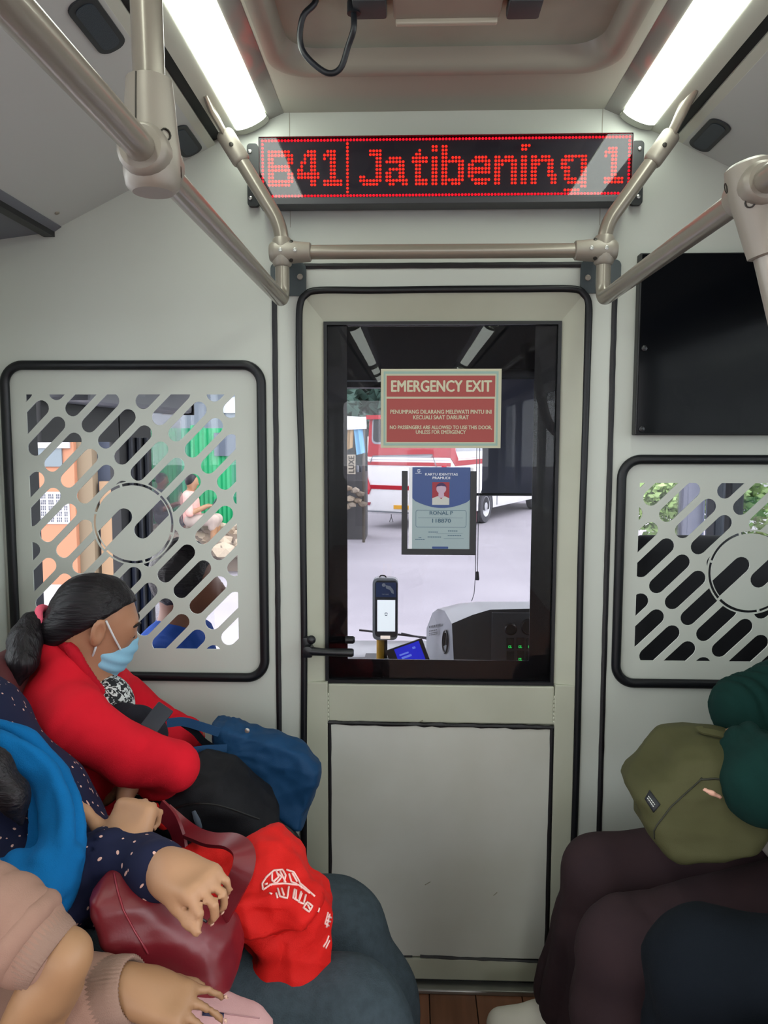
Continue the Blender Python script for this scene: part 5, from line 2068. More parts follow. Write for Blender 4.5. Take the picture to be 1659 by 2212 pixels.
s1 = seat(-.80, -.27, .38, 1, 'maroon seat under the woman in the red cardigan', .42)
seat(-.93, -.66, .38, 1, 'maroon seat under the woman in the navy dotted blouse', .42)
seat(-.93, -1.06, .38, 1, 'maroon seat under the person in the pink hoodie', .42)
seat(.98, -.40, .40, -1, 'maroon seat under the passenger with the olive backpack', .42)
seat(.98, -.84, .40, -1, 'maroon seat under the passenger in navy trousers', .42)
ar = smooth_path([P(560, 1790, -.10), P(600, 1778, -.09), P(632, 1800, -.09), P(652, 1842, -.09), P(660, 1900, -.09), P(661, 2000, -.09)], 6)
MB().tube(ar, .0085, 12).build('armrest', M('rubber'), s1, smooth=True)


# ------------------------------------------------------------------ skin, hair and cloth
def A(px, py, Y):
    return np.array(P(px, py, Y))


def skin(n, c, c2):
    return mat(n, c, .5, spec=.4, bump=(260, .12, .001), var=(14, c2, .5))


def cloth(n, c, c2=None, scale=500, strength=.5, rough=.95, sheen=.0, vs=9):
    return mat(n, c, rough, spec=.15, bump=(scale, strength, .0016), var=(vs, c2 or c, .7), sheen=sheen)


skin('skin_brown', 'a8785c', '9a6a50')
skin('skin_tan', 'ab8060', 'a0755a')
skin('skin_warm', '9a7353', '8e684c')
skin('skin_dark', '6d4433', '5d392b')
for nm_, sc_ in (('hair_black', (16, 170, 170)), ('hair_tail', (170, 170, 14))):
    hm = mat(nm_, '0d0a0e', .5, spec=.28, bump=(1.0, .7, .004), var=(1.0, '1f181c', .8))
    nt_ = hm.node_tree
    mp_ = nt_.nodes.new('ShaderNodeMapping')
    mp_.inputs['Scale'].default_value = sc_
    mp_.inputs['Rotation'].default_value = (0, .45 if nm_ == 'hair_black' else .2, 0)
    tc_n = [q for q in nt_.nodes if q.type == 'TEX_COORD'][0]
    nt_.links.new(tc_n.outputs['Object'], mp_.inputs['Vector'])
    for q in [q for q in nt_.nodes if q.type == 'TEX_NOISE']:
        nt_.links.new(mp_.outputs['Vector'], q.inputs['Vector'])
cloth('red_knit', 'cf1c2c', 'c41526', 700, .4)
cloth('red_rib', 'b81728', 'a81424', 700, .4)
cloth('black_cloth', '17171b', '1e1d22')
cloth('dark_scarf', '22222a', '2a2a32', 600)
cloth('blue_scarf', '0a5f98', '09558a', 650, .6)
cloth('pink_hoodie', '967567', '8b6b5e', 700, .4)
cloth('pink_rib', '917568', '866a5e', 700, .4)
cloth('denim_grey', '434e55', '364046', 420, .9, vs=60)
cloth('brown_trousers', '382a2d', '30252a', 500, .3)
cloth('green_sleeve', '0e2d29', '0c2723', 700, .3)
cloth('navy_cloth', '10151c', '0d1218', 500, .4)
cloth('white_cloth', 'c9c4bf', 'bdb8b2')
cloth('olive_nylon', '4b4a31', '434229', 900, .25, rough=.7, sheen=0)
cloth('blue_nylon', '1c4268', '183a5c', 900, .3, rough=.55, sheen=0)
cloth('black_nylon', '19191d', '202024', 800, .3, rough=.65, sheen=0)
cloth('red_nonwoven', 'd5201c', 'cb1b18', 900, .5, rough=.6, sheen=0)
cloth('pink_canvas', 'c79c9c', 'bd9192', 800, .4)
cloth('blue_jacket', '1f3f86', '1b3674', 300, .3)
mat('maroon_leather', '6f1822', .36, spec=.5, bump=(350, .12, .0008), var=(8, '64141d', .7))
mat('maroon_edge', '8a2a36', .4, spec=.5)
mat('mask_blue', '86b6cf', .8, bump=(700, .2, .001))
mat('mask_strap', 'cfd2d4', .7)
mat('tie_pink', 'ee5f7a', .7, bump=(600, .5, .002))
mat('sneaker_white', 'cfcabf', .6, bump=(200, .2, .001))


def dotted_material():
    """navy cloth with small pale pink dashes printed at random"""
    m = bpy.data.materials.new('navy_dotted')
    m.use_nodes = True
    nt = m.node_tree
    b = nt.nodes['Principled BSDF']
    b.inputs['Roughness'].default_value = .85
    b.inputs['Specular IOR Level'].default_value = .25
    tc = nt.nodes.new('ShaderNodeTexCoord')
    prev = None
    for k, (sc, rot) in enumerate((((50, 50, 50), (0.3, .5, .2)), ((46, 46, 46), (1.1, .2, .9)))):
        mp = nt.nodes.new('ShaderNodeMapping')
        mp.inputs['Rotation'].default_value = rot
        mp.inputs['Scale'].default_value = sc
        mp.inputs['Location'].default_value = (k * 3.3, k * 1.7, 0)
        vo = nt.nodes.new('ShaderNodeTexVoronoi')
        vo.inputs['Scale'].default_value = 1.0
        vo.inputs['Randomness'].default_value = .75
        nt.links.new(tc.outputs['Object'], mp.inputs['Vector'])
        nt.links.new(mp.outputs['Vector'], vo.inputs['Vector'])
        # stretch each cell's mark along one axis
        sub = nt.nodes.new('ShaderNodeVectorMath')
        sub.operation = 'SUBTRACT'
        nt.links.new(mp.outputs['Vector'], sub.inputs[0])
        nt.links.new(vo.outputs['Position'], sub.inputs[1])
        mul = nt.nodes.new('ShaderNodeVectorMath')
        mul.operation = 'MULTIPLY'
        mul.inputs[1].default_value = (1.0, 1.0, .36) if k == 0 else (.36, 1.0, 1.0)
        nt.links.new(sub.outputs['Vector'], mul.inputs[0])
        ln = nt.nodes.new('ShaderNodeVectorMath')
        ln.operation = 'LENGTH'
        nt.links.new(mul.outputs['Vector'], ln.inputs[0])
        lt = nt.nodes.new('ShaderNodeMath')
        lt.operation = 'LESS_THAN'
        lt.inputs[1].default_value = .105
        nt.links.new(ln.outputs['Value'], lt.inputs[0])
        if prev is not None:
            mxn = nt.nodes.new('ShaderNodeMath')
            mxn.operation = 'MAXIMUM'
            nt.links.new(prev, mxn.inputs[0])
            nt.links.new(lt.outputs[0], mxn.inputs[1])
            prev = mxn.outputs[0]
        else:
            prev = lt.outputs[0]
    mix = nt.nodes.new('ShaderNodeMix')
    mix.data_type = 'RGBA'
    mix.inputs['A'].default_value = lin('161a36') + (1,)
    mix.inputs['B'].default_value = lin('d8ab9d') + (1,)
    nt.links.new(prev, mix.inputs['Factor'])
    nt.links.new(mix.outputs['Result'], b.inputs['Base Color'])
    MATS['navy_dotted'] = m


dotted_material()


def floral_material():
    m = bpy.data.materials.new('floral_print')
    m.use_nodes = True
    nt = m.node_tree
    b = nt.nodes['Principled BSDF']
    b.inputs['Roughness'].default_value = .85
    tc = nt.nodes.new('ShaderNodeTexCoord')
    n = nt.nodes.new('ShaderNodeTexNoise')
    n.inputs['Scale'].default_value = 95
    n.inputs['Detail'].default_value = 2
    n.inputs['Distortion'].default_value = 1.5
    r = nt.nodes.new('ShaderNodeValToRGB')
    r.color_ramp.elements[0].position = .5
    r.color_ramp.elements[0].color = lin('15151a') + (1,)
    r.color_ramp.elements[1].position = .54
    r.color_ramp.elements[1].color = lin('c8c8c8') + (1,)
    nt.links.new(tc.outputs['Object'], n.inputs['Vector'])
    nt.links.new(n.outputs['Fac'], r.inputs['Fac'])
    nt.links.new(r.outputs['Color'], b.inputs['Base Color'])
    MATS['floral_print'] = m


floral_material()


def hand(S, wrist, d, n, lat, curl=((25, 30, 20),) * 4, thumb=(.6, .75, .1), tcurl=0.35, s=1.0, spread=.06, k=.007):
    """five separate fingers on a palm. d: towards the fingers, n: out of the palm, lat: towards the thumb"""
    d = np.array(d, float) / np.linalg.norm(d)
    n = np.array(n, float)
    n = n - d * (n @ d)
    n /= np.linalg.norm(n)
    l0 = np.cross(d, n)
    lat = l0 if l0 @ np.array(lat, float) > 0 else -l0
    w = np.array(wrist, float)
    R = np.array([d, lat, n]).T
    S.rbox(w + d * .05 * s + lat * .002, (.047 * s, .0415 * s, .0145 * s), .0135 * s, R, k=.02)
    S.ell(w + d * .035 * s + lat * .024 * s + n * .008 * s, (.035 * s, .018 * s, .016 * s), R, k=.015)     # thumb mound
    S.ell(w + d * .045 * s - lat * .027 * s + n * .004 * s, (.04 * s, .014 * s, .015 * s), R, k=.015)
    S.cone(w - d * .03 * s, w + d * .02 * s, .027 * s, .026 * s, k=.025)
    nails = []
    for i, (off, L, r) in enumerate(((.0305, .070, .0088), (.0102, .079, .0090), (-.0102, .073, .0087), (-.0300, .058, .0078))):
        base = w + d * (.088 - abs(off) * .25) * s + lat * off * s
        dd = d + lat * spread * off / .02
        dd /= np.linalg.norm(dd)
        nn = n
        a = base
        S.ell(a - n * .003 * s, (.0115 * s, .0085 * s, .011 * s), R, k=.006)                               # knuckle
        rr = r * s
        for j, fr in enumerate((.46, .30, .24)):
            an = math.radians(curl[i][j])
            ca, sa = math.cos(an), math.sin(an)
            dd, nn = dd * ca + nn * sa, nn * ca - dd * sa
            b = a + dd * L * s * fr
            S.cone(a, b, rr, rr * .93, k=.002 if j else .004)
            a, rr = b, rr * .93
        nails.append((a, dd, nn, rr))
    t0 = w + d * .022 * s + lat * .030 * s + n * .006 * s
    td = d * thumb[0] + lat * thumb[1] + n * thumb[2]
    td /= np.linalg.norm(td)
    a, rr = t0, .0135 * s
    for j, L in enumerate((.040, .031, .025)):
        b = a + td * L * s
        S.cone(a, b, rr, rr * .86, k=.009)
        a, rr = b, rr * .86
        td = td + (n * .5 + d * .6) * tcurl * .5
        td /= np.linalg.norm(td)
    nails.append((a, td, -n, rr))
    return nails


def nail_mesh(nails, m, parent):
    for (a, d, nn, r) in nails:
        so = Solid()
        up = -np.array(nn)
        so.ell(a + np.array(d) * r * .35 + up * r * .72, (r * .85, r * .62, r * .32), frame_of(d, up), k=.001)
        so.build('fingernail', m, parent, h=.0022, smooth=0)


mat('nail', 'c9a08c', .3, spec=.5)


def ringfolds(a, b, n, amp, t0=.5, wd=.4, seed=1, skew=2.0):
    """folds lying across a limb from a to b, strongest at fraction t0"""
    a, b = np.array(a, float), np.array(b, float)
    L = np.linalg.norm(b - a)
    u = (b - a) / L
    R = frame_of(u, (0.1, .2, 1))
    def fn(V, N):
        q = (V - a) @ R
        t = q[:, 0] / L
        r = np.linalg.norm(q[:, 1:], axis=1)
        an = np.arctan2(q[:, 2], q[:, 1])
        w = np.exp(-((t - t0) / wd) ** 2) * np.clip((.16 - r) / .05, 0, 1)
        ph = t * n * PI + skew * np.sin(an + seed) + 1.7 * vnoise(V, 13, seed)
        s = np.abs(np.sin(ph))
        m = .55 + .45 * vnoise(V, 9, seed + 9)
        return amp * w * m * (s ** .7 - .6)
    return fn


def lengthfolds(a, b, n, amp, t0=.5, wd=.6, seed=1):
    """folds running along a limb"""
    a, b = np.array(a, float), np.array(b, float)
    L = np.linalg.norm(b - a)
    R = frame_of((b - a) / L, (0.1, 1, .2))
    def fn(V, N):
        q = (V - a) @ R
        t = q[:, 0] / L
        r = np.linalg.norm(q[:, 1:], axis=1)
        an = np.arctan2(q[:, 2], q[:, 1])
        w = np.exp(-((t - t0) / wd) ** 2) * np.clip((.2 - r) / .06, 0, 1)
        ph = an * n * .5 + 1.2 * vnoise(V * np.array([1, 1, .35]), 10, seed)
        return amp * w * (np.abs(np.sin(ph)) ** .7 - .6)
    return fn


def head_detail(S, nk, s):
    """ears, brow and lips on a plain head; s is the way it faces along x"""
    c = np.array(nk) + np.array([.01 * s, 0, .17])
    for g in (1, -1):
        S.ell(c + np.array([-.005 * s, .076 * g, -.01]), (.016, .009, .030), None, k=.005)
        S.ell(c + np.array([.078 * s, .032 * g, .004]), (.014, .017, .010), None, k=.008)
    S.ell(c + np.array([.080 * s, 0, .026]), (.014, .045, .012), None, k=.02)
    S.ell(c + np.array([.092 * s, 0, -.062]), (.010, .023, .006), None, k=.006)
    S.ell(c + np.array([.089 * s, 0, -.072]), (.010, .020, .007), None, k=.006)


def face_marks(parent, nk, s):
    c = Vector(nk) + Vector((.01 * s, 0, .17))
    for g in (1, -1):
        MB().ball(c + Vector((.0835 * s, .032 * g, .004)), .0095, (.8, 1.25, .62), 12, 8).build('eye', mat('eye_dark', '1c1412', .2), parent, smooth='all')
        MB().tube(smooth_path([c + Vector((.082 * s, .050 * g, .021)), c + Vector((.094 * s, .032 * g, .028)), c + Vector((.096 * s, .014 * g, .023))], 4), .0026, 6).build('eyebrow', M('hair_black'), parent, smooth='all')
    MB().tube(smooth_path([c + Vector((.094 * s, .022, -.067)), c + Vector((.101 * s, 0, -.067)), c + Vector((.094 * s, -.022, -.067))], 5), .0022, 6).build('mouth_line', mat('lip_brown', '7a4038', .5), parent, smooth='all')


LOW = dict(h=.011)

# ================================================================== woman in the red cardigan
Y1 = -.28
HS = .87


class Sized:
    """adds to a solid with every radius scaled"""
    def __init__(self, S, s):
        self.S, self.s = S, s

    def ell(self, c, r, R=None, k=.01, mode='+'):
        self.S.ell(c, np.array(r) * self.s, R, k * self.s, mode)

    def cone(self, a, b, ra, rb, k=.01, mode='+'):
        self.S.cone(a, b, ra * self.s, rb * self.s, k * self.s, mode)


hc = A(203, 1338, Y1)                       # middle of the skull
hu = np.array([.36, .0, .93]); hu /= np.linalg.norm(hu)      # crown direction (head bowed)
hf = np.array([hu[2], 0, -hu[0]])
hf = hf - hu * (hf @ hu)
hf = hf + np.array([0, .48, 0]); hf = hf - hu * (hf @ hu); hf /= np.linalg.norm(hf)
hs = np.cross(hu, hf); hs /= np.linalg.norm(hs)             # towards the window side? (+y)
HR = np.array([hf, hs, hu]).T


def H(f, s, u):
    return hc + (hf * f + hs * s + hu * u) * HS


side = -1 if hs[1] > 0 else 1               # sign of s for the side nearer the aisle
body = Solid()
hb = Sized(body, HS)
hb.ell(H(0, 0, .012), (.094, .074, .092), HR, k=.02)
hb.ell(H(.030, 0, -.05), (.062, .060, .075), HR, k=.03)
hb.ell(H(.062, 0, -.098), (.025, .028, .02), HR, k=.025)         # chin
hb.ell(H(.052, 0, -.02), (.042, .056, .06), HR, k=.03)           # cheeks and brow
hb.ell(H(.083, 0, .018), (.014, .046, .014), HR, k=.02)          # brow ridge
hb.cone(H(.094, 0, -.005), H(.110, 0, -.038), .008, .0125, k=.014)   # nose
hb.ell(H(.106, .011, -.041), (.008, .007, .007), HR, k=.006)
hb.ell(H(.106, -.011, -.041), (.008, .007, .007), HR, k=.006)
for sg in (1, -1):
    hb.ell(H(.085, .031 * sg, -.002), (.014, .018, .011), HR, k=.008)        # closed eyelids
    hb.ell(H(.083, .031 * sg, -.0145), (.012, .016, .004), HR, k=.006)
hb.ell(H(.094, 0, -.068), (.012, .024, .006), HR, k=.008)        # lips
hb.ell(H(.090, 0, -.079), (.012, .021, .007), HR, k=.008)
for sg in (side, -side):
    ec = H(.006, .086 * sg, .004)
    eR = frame_of(hf * .9 - hs * sg * .42 + hu * .12, hu - hf * .12)
    hb.ell(ec, (.020, .010, .035), eR, k=.004)
    hb.ell(ec + (hs * sg * .0105 + hf * .004 + hu * .004) * HS, (.0115, .009, .021), eR, k=.003, mode='-')
    hb.ell(ec - (hu * .027 - hf * .002) * HS, (.009, .006, .010), eR, k=.006)
neck0, neck1 = A(158, 1400, Y1), A(150, 1490, Y1)
body.limb([H(-.02, 0, -.045), neck0 + np.array([.02, 0, 0]), neck1], [.050, .050, .054], k=.04)
chest, hip1 = A(135, 1580, Y1), A(70, 1810, Y1)
body.limb([neck1, chest, A(100, 1690, Y1), hip1], [.085, .115, .115, .125], k=.05)
shN, elN, wrN = A(158, 1562, -.435), A(385, 1655, -.47), A(300, 1665, -.36)
shF, elF, wrF = A(275, 1530, -.115), A(400, 1592, -.12), A(330, 1618, -.24)
miN = A(275, 1634, -.46)
body.limb([A(130, 1530, Y1), shN, miN, elN], [.07, .042, .036, .027], k=.03)
body.limb([elN, wrN], [.027, .025], k=.02)
body.limb([A(150, 1540, Y1), shF, elF, wrF], [.07, .048, .038, .03], k=.03)
hd_ = A(285, 1668, -.43)
n1 = hand(body, hd_, (-.1, -.45, -.9), (-.9, -.2, .2), (0, 1, 0), curl=((38, 40, 20),) * 4, s=.82, thumb=(.5, .6, .4))
hd2 = A(322, 1600, -.19)
n2 = hand(body, hd2, (-.8, -.25, .25), (0, -.2, -1), (0, .3, 1), curl=((35, 45, 30),) * 4, s=.82)
knN, knF = A(420, 1860, -.34), A(470, 1800, -.14)
body.limb([hip1 + np.array([0, -.08, -.02]), knN, knN + np.array([.0, 0, -.38])], [.075, .052, .038], k=.03)
body.limb([hip1 + np.array([0, .06, -.02]), knF, knF + np.array([.0, 0, -.40])], [.075, .052, .038], k=.03)
for kn in (knN, knF):
    f_ = kn + np.array([.0, 0, -.40])
    body.limb([f_, f_ + np.array([.03, 0, -.035]), f_ + np.array([.16, 0, -.05])], [.038, .035, .026], k=.02)
w1 = body.build('person', M('skin_brown'), None, h=.0055)
tag(w1, 'seated woman in red cardigan and blue face mask dozing by the left grille', 'person', 'passengers on the side seats')
nail_mesh(n1[:4], M('nail'), w1)
# hair: cap swept back into a low tail
hair = Solid()
hx = Sized(hair, HS)
hx.ell(H(-.004, 0, .016), (.103, .084, .100), HR, k=.02)
hx.ell(H(-.066, 0, -.045), (.050, .058, .045), HR, k=.03)
p_a, p_b = A(296, 1301, Y1 - .07), A(150, 1384, Y1 - .07)
nrm = np.array([-(p_b - p_a)[2], 0, (p_b - p_a)[0]])
nrm = -nrm if nrm[2] > 0 else nrm
hair.cut(p_a + np.array([0, 0, .004]), nrm + np.array([0, .0, 0]))


def strands(axis, cross, amp=.0022, n=46, seed=3):
    ax = np.array(axis) / np.linalg.norm(axis)
    def fn(V, N):
        q = V - (V @ ax)[:, None] * ax * .93
        return amp * vnoise(q, n, seed) + amp * .6 * vnoise(q, n * 2.3, seed + 1)
    return fn


hdir = A(97, 1337, Y1) - A(260, 1270, Y1)
hair.build('hair', M('hair_black'), w1, h=.005, disp=strands(hdir, None))
tail = Solid()
tp = [A(108, 1336, Y1 - .02), A(70, 1350, Y1 - .05), A(54, 1385, Y1 - .08), A(48, 1430, Y1 - .11), A(34, 1480, Y1 - .12)]
tail.limb(tp, [.016, .026, .032, .028, .010], k=.012)
for i in range(7):
    rnd = random.Random(50 + i)
    e = tp[0] + (np.array([rnd.uniform(-.1, -.03), rnd.uniform(-.02, .02), rnd.uniform(-.14, .03)]))
    tail.limb([tp[1], (tp[1] + e) / 2 + np.array([-.01, 0, .012]), e], [.010, .005, .0016], k=.006)
tail.build('ponytail', M('hair_tail'), w1, h=.0042, disp=strands((-.4, 0, -1), None, .003, 60, 8))
tie = MB()
tc_ = A(99, 1338, Y1 - .03)
tax = Vector(A(60, 1352, Y1) - A(130, 1325, Y1)).normalized()
ua = Vector((0, 1, 0))
ub = tax.cross(ua)
tie.tube([Vector(tc_) + ua * .024 * math.cos(t) + ub * .025 * math.sin(t) for t in [2 * PI * k / 20 for k in range(20)]], .0085, 10, closed=True)
tie.build('hair_tie', M('tie_pink'), w1, smooth='all')
# face mask: shell over nose, mouth and chin with pleats
mk_ = Solid()
mk = Sized(mk_, HS)
mk.ell(H(.040, 0, -.070), (.076, .072, .066), HR, k=.02)
mk.ell(H(.098, 0, -.038), (.022, .020, .026), HR, k=.025)
mk.ell(H(.070, 0, -.108), (.026, .034, .022), HR, k=.02)
mk_.cut(H(.002, 0, -.085), -hf * 1.0 + hu * .25)
mk_.cut(H(.112, 0, -.020), hu * .9 - hf * .22)
mk_.cut(H(.034, 0, -.045), hu * .85 - hf * .55)
def pleat(V, N):
    u = (V - hc) @ hu
    return .0016 * np.sin((u + .12) * 260 + ((V - hc) @ hf) * 60)
mk_.build('face_mask', M('mask_blue'), w1, h=.0045, disp=pleat)
et = H(.014, .085 * side, .034)
eb = H(.012, .080 * side, -.022)
for a, b, mid_ in ((et, H(.072, .062 * side, -.036), .5), (eb, H(.014, .070 * side, -.066), .5)):
    q = (np.array(a) + np.array(b)) / 2 + hs * side * .006
    MB().tube(smooth_path([a, q, b], 5), .0022, 8).build('mask_strap', M('mask_strap'), w1, smooth=True)
for sg in (1, -1):
    MB().tube(smooth_path([H(.086, .048 * sg, -.006), H(.099, .031 * sg, -.010), H(.099, .014 * sg, -.006)], 4), .0017, 6).build('eyelashes', M('hair_black'), w1)
    MB().tube(smooth_path([H(.086, .050 * sg, .021), H(.100, .032 * sg, .027), H(.103, .012 * sg, .020)], 4), [.0018] + [.003] * 7 + [.0018], 6).build('eyebrow', M('hair_black'), w1, smooth=True)
# cardigan
cg = Solid()
cg.limb([A(138, 1475, Y1), A(118, 1565, Y1), A(98, 1690, Y1), A(80, 1800, Y1)], [.078, .115, .13, .14], k=.05)
cg.ell(A(85, 1535, Y1), (.065, .15, .09), rotm(0, 25, 0), k=.05)
cg.ell(A(195, 1500, Y1 + .02), (.06, .15, .055), None, k=.05)
cg.limb([A(120, 1515, -.37), shN, miN, elN + np.array([-.004, 0, 0])], [.066, .066, .053, .038], k=.015)
cg.limb([elN + np.array([-.004, 0, 0]), (elN + wrN) / 2 + np.array([0, 0, -.012]), A(318, 1668, -.385)], [.038, .041, .040], k=.012)
cg.limb([A(230, 1490, -.15), shF, elF, wrF], [.06, .060, .044, .038], k=.02)
cg.limb([A(140, 1640, -.37), A(235, 1760, -.34)], [.06, .055], k=.05)         # front panel falling to the lap
# collar stands round the neck; opening at the front
cg.limb([A(140, 1404, Y1), neck1], [.068, .088], k=.025)
cg.limb([A(146, 1340, Y1), neck0 + np.array([.02, 0, 0]), neck1 + np.array([.02, 0, 0])], [.055, .0535, .058], k=.003, mode='-')
cg.cut(A(108, 1388, Y1), (-.05, 0, 1)) if False else None
cg.ell(H(.03, 0, -.06), (.11, .085, .085), HR, k=.004, mode='-')
cg.limb([A(110, 1412, Y1 - .055), A(138, 1458, Y1 - .085), A(172, 1505, Y1 - .085)], [.020, .026, .030], k=.03)
cg.ell(A(262, 1512, Y1 - .02), (.042, .05, .06), rotm(0, -25, 0), k=.01, mode='-')
sleeve_folds = addf(ringfolds(shN, elN, 4.3, .0065, .82, .22, 21, 3.6), ringfolds(shN, elN, 3, .006, .08, .22, 22, 3.0), ringfolds(shF, elF, 4.5, .006, .75, .4, 23, 3.0), creases((6, 6, 9), .016, 24))
cg.build('cardigan', M('red_knit'), w1, h=.0062, disp=sleeve_folds)
cr = Solid()
cps = [A(108, 1388, Y1 - .012), A(150, 1400, Y1 - .070), A(176, 1440, Y1 - .082), A(205, 1482, Y1 - .055), A(232, 1512, Y1 - .04)]
cr.limb([np.array(p) for p in smooth_path(cps, 4)], [.011] * 17, k=.006)
cr.build('collar_rib', M('red_rib'), w1, h=.004, disp=lambda V, N: .0011 * np.sin((V @ np.array([.55, .2, -.8])) * 1300))
sh_ = Solid()
sh_.ell(A(240, 1515, Y1 - .01), (.045, .055, .06), rotm(0, -25, 0), k=.02)
sh_.build('floral_top', M('floral_print'), w1, h=.006)
bk_ = Solid()
bk_.ell(A(295, 1562, -.36), (.042, .04, .036), None, k=.02)
bk_.ell(A(325, 1585, -.36), (.034, .035, .03), None, k=.02)
bk_.ell(A(262, 1545, -.34), (.02, .03, .024), None, k=.02)
scarf1 = bk_.build('bundled_scarf', M('dark_scarf'), None, h=.005, disp=folds((30, 30, 30), .004, 5))
tag(scarf1, 'dark bundled scarf held between the folded arms of the woman in red', 'scarf')
# trousers
tr = Solid()
tr.limb([hip1 + np.array([0, -.08, -.02]), knN, knN + np.array([0, 0, -.36])], [.095, .07, .06], k=.03)
tr.limb([hip1 + np.array([0, .06, -.02]), knF, knF + np.array([0, 0, -.36])], [.095, .07, .06], k=.03)
tr.build('trousers', M('black_cloth'), w1, h=.012)
for kn in (knN, knF):
    f_ = kn + np.array([.0, 0, -.40])
    so = Solid()
    so.limb([f_ + np.array([0, 0, -.03]), f_ + np.array([.06, 0, -.045]), f_ + np.array([.165, 0, -.055])], [.045, .043, .034], k=.02)
    so.build('shoe', M('black_nylon'), w1, h=.012)
# phone in her hand
c0, c1, c2 = A(343, 1515, -.40), A(375, 1537, -.40), A(305, 1563, -.43)
u = Vector(c1 - c0).normalized()
v = Vector(c2 - c0).normalized()
n_ = u.cross(v).normalized()
if n_.y > 0:
    n_ = -n_
mb = MB()
L1, L2 = (Vector(c1 - c0)).length, .13
q = [Vector(c0) + u * a + v * b for a, b in ((0, 0), (L1, 0), (L1, L2), (0, L2))]
mb.add([p + n_ * .005 for p in q] + [p - n_ * .005 for p in q], [(0, 1, 2, 3), (7, 6, 5, 4), (0, 4, 5, 1), (1, 5, 6, 2), (2, 6, 7, 3), (3, 7, 4, 0)])
ph = mb.build('phone', mat('phone_case', '0e1120', .6), bevel=.003, smooth=True)
tag(ph, 'dark phone standing out of the folded arms of the woman in red', 'phone')

# ------------------------------------------------------------------ black bag and blue tote on her lap
bb = Solid()
sheet(bb, [p for p in ((318, 1720), (370, 1672), (430, 1640), (500, 1650), (560, 1700), (592, 1745), (600, 1790), (560, 1830), (470, 1822), (390, 1790), (335, 1760))], -.345, .10, .05, k=.02, sx=.15)
bag1 = bb.build('black_bag', M('black_nylon'), None, h=.006, disp=addf(creases((7, 7, 16), .020, 31), creases((20, 20, 34), .007, 32)))
tag(bag1, 'soft black bag lying on the lap of the woman in red', 'bag', 'bags held on laps')
zp = MB()
a, b = P(418, 1752, -.452), P(432, 1788, -.452)
zp.tube([a, (a + b) / 2 + Vector((.002, -.004, 0)), b], [.004, .0065, .005], 8, flat=(.4, (0, 1, 0)))
zp.build('zip_pull', mat('pull_grey', '5f6a78', .5), bag1, smooth=True)
mb = MB()
mb.tube(smooth_path([P(340, 1762, -.44), P(400, 1740, -.455), P(470, 1740, -.457), P(560, 1770, -.44)], 6), .0022, 6)
mb.build('zip_seam', mat('seam_black', '0b0b0d', .6), bag1)

tb_ = Solid()
out = ((462, 1552), (478, 1553), (545, 1570), (612, 1588), (660, 1612), (693, 1650), (690, 1672), (672, 1740), (655, 1782), (640, 1782), (600, 1752), (560, 1722), (535, 1690), (500, 1668), (470, 1655), (474, 1620), (462, 1590))
sheet(tb_, out, -.195, .045, .016, k=.012, sx=-.1, sz=.1)
def tote_folds(V, N):
    c = A(480, 1620, -.22)
    r = V - c
    an = np.arctan2(r[:, 2], r[:, 0])
    d = np.linalg.norm(r[:, [0, 2]], axis=1)
    w = np.clip((.17 - d) / .15, 0, 1)
    return w * .0028 * np.abs(np.sin(an * 11 + vnoise(V, 20, 3) * 1.2)) - .004 * w + .018 * (worley(V * np.array([9, 9, 16]), 9) - .5) + .006 * (worley(V * 28, 12) - .5)
tote = tb_.build('blue_tote', M('blue_nylon'), None, h=.0045, disp=tote_folds, smooth=1)
tag(tote, 'navy blue nylon tote bag leaning against the door frame', 'bag', 'bags held on laps')


def ribbon(pts, w, nrm_, th=.0016, twist=None):
    """flat strap along points, wide across, thin along nrm_"""
    pts = smooth_path(pts, 6)
    mb = MB()
    vs = []
    for i, p in enumerate(pts):
        t = (pts[min(i + 1, len(pts) - 1)] - pts[max(i - 1, 0)]).normalized()
        nn = Vector(nrm_)
        nn = (nn - t * nn.dot(t)).normalized()
        a = t.cross(nn)
        vs += [p + a * w / 2 + nn * th, p - a * w / 2 + nn * th, p - a * w / 2 - nn * th, p + a * w / 2 - nn * th]
    fs = []
    n = len(pts)
    for i in range(n - 1):
        for k in range(4):
            fs.append((i * 4 + k, i * 4 + (k + 1) % 4, (i + 1) * 4 + (k + 1) % 4, (i + 1) * 4 + k))
    fs += [(3, 2, 1, 0), tuple((n - 1) * 4 + k for k in range(4))]
    return mb.add(vs, fs)


ribbon([P(360, 1562, -.26), P(395, 1559, -.25), P(430, 1568, -.245), P(474, 1582, -.24)], .019, (0, -1, .3)).build('strap', M('blue_nylon'), tote, smooth=True)
ribbon([P(392, 1560, -.24), P(420, 1580, -.235), P(440, 1602, -.23), P(470, 1622, -.23)], .015, (0, -1, .3)).build('strap', M('navy_cloth'), tote, smooth=True)
ribbon([P(418, 1622, -.29), P(445, 1618, -.275), P(490, 1616, -.265)], .016, (0, -1, .3)).build('strap', M('blue_nylon'), tote, smooth=True)
ribbon([P(430, 1640, -.29), P(455, 1634, -.275), P(492, 1640, -.265)], .016, (0, -1, .3)).build('strap', M('blue_nylon'), tote, smooth=True)
for px, py in ((534, 1578), (523, 1671)):
    q = P(px, py, -.262)
    MB().lathe([(.0055, 0), (.0052, .0025), (.002, .003)], q, (.1, -1, .1), 10).build('snap_button', M('screw_steel'), tote, smooth=True)

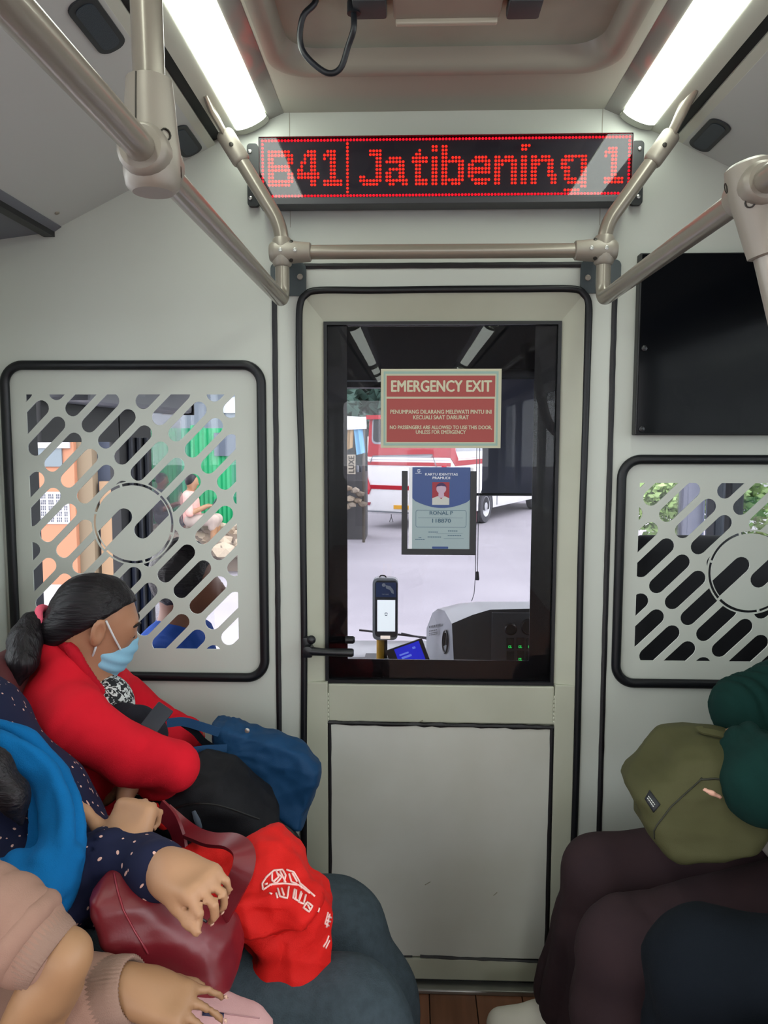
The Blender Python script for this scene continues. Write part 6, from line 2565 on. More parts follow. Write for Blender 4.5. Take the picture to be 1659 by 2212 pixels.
# ================================================================== woman in the navy dotted blouse
Y2 = -.62
b2 = Solid()
hip2 = np.array([-.70, Y2, .53])
nk2 = np.array([-.90, Y2, .98])
b2.limb([hip2, np.array([-.735, Y2, .72]), np.array([-.81, Y2, .87]), nk2, nk2 + np.array([0, 0, .07])], [.12, .12, .13, .06, .05], k=.05)
b2.ell(nk2 + np.array([0.01, 0, .17]), (.09, .074, .11), None, k=.03)
b2.ell(nk2 + np.array([.06, 0, .12]), (.05, .05, .06), None, k=.03)
head_detail(b2, nk2, 1)
b2.cone(nk2 + np.array([.095, 0, .165]), nk2 + np.array([.112, 0, .135]), .009, .012, k=.012)
wA, kA = A(252, 1850, -.79), A(308, 1770, -.76)
elA = A(120, 1925, -.80)
b2.limb([np.array([-.85, -.79, .88]), A(-10, 1850, -.75), elA, wA], [.05, .044, .040, .027], k=.03)
elB = A(205, 1858, -.70)
wB = A(364, 1882, -.85)
b2.limb([np.array([-.83, -.46, .88]), A(100, 1745, -.47), elB, wB], [.05, .044, .040, .028], k=.03)
nA = hand(b2, wA, (.22, .62, .75), (.25, .70, -.66), (-1, -.1, .1), curl=((62, 70, 40), (66, 70, 40), (70, 70, 40), (72, 70, 40)), thumb=(.55, .95, -.30), tcurl=-.08, s=.85)
nB = hand(b2, wB, A(468, 1920, -.90) - wB, (-.25, .35, -.9), (-.4, -.8, -.6), curl=((40, 70, 35), (36, 66, 35), (34, 64, 35), (34, 60, 35)), thumb=(.95, .22, .40), tcurl=.2, s=.82, spread=.10)
kF, kN = A(738, 2012, -.44), A(775, 2205, -.68)
b2.limb([hip2 + np.array([0, .09, 0]), kF, kF + np.array([.02, 0, -.40])], [.085, .058, .04], k=.03)
b2.limb([hip2 + np.array([0, -.09, 0]), kN, kN + np.array([.02, 0, -.40])], [.085, .058, .04], k=.03)
for kn in (kF, kN):
    f_ = np.array([kn[0] + .02, kn[1], .06])
    b2.limb([f_, f_ + np.array([.03, 0, -.025]), f_ + np.array([.16, 0, -.035])], [.038, .035, .024], k=.02)
w2 = b2.build('person', M('skin_tan'), None, h=.0055)
face_marks(w2, nk2, 1)
tag(w2, 'seated woman in navy dotted blouse and blue scarf with crossed hands', 'person', 'passengers on the side seats')
nail_mesh(nA[4:] + nB[:4], M('nail'), w2)
bl = Solid()
bl.limb([hip2 + np.array([.0, 0, .04]), np.array([-.73, Y2, .72]), np.array([-.80, Y2, .86]), nk2 - np.array([0, 0, .02])], [.15, .15, .15, .075], k=.05)
bl.ell(A(40, 1820, -.62), (.12, .15, .15), None, k=.06)
bl.limb([np.array([-.85, -.79, .88]), A(-10, 1850, -.75), elA, wA + (elA - wA) * .20], [.066, .062, .056, .046], k=.03)
bl.limb([np.array([-.83, -.46, .88]), A(100, 1745, -.47), elB, wB + (elB - wB) * .12], [.064, .060, .052, .044], k=.03)
bl.limb([A(150, 1930, -.68), A(210, 1960, -.66)], [.05, .045], k=.04)
dA = (wA - elA) / np.linalg.norm(wA - elA)
bl.ell(wA + (elA - wA) * .10, (.025, .036, .036), frame_of(dA), k=.004, mode='-')
dB = (wB - elB) / np.linalg.norm(wB - elB)
bl.build('blouse', M('navy_dotted'), w2, h=.0062, disp=addf(ringfolds(elA, wA, 6, .009, .35, .5, 41), ringfolds(elB, wB, 6, .009, .4, .5, 42), creases((9, 9, 9), .012, 43)))
sc = Solid()
outer_ = ((-90, 1545), (0, 1572), (60, 1596), (118, 1650), (154, 1720), (166, 1790), (150, 1880), (128, 1950))
inner_ = ((-110, 1640), (-20, 1652), (30, 1668), (66, 1706), (84, 1775), (72, 1845), (30, 1890), (-10, 1905))
NS = 5
for i in range(NS):
    rnd = random.Random(70 + i)
    w_ = i / (NS - 1)
    pts_ = []
    for j in range(8):
        x = outer_[j][0] * (1 - w_) + inner_[j][0] * w_ + rnd.uniform(-5, 5)
        y = outer_[j][1] * (1 - w_) + inner_[j][1] * w_ + rnd.uniform(-4, 4)
        pts_.append(A(x, y, -.745 - .035 * math.sin(PI * w_) - .01 * (i % 2) - .030 * max(0, j - 3)))
    pts_ = [np.array(q) for q in smooth_path(pts_, 4)]
    nq = len(pts_)
    sc.limb(pts_, [.0125 + .010 * max(0, (t / nq - .6)) / .4 for t in range(nq)], k=.004)
sc.limb([A(-60, 1600, -.715), A(30, 1625, -.715), A(105, 1705, -.715), A(124, 1790, -.735), A(100, 1900, -.82)], [.026, .024, .024, .026, .03], k=.006)
sc.limb([A(40, 1880, -.86), A(0, 1905, -.87), A(-60, 1890, -.87)], [.03, .022, .02], k=.01)
sc.limb([A(100, 1880, -.865), A(60, 1925, -.885), A(20, 1900, -.88)], [.03, .02, .012], k=.006)
sc.limb([A(150, 1850, -.84), A(126, 1900, -.865), A(108, 1965, -.875)], [.02, .022, .012], k=.006)
def scarf_folds(V, N):
    # folds run down the length of the scarf
    s_ = (V - A(60, 1760, -.73)) @ np.array([.86, -.1, .5])
    t_ = (V - A(60, 1760, -.73)) @ np.array([-.4, 0, .9])
    ph = s_ * 170 + 1.6 * vnoise(V, 9, 4) + t_ * 22
    return .004 * (np.abs(np.sin(ph * .5)) - .6) + .008 * (worley(V * 16, 6) - .5)
sc.build('scarf', M('blue_scarf'), w2, h=.0055, disp=scarf_folds)
hr = Solid()
hr.limb([nk2 + np.array([-.02, -.08, .16]), A(-110, 1590, -.82), A(-20, 1660, -.835), A(28, 1720, -.835), A(48, 1780, -.835)], [.05, .034, .024, .020, .006], k=.02)
hr_loose = hr.ops[-4:]
del hr.ops[-4:]
hr.ell(nk2 + np.array([-.01, 0, .19]), (.105, .088, .115), None, k=.02)
hr.cut(nk2 + np.array([.045, 0, .2]), (1, 0, -.25))
hr.ops += hr_loose
hr.build('hair', M('hair_black'), w2, h=.006, disp=strands((.1, 0, -1), None, .003, 50, 18))
cu = Solid()
cu.limb([hip2 + np.array([0, .09, 0]), kF + np.array([-.02, 0, 0]), kF + np.array([.045, -.01, -.13]), kF + np.array([.065, -.015, -.36])], [.115, .092, .09, .11], k=.04)
cu.limb([hip2 + np.array([0, -.10, 0]), kN + np.array([-.02, 0, 0]), kN + np.array([.045, 0, -.13]), kN + np.array([.06, 0, -.36])], [.115, .09, .088, .105], k=.04)
cu.build('culottes', M('denim_grey'), w2, h=.0085, disp=addf(lengthfolds(kF, kF + np.array([.06, 0, -.36]), 6, .012, .7, .5, 51), lengthfolds(kN, kN + np.array([.06, 0, -.36]), 6, .012, .7, .5, 52), creases((5, 8, 8), .012, 53)))
for kn in (kF, kN):
    so = Solid()
    so.limb([np.array([kn[0] + .02, kn[1], .05]), np.array([kn[0] + .08, kn[1], .04]), np.array([kn[0] + .19, kn[1], .034])], [.046, .044, .034], k=.02)
    so.build('shoe', M('black_nylon'), w2, h=.012)

# maroon leather handbag
mbag = Solid()
YM = -.835
body_o = ((203, 1914), (230, 1888), (270, 1880), (345, 1900), (432, 1960), (503, 2008), (516, 2052), (506, 2112), (420, 2154), (335, 2122), (266, 2070), (232, 2005), (214, 1955))
sheet(mbag, body_o, YM, .05, .024, k=.01, sx=.4, sz=.2)
for q0, q1 in (((285, 1912), (365, 1942)), ((365, 1942), (452, 1996))):
    pa, pb_ = outline([q0, q1, q1, q0], YM - .02, .4, .2)[0][:2]
    off = np.array([0, -.042, 0])
    mbag.cone(np.array(pa) + off, np.array(pb_) + off, .010, .010, k=.006, mode='-')
mV, mQ = mbag.mesh(.0046, addf(creases((6, 6, 9), .020, 61), creases((18, 18, 22), .004, 62)), 1)
hb2 = skin_object('handbag', mV, mQ, M('maroon_leather'))
tag(hb2, 'shiny maroon leather handbag held on the lap of the woman in navy', 'bag', 'bags held on laps')
ribbon([P(345, 1745, -.60), P(372, 1775, -.62), P(388, 1815, -.63), P(392, 1860, -.65), P(388, 1900, -.69)], .030, (-.6, -.7, .3), .003).build('handle', M('maroon_leather'), hb2, smooth=True)
ribbon([P(352, 1752, -.57), P(400, 1792, -.60), P(450, 1812, -.70), P(500, 1818, -.755), P(526, 1840, -.785), P(524, 1880, -.80), P(500, 1930, -.80), P(470, 1985, -.80)], .032, (.25, -.5, .9), .003).build('handle', M('maroon_leather'), hb2, smooth=True)
# red shopping bag
rb_ = Solid()
YRB = -.665
rb_.prism2([P(*p, YRB) for p in ((392, 1862), (420, 1848), (480, 1852), (560, 1835), (585, 1838), (640, 1868), (690, 1935), (714, 1990), (716, 2035), (700, 2085), (680, 2108), (600, 2125), (560, 2128), (512, 2118), (508, 2062), (530, 2010), (470, 1975), (430, 1930))], YRB + .02, .075, .04, k=.01, sx=.1, sz=.1)
rb_.prism2([P(*p, YRB - .06) for p in ((446, 2006), (470, 1950), (520, 1925), (620, 1930), (680, 1960), (660, 1995), (600, 2010), (540, 2020), (490, 2014))], YRB - .055, .035, .02, k=.012, sz=.3)
rb_.limb([A(520, 2000, YRB - .045), A(568, 2040, YRB - .05), A(572, 2090, YRB - .045)], [.016, .014, .012], k=.02)
rb_.limb([A(330, 1748, -.44), A(352, 1768, -.46)], [.016, .012], k=.01)
def crumple(V, N):
    return .040 * (worley(V * 10, 71) - .5) + .012 * (worley(V * 25, 72) - .5)
rV, rQ = rb_.mesh(.0042, crumple, 0)
red = skin_object('shopping_bag', rV, rQ, M('red_nonwoven'))
tag(red, 'bright red crumpled shopping bag with a white print beside the maroon handbag', 'bag', 'bags held on laps')

from mathutils.bvhtree import BVHTree


def drape(V, Q, lines, r, name, m, parent, closed=False):
    """thin printed strokes laid on the surface of a bag, following its folds"""
    bvh = BVHTree.FromPolygons([tuple(p) for p in V], [tuple(int(i) for i in q) for q in Q])
    mb = MB()
    for ln in lines:
        pts = []
        dense = []
        for i in range(len(ln) - 1):
            a, b = np.array(ln[i], float), np.array(ln[i + 1], float)
            m_ = max(1, int(np.linalg.norm(b - a) / 4))
            dense += [a + (b - a) * t / m_ for t in range(m_)]
        dense.append(np.array(ln[-1], float))
        for px, py in dense:
            d = _ray(px, py).normalized()
            hit = bvh.ray_cast(CAM, d)
            if hit[0] is not None:
                pts.append((hit[0] + hit[1] * .0006 if hit[1].dot(d) < 0 else hit[0] - hit[1] * .0006))
        if len(pts) > 1:
            ok = [pts[0]]
            for p in pts[1:]:
                if (p - ok[-1]).length < .02:
                    ok.append(p)
            if len(ok) > 1:
                mb.tube(ok, r, 5)
    if mb.v:
        return mb.build(name, m, parent, smooth='all', kind='stuff')


def rc(pts):
    return [(180 + x / 2.86, 1720 + y / 2.86) for x, y in pts]


drape(mV, mQ, [[(246, 1886), (254, 1925), (266, 1965), (290, 2010), (320, 2060)]], .0016, 'piping', M('maroon_edge'), hb2)
drape(mV, mQ, [[(292, 1916), (350, 1936), (400, 1964), (446, 1992)]], .0022, 'zip_line', mat('zip_dark', '1b0f12', .5), hb2)
prt = [rc([(1110, 580), (1105, 540), (1130, 500), (1175, 460), (1230, 455), (1250, 490), (1240, 530)]),
       rc([(1165, 475), (1165, 520), (1190, 540), (1225, 500), (1200, 480)]), rc([(1190, 460), (1205, 500), (1170, 530)]),
       rc([(1215, 465), (1250, 535)]), rc([(1255, 455), (1300, 470), (1330, 520), (1350, 570)]), rc([(1270, 480), (1285, 530), (1320, 545)]),
       rc([(1290, 475), (1320, 530)]), rc([(1110, 580), (1160, 545), (1240, 540), (1330, 550), (1400, 600)]),
       rc([(1200, 570), (1215, 620), (1260, 630), (1270, 560)]), rc([(1225, 570), (1240, 615)]), rc([(1190, 600), (1200, 630)]),
       rc([(1305, 575), (1295, 630), (1330, 650), (1345, 590)]), rc([(1315, 580), (1310, 635)]), rc([(1350, 600), (1330, 655), (1360, 665), (1375, 610)]),
       rc([(1375, 660), (1360, 690), (1395, 715), (1415, 680), (1385, 655), (1365, 680)]), rc([(1385, 670), (1400, 700)]),
       rc([(1340, 540), (1380, 575), (1430, 620)]), rc([(1455, 690), (1445, 740)]), rc([(1120, 545), (1140, 540)]), rc([(1150, 600), (1165, 605)]), rc([(1150, 545), (1165, 550)]),
       rc([(1510, 715), (1490, 790)]), rc([(1520, 725), (1500, 810)]), rc([(1505, 740), (1530, 750)]), rc([(1500, 765), (1525, 775)]), rc([(1495, 785), (1515, 800)]),
       rc([(1480, 930), (1500, 900), (1515, 860)]), rc([(1495, 940), (1520, 890)])]
drape(rV, rQ, prt, .0017, 'printed_drawing', mat('print_white', 'eec3bd', .6), red)

# ================================================================== person in the pink hoodie
b3 = Solid()
hip3, nk3 = np.array([-.78, -1.03, .54]), np.array([-.92, -1.03, .97])
b3.limb([hip3, np.array([-.80, -1.03, .72]), np.array([-.86, -1.03, .86]), nk3, nk3 + np.array([0, 0, .07])], [.13, .13, .13, .06, .05], k=.05)
b3.ell(nk3 + np.array([0.01, 0, .17]), (.09, .074, .11), None, k=.03)
b3.ell(nk3 + np.array([.06, 0, .12]), (.05, .05, .06), None, k=.03)
head_detail(b3, nk3, 1)
b3.cone(nk3 + np.array([.095, 0, .165]), nk3 + np.array([.112, 0, .135]), .009, .012, k=.012)
w3a, w3b = A(128, 2080, -1.02), A(276, 2138, -.945)
el3a, el3b = A(-150, 1880, -1.0), A(60, 2185, -.93)
b3.limb([np.array([-.88, -1.20, .85]), np.array([-.80, -1.16, .74]), el3a, w3a], [.055, .045, .04, .027], k=.03)
b3.limb([np.array([-.88, -.87, .85]), np.array([-.72, -.85, .66]), el3b, w3b], [.055, .045, .04, .027], k=.03)
n3a = hand(b3, A(122, 2110, -1.02), (-.42, -.12, -.9), (-.75, .5, .25), (.6, -.3, -.5), curl=((20, 25, 15),) * 4, s=1.0, thumb=(.8, .4, .2))
n3b = hand(b3, w3b + np.array([.012, 0, 0]), (.92, -.10, -.22), (0, .35, -1), (0, 1, .2), curl=((12, 20, 12), (14, 22, 12), (16, 24, 14), (18, 26, 16)), s=.74, thumb=(.8, .5, .5), spread=.22)
kn3 = np.array([-.14, -1.1, .50])
for yy in (-.93, -1.13):
    b3.limb([hip3 + np.array([0, (yy + 1.03) * .8, 0]), np.array([-.16, yy, .49]), np.array([-.14, yy, .08]), np.array([-.02, yy, .03])], [.085, .06, .04, .026], k=.03)
w3 = b3.build('person', M('skin_warm'), None, h=.006)
face_marks(w3, nk3, 1)
tag(w3, 'seated person in a pink hoodie with hands resting on a pink canvas bag', 'person', 'passengers on the side seats')
nail_mesh(n3b[:4], M('nail'), w3)
ho = Solid()
ho.limb([hip3 + np.array([0, 0, .02]), np.array([-.80, -1.03, .72]), np.array([-.86, -1.03, .85]), nk3], [.15, .155, .155, .075], k=.05)
f3 = (w3a - el3a)
ho.limb([np.array([-.88, -1.20, .85]), np.array([-.80, -1.16, .74]), el3a, el3a + f3 * .55, el3a + f3 * .80], [.07, .06, .052, .050, .046], k=.03)
g3 = (w3b - el3b)
ho.limb([np.array([-.88, -.87, .85]), np.array([-.72, -.85, .66]), el3b, el3b + g3 * .5, el3b + g3 * .72], [.075, .068, .055, .048, .045], k=.03)
ho.build('hoodie', M('pink_hoodie'), w3, h=.0065, disp=addf(ringfolds(el3a, w3a, 6, .010, .5, .4, 81), ringfolds(el3b, w3b, 6, .009, .45, .4, 82), creases((9, 9, 9), .010, 83)))
d3 = f3 / np.linalg.norm(f3)


def cuff(c, d, r, L, m, parent, rib=True, th=.006, name='cuff'):
    """ribbed knitted cuff: an open ring round the wrist"""
    mb = MB()
    prof = [(r * .80, -L / 2), (r * .98, -L / 2 + .004), (r * 1.04, -L * .2), (r, L * .25), (r * .93, L / 2), (r * .86, L / 2 + .001), (r * .82, L * .2), (r * .78, -L / 2 + .006)]
    mb.lathe(prof, c, d, 96, caps=False)
    # ribs
    o = mb.build(name, m, parent, smooth='all')
    me = o.data
    if rib:
        n = len(me.vertices)
        for i, v in enumerate(me.vertices):
            k = i % 96
            if k % 2:
                dv = Vector(v.co) - Vector(c)
                dv -= Vector(d) * dv.dot(Vector(d))
                v.co = Vector(v.co) - dv.normalized() * .0024
        me.update()
    return o


cuff(el3a + f3 * .82, d3, .044, .046, M('pink_rib'), w3)
so = Solid()
cpt = el3a + f3 * .72
ua = np.cross(d3, [0, 1, 0]); ua /= np.linalg.norm(ua)
ub = np.cross(d3, ua)
ring = [cpt + (ua * math.cos(t) + ub * math.sin(t)) * .041 for t in [2 * PI * k / 16 for k in range(17)]]
so.limb(ring, [.014] * 17, k=.006)
so.build('sleeve_roll', M('pink_hoodie'), w3, h=.005, disp=folds((26, 26, 26), .002, 85))
e3 = g3 / np.linalg.norm(g3)
cuff(el3b + g3 * .86, e3, .042, .058, M('pink_rib'), w3)
tr = Solid()
for yy in (-.93, -1.13):
    tr.limb([hip3 + np.array([0, (yy + 1.03) * .8, 0]), np.array([-.16, yy, .48]), np.array([-.14, yy, .10])], [.1, .075, .065], k=.03)
tr.build('trousers', M('black_cloth'), w3, h=.012)
for yy in (-.93, -1.13):
    so = Solid()
    so.limb([np.array([-.14, yy, .05]), np.array([-.08, yy, .04]), np.array([.02, yy, .034])], [.046, .044, .034], k=.02)
    so.build('shoe', M('black_nylon'), w3, h=.012)
hr = Solid()
hr.ell(nk3 + np.array([-.01, 0, .18]), (.108, .09, .12), None, k=.02)
hr.cut(nk3 + np.array([.045, 0, .2]), (1, 0, -.25))
hr.build('hair', M('hair_black'), w3, h=.009)
# pink canvas bag under the hands
pb = Solid()
pbp = ((300, 2075), (345, 2085), (420, 2120), (500, 2160), (560, 2190), (590, 2225), (560, 2290), (380, 2300), (240, 2260), (250, 2140))
sheet(pb, pbp, -.875, .03, .02, k=.01, sz=.55, sx=-.05)
pV, pQ = pb.mesh(.005, creases((12, 12, 12), .010, 91), 1)
pbag = skin_object('canvas_bag', pV, pQ, M('pink_canvas'))
tag(pbag, 'pale pink canvas bag with a small dark label under the hands in pink cuffs', 'bag', 'bags held on laps')
drape(pV, pQ, [[(395, 2178), (440, 2182), (500, 2192), (560, 2200)]], .0009, 'stitched_seam', mat('seam_pink', '9c7476', .8), pbag)


def decal(V, Q, quad, nu, nv, off, name, m, parent):
    """a small sewn label laid on a curved surface"""
    bvh = BVHTree.FromPolygons([tuple(p) for p in V], [tuple(int(i) for i in q) for q in Q])
    g = []
    for j in range(nv + 1):
        for i in range(nu + 1):
            u, v = i / nu, j / nv
            p = (np.array(quad[0]) * (1 - u) * (1 - v) + np.array(quad[1]) * u * (1 - v) + np.array(quad[2]) * u * v + np.array(quad[3]) * (1 - u) * v)
            d = _ray(*p).normalized()
            h = bvh.ray_cast(CAM, d)
            if h[0] is None:
                return None
            nn = h[1] if h[1].dot(d) < 0 else -h[1]
            g.append((h[0], nn))
    avg = sum((q[1] for q in g), Vector()).normalized()
    vs = [p + avg * off for p, _ in g] + [p - avg * .001 for p, _ in g]
    n = len(g)
    fs = []
    for j in range(nv):
        for i in range(nu):
            a = j * (nu + 1) + i
            q = (a, a + 1, a + nu + 2, a + nu + 1)
            fs += [q, tuple(k + n for k in reversed(q))]
    def ed(a, b):
        fs.append((a, b, b + n, a + n))
    for i in range(nu):
        ed(i, i + 1)
        ed(nv * (nu + 1) + i + 1, nv * (nu + 1) + i)
    for j in range(nv):
        ed((j + 1) * (nu + 1), j * (nu + 1))
        ed(j * (nu + 1) + nu, (j + 1) * (nu + 1) + nu)
    return MB().add(vs, fs).build(name, m, parent, smooth='all')


lbl_ = [[(446 + 6 * i, 2189 + .7 * i), (450 + 6 * i, 2189.5 + .7 * i)] for i in range(5)]
lb = decal(pV, pQ, [(438, 2184), (484, 2189), (483, 2199), (437, 2194)], 6, 2, .0018, 'label', mat('label_navy', '1b1b3c', .6), pbag)

# ================================================================== passenger with the olive backpack
b4 = Solid()
hip4, nk4 = np.array([.86, -.40, .54]), np.array([.90, -.40, 1.0])
b4.limb([hip4, np.array([.87, -.40, .74]), np.array([.89, -.40, .9]), nk4, nk4 + np.array([0, 0, .07])], [.12, .12, .13, .06, .05], k=.05)
b4.ell(nk4 + np.array([-.01, 0, .17]), (.09, .074, .11), None, k=.03)
b4.ell(nk4 + np.array([-.06, 0, .12]), (.05, .05, .06), None, k=.03)
head_detail(b4, nk4, -1)
b4.cone(nk4 + np.array([-.095, 0, .165]), nk4 + np.array([-.112, 0, .135]), .009, .012, k=.012)
el4a, wr4a = A(1612, 1535, -.30), A(1680, 1600, -.36)
el4b, wr4b = A(1655, 1690, -.52), A(1605, 1610, -.43)
b4.limb([np.array([.88, -.24, .90]), el4a, wr4a], [.05, .04, .027], k=.03)
b4.limb([np.array([.88, -.57, .90]), el4b, wr4b], [.05, .04, .027], k=.03)
hand(b4, A(1600, 1600, -.40), (.1, .9, -.25), (.2, -.3, -1), (0, 0, 1), curl=((40, 55, 30),) * 4, s=.9)
hand(b4, wr4a, (.3, -.9, .1), (-.4, -.2, -1), (0, 0, 1), curl=((40, 55, 30),) * 4, s=.9)
k4f, k4n = A(1300, 1895, -.26), A(1352, 2050, -.47)
fF, fN = np.array([.36, -.17, .07]), np.array([.42, -.42, .07])
b4.limb([hip4 + np.array([0, .09, 0]), k4f, fF], [.085, .058, .038], k=.03)
b4.limb([hip4 + np.array([0, -.07, 0]), k4n, fN], [.085, .058, .038], k=.03)
for f_ in (fF, fN):
    b4.limb([f_, f_ + np.array([-.03, 0, -.03]), f_ + np.array([-.13, 0, -.04])], [.036, .035, .024], k=.02)
w4 = b4.build('person', M('skin_warm'), None, h=.0075)
face_marks(w4, nk4, -1)
tag(w4, 'seated passenger in dark brown trousers and green sleeves hugging the olive backpack', 'person', 'passengers on the side seats')
to = Solid()
to.limb([hip4 + np.array([.01, 0, .05]), np.array([.88, -.40, .74]), np.array([.89, -.40, .88]), nk4], [.14, .14, .15, .07], k=.05)
to.limb([np.array([.88, -.24, .90]), el4a + np.array([.1, .02, .03]), el4a, wr4a], [.075, .072, .062, .05], k=.03)
to.limb([np.array([.88, -.57, .90]), el4b + np.array([.1, -.02, .05]), el4b, wr4b + (el4b - wr4b) * .18], [.075, .074, .066, .052], k=.03)
to.build('green_top', M('green_sleeve'), w4, h=.007, disp=addf(ringfolds(np.array([.88, -.24, .90]), el4a, 7, .014, .85, .35, 101), ringfolds(np.array([.88, -.57, .90]), el4b, 7, .014, .85, .35, 102), creases((9, 9, 12), .016, 103)))
sk = Solid()
sk.rbox((.80, -.42, .60), (.10, .15, .05), .03, rotm(0, 20, 0), k=.02)
sk.build('white_hem', M('white_cloth'), w4, h=.01, disp=folds((30, 30, 10), .004, 105))
tr = Solid()
tr.limb([hip4 + np.array([0, .09, 0]), k4f + np.array([0, 0, 0]), k4f + np.array([-.006, .01, -.12]), fF + np.array([.035, .0, .06])], [.11, .082, .084, .098], k=.03)
tr.limb([hip4 + np.array([0, -.07, 0]), k4n + np.array([0, 0, 0]), k4n + np.array([-.006, 0, -.12]), fN + np.array([.03, 0, .06])], [.11, .086, .088, .10], k=.03)
tr.build('trousers', M('brown_trousers'), w4, h=.009, disp=addf(lengthfolds(k4f, fF, 7, .017, .85, .5, 111), lengthfolds(k4n, fN, 7, .018, .8, .5, 112), creases((5, 9, 9), .010, 113), ringfolds(hip4, k4n, 8, .006, .95, .2, 114)))
for f_ in (fF, fN):
    so = Solid()
    so.limb([f_ + np.array([.02, 0, -.02]), f_ + np.array([-.05, 0, -.025]), f_ + np.array([-.14, 0, -.032])], [.046, .043, .036], k=.02)
    so.cut(f_ + np.array([0, 0, -.062]), (0, 0, -1))
    so.build('shoe', M('sneaker_white'), w4, h=.006)
    so = Solid()
    so.limb([f_ + np.array([.02, 0, -.056]), f_ + np.array([-.05, 0, -.056]), f_ + np.array([-.145, 0, -.056])], [.049, .046, .039], k=.02)
    so.cut(f_ + np.array([0, 0, -.069]), (0, 0, -1))
    so.cut(f_ + np.array([0, 0, -.050]), (0, 0, 1))
    so.build('shoe_sole', mat('sole_cream', 'bdb8aa', .7), w4, h=.006)
hr = Solid()
hr.ell(nk4 + np.array([.01, 0, .17]), (.112, .095, .13), None, k=.03)
hr.limb([nk4 + np.array([.0, 0, .06]), nk4 + np.array([0, 0, -.05])], [.10, .15], k=.05)
hr.ell(nk4 + np.array([-.09, 0, .155]), (.06, .055, .08), None, k=.02, mode='-')
hr.build('headscarf', M('green_sleeve'), w4, h=.01)

bp4 = Solid()
YBP = -.42
bo = ((1353, 1690), (1366, 1668), (1402, 1630), (1438, 1592), (1462, 1584), (1500, 1578), (1560, 1582), (1620, 1600), (1650, 1660), (1650, 1740), (1630, 1775), (1590, 1812), (1530, 1826), (1450, 1826), (1416, 1812), (1382, 1775), (1368, 1730))
sheet(bp4, bo, YBP, .095, .04, k=.012, sx=-.12, sz=.35, p=3)
bV, bQ = bp4.mesh(.0052, addf(creases((5, 6, 14), .018, 121), creases((14, 14, 34), .006, 122)), 1)
bpack = skin_object('backpack', bV, bQ, M('olive_nylon'))
tag(bpack, 'olive green backpack with a small black label on the lap at right', 'bag', 'bags held on laps')
drape(bV, bQ, [[(1414, 1812), (1413, 1795), (1420, 1782), (1450, 1742), (1490, 1706), (1512, 1686), (1516, 1680)]], .0016, 'seam_piping', mat('olive_dark', '26261a', .7), bpack)
drape(bV, bQ, [[(1515, 1684), (1545, 1682), (1600, 1690)]], .002, 'seam_piping', M('olive_dark'), bpack)
lab = decal(bV, bQ, [(1404, 1707), (1427, 1738), (1412, 1756), (1393, 1726)], 5, 5, .0022, 'label', mat('label_black', '14161c', .6), bpack)
wl = []
for k, (o0, o1) in enumerate((((1401, 1720), (1416, 1740)), ((1399, 1724), (1413, 1744)))):
    for i in range(5):
        a = np.array(o0) + (np.array(o1) - np.array(o0)) * (i / 5)
        b = np.array(o0) + (np.array(o1) - np.array(o0)) * ((i + .7) / 5)
        wl.append([tuple(a), tuple(b)])
lbvh = decal.__name__
if lab is not None:
    LV = np.array([lab.matrix_world @ v.co if False else v.co for v in lab.data.vertices])
    LQ = np.array([list(p.vertices) for p in lab.data.polygons])
    drape(LV, LQ, wl, .0009, 'label_lettering', mat('label_white', 'd8d8d4', .6), bpack)
# zip pocket with paper showing, top loop and strap
pk = Solid()
pk.limb([A(1522, 1706, YBP - .115), A(1538, 1713, YBP - .118), A(1556, 1722, YBP - .115)], [.003, .0048, .003], k=.004)
pk.build('pocket_paper', mat('paper_pinkish', 'd1a08c', .6), bpack, h=.003, disp=folds((60, 60, 60), .0015, 7))
ribbon([P(1509, 1570, -.40), P(1516, 1578, -.41), P(1535, 1582, -.42), P(1560, 1588, -.425), P(1590, 1598, -.43)], .014, (0, -.5, 1), .002).build('top_loop', M('olive_nylon'), bpack, smooth=True)
ribbon([P(1560, 1822, -.50), P(1590, 1818, -.51), P(1630, 1800, -.52), P(1690, 1772, -.52)], .022, (.2, -.8, .5), .002).build('strap', mat('strap_green', '26402c', .8), bpack, smooth=True)

# ================================================================== passenger in navy at the right edge
b5 = Solid()
hip5, nk5 = np.array([.86, -.84, .54]), np.array([.90, -.84, 1.0])
b5.limb([hip5, np.array([.87, -.84, .74]), np.array([.89, -.84, .9]), nk5, nk5 + np.array([0, 0, .07])], [.12, .12, .13, .06, .05], k=.05)
b5.ell(nk5 + np.array([-.01, 0, .17]), (.09, .074, .11), None, k=.03)
head_detail(b5, nk5, -1)
b5.ell(nk5 + np.array([-.06, 0, .12]), (.05, .05, .06), None, k=.03)
b5.limb([np.array([.88, -.68, .90]), np.array([.78, -.66, .68]), np.array([.66, -.78, .60])], [.05, .04, .027], k=.03)
b5.limb([np.array([.88, -1.0, .90]), np.array([.78, -1.02, .68]), np.array([.66, -.90, .60])], [.05, .04, .027], k=.03)
hand(b5, (.66, -.78, .61), (-.8, -.2, -.2), (0, .1, -1), (0, -1, 0), curl=((15, 20, 12),) * 4, s=.95)
hand(b5, (.66, -.90, .61), (-.8, .1, -.2), (0, .1, -1), (0, 1, 0), curl=((15, 20, 12),) * 4, s=.95)
k5f, k5n = A(1520, 2095, -.66), np.array([.48, -.92, .50])
b5.limb([hip5 + np.array([0, .09, 0]), k5f, np.array([k5f[0] + .02, -.64, .07])], [.085, .06, .04], k=.03)
b5.limb([hip5 + np.array([0, -.09, 0]), k5n, np.array([.49, -.92, .07])], [.085, .06, .04], k=.03)
for yy, xx in ((-.64, k5f[0] + .02), (-.92, .49)):
    b5.limb([np.array([xx, yy, .07]), np.array([xx - .12, yy, .03])], [.038, .025], k=.02)
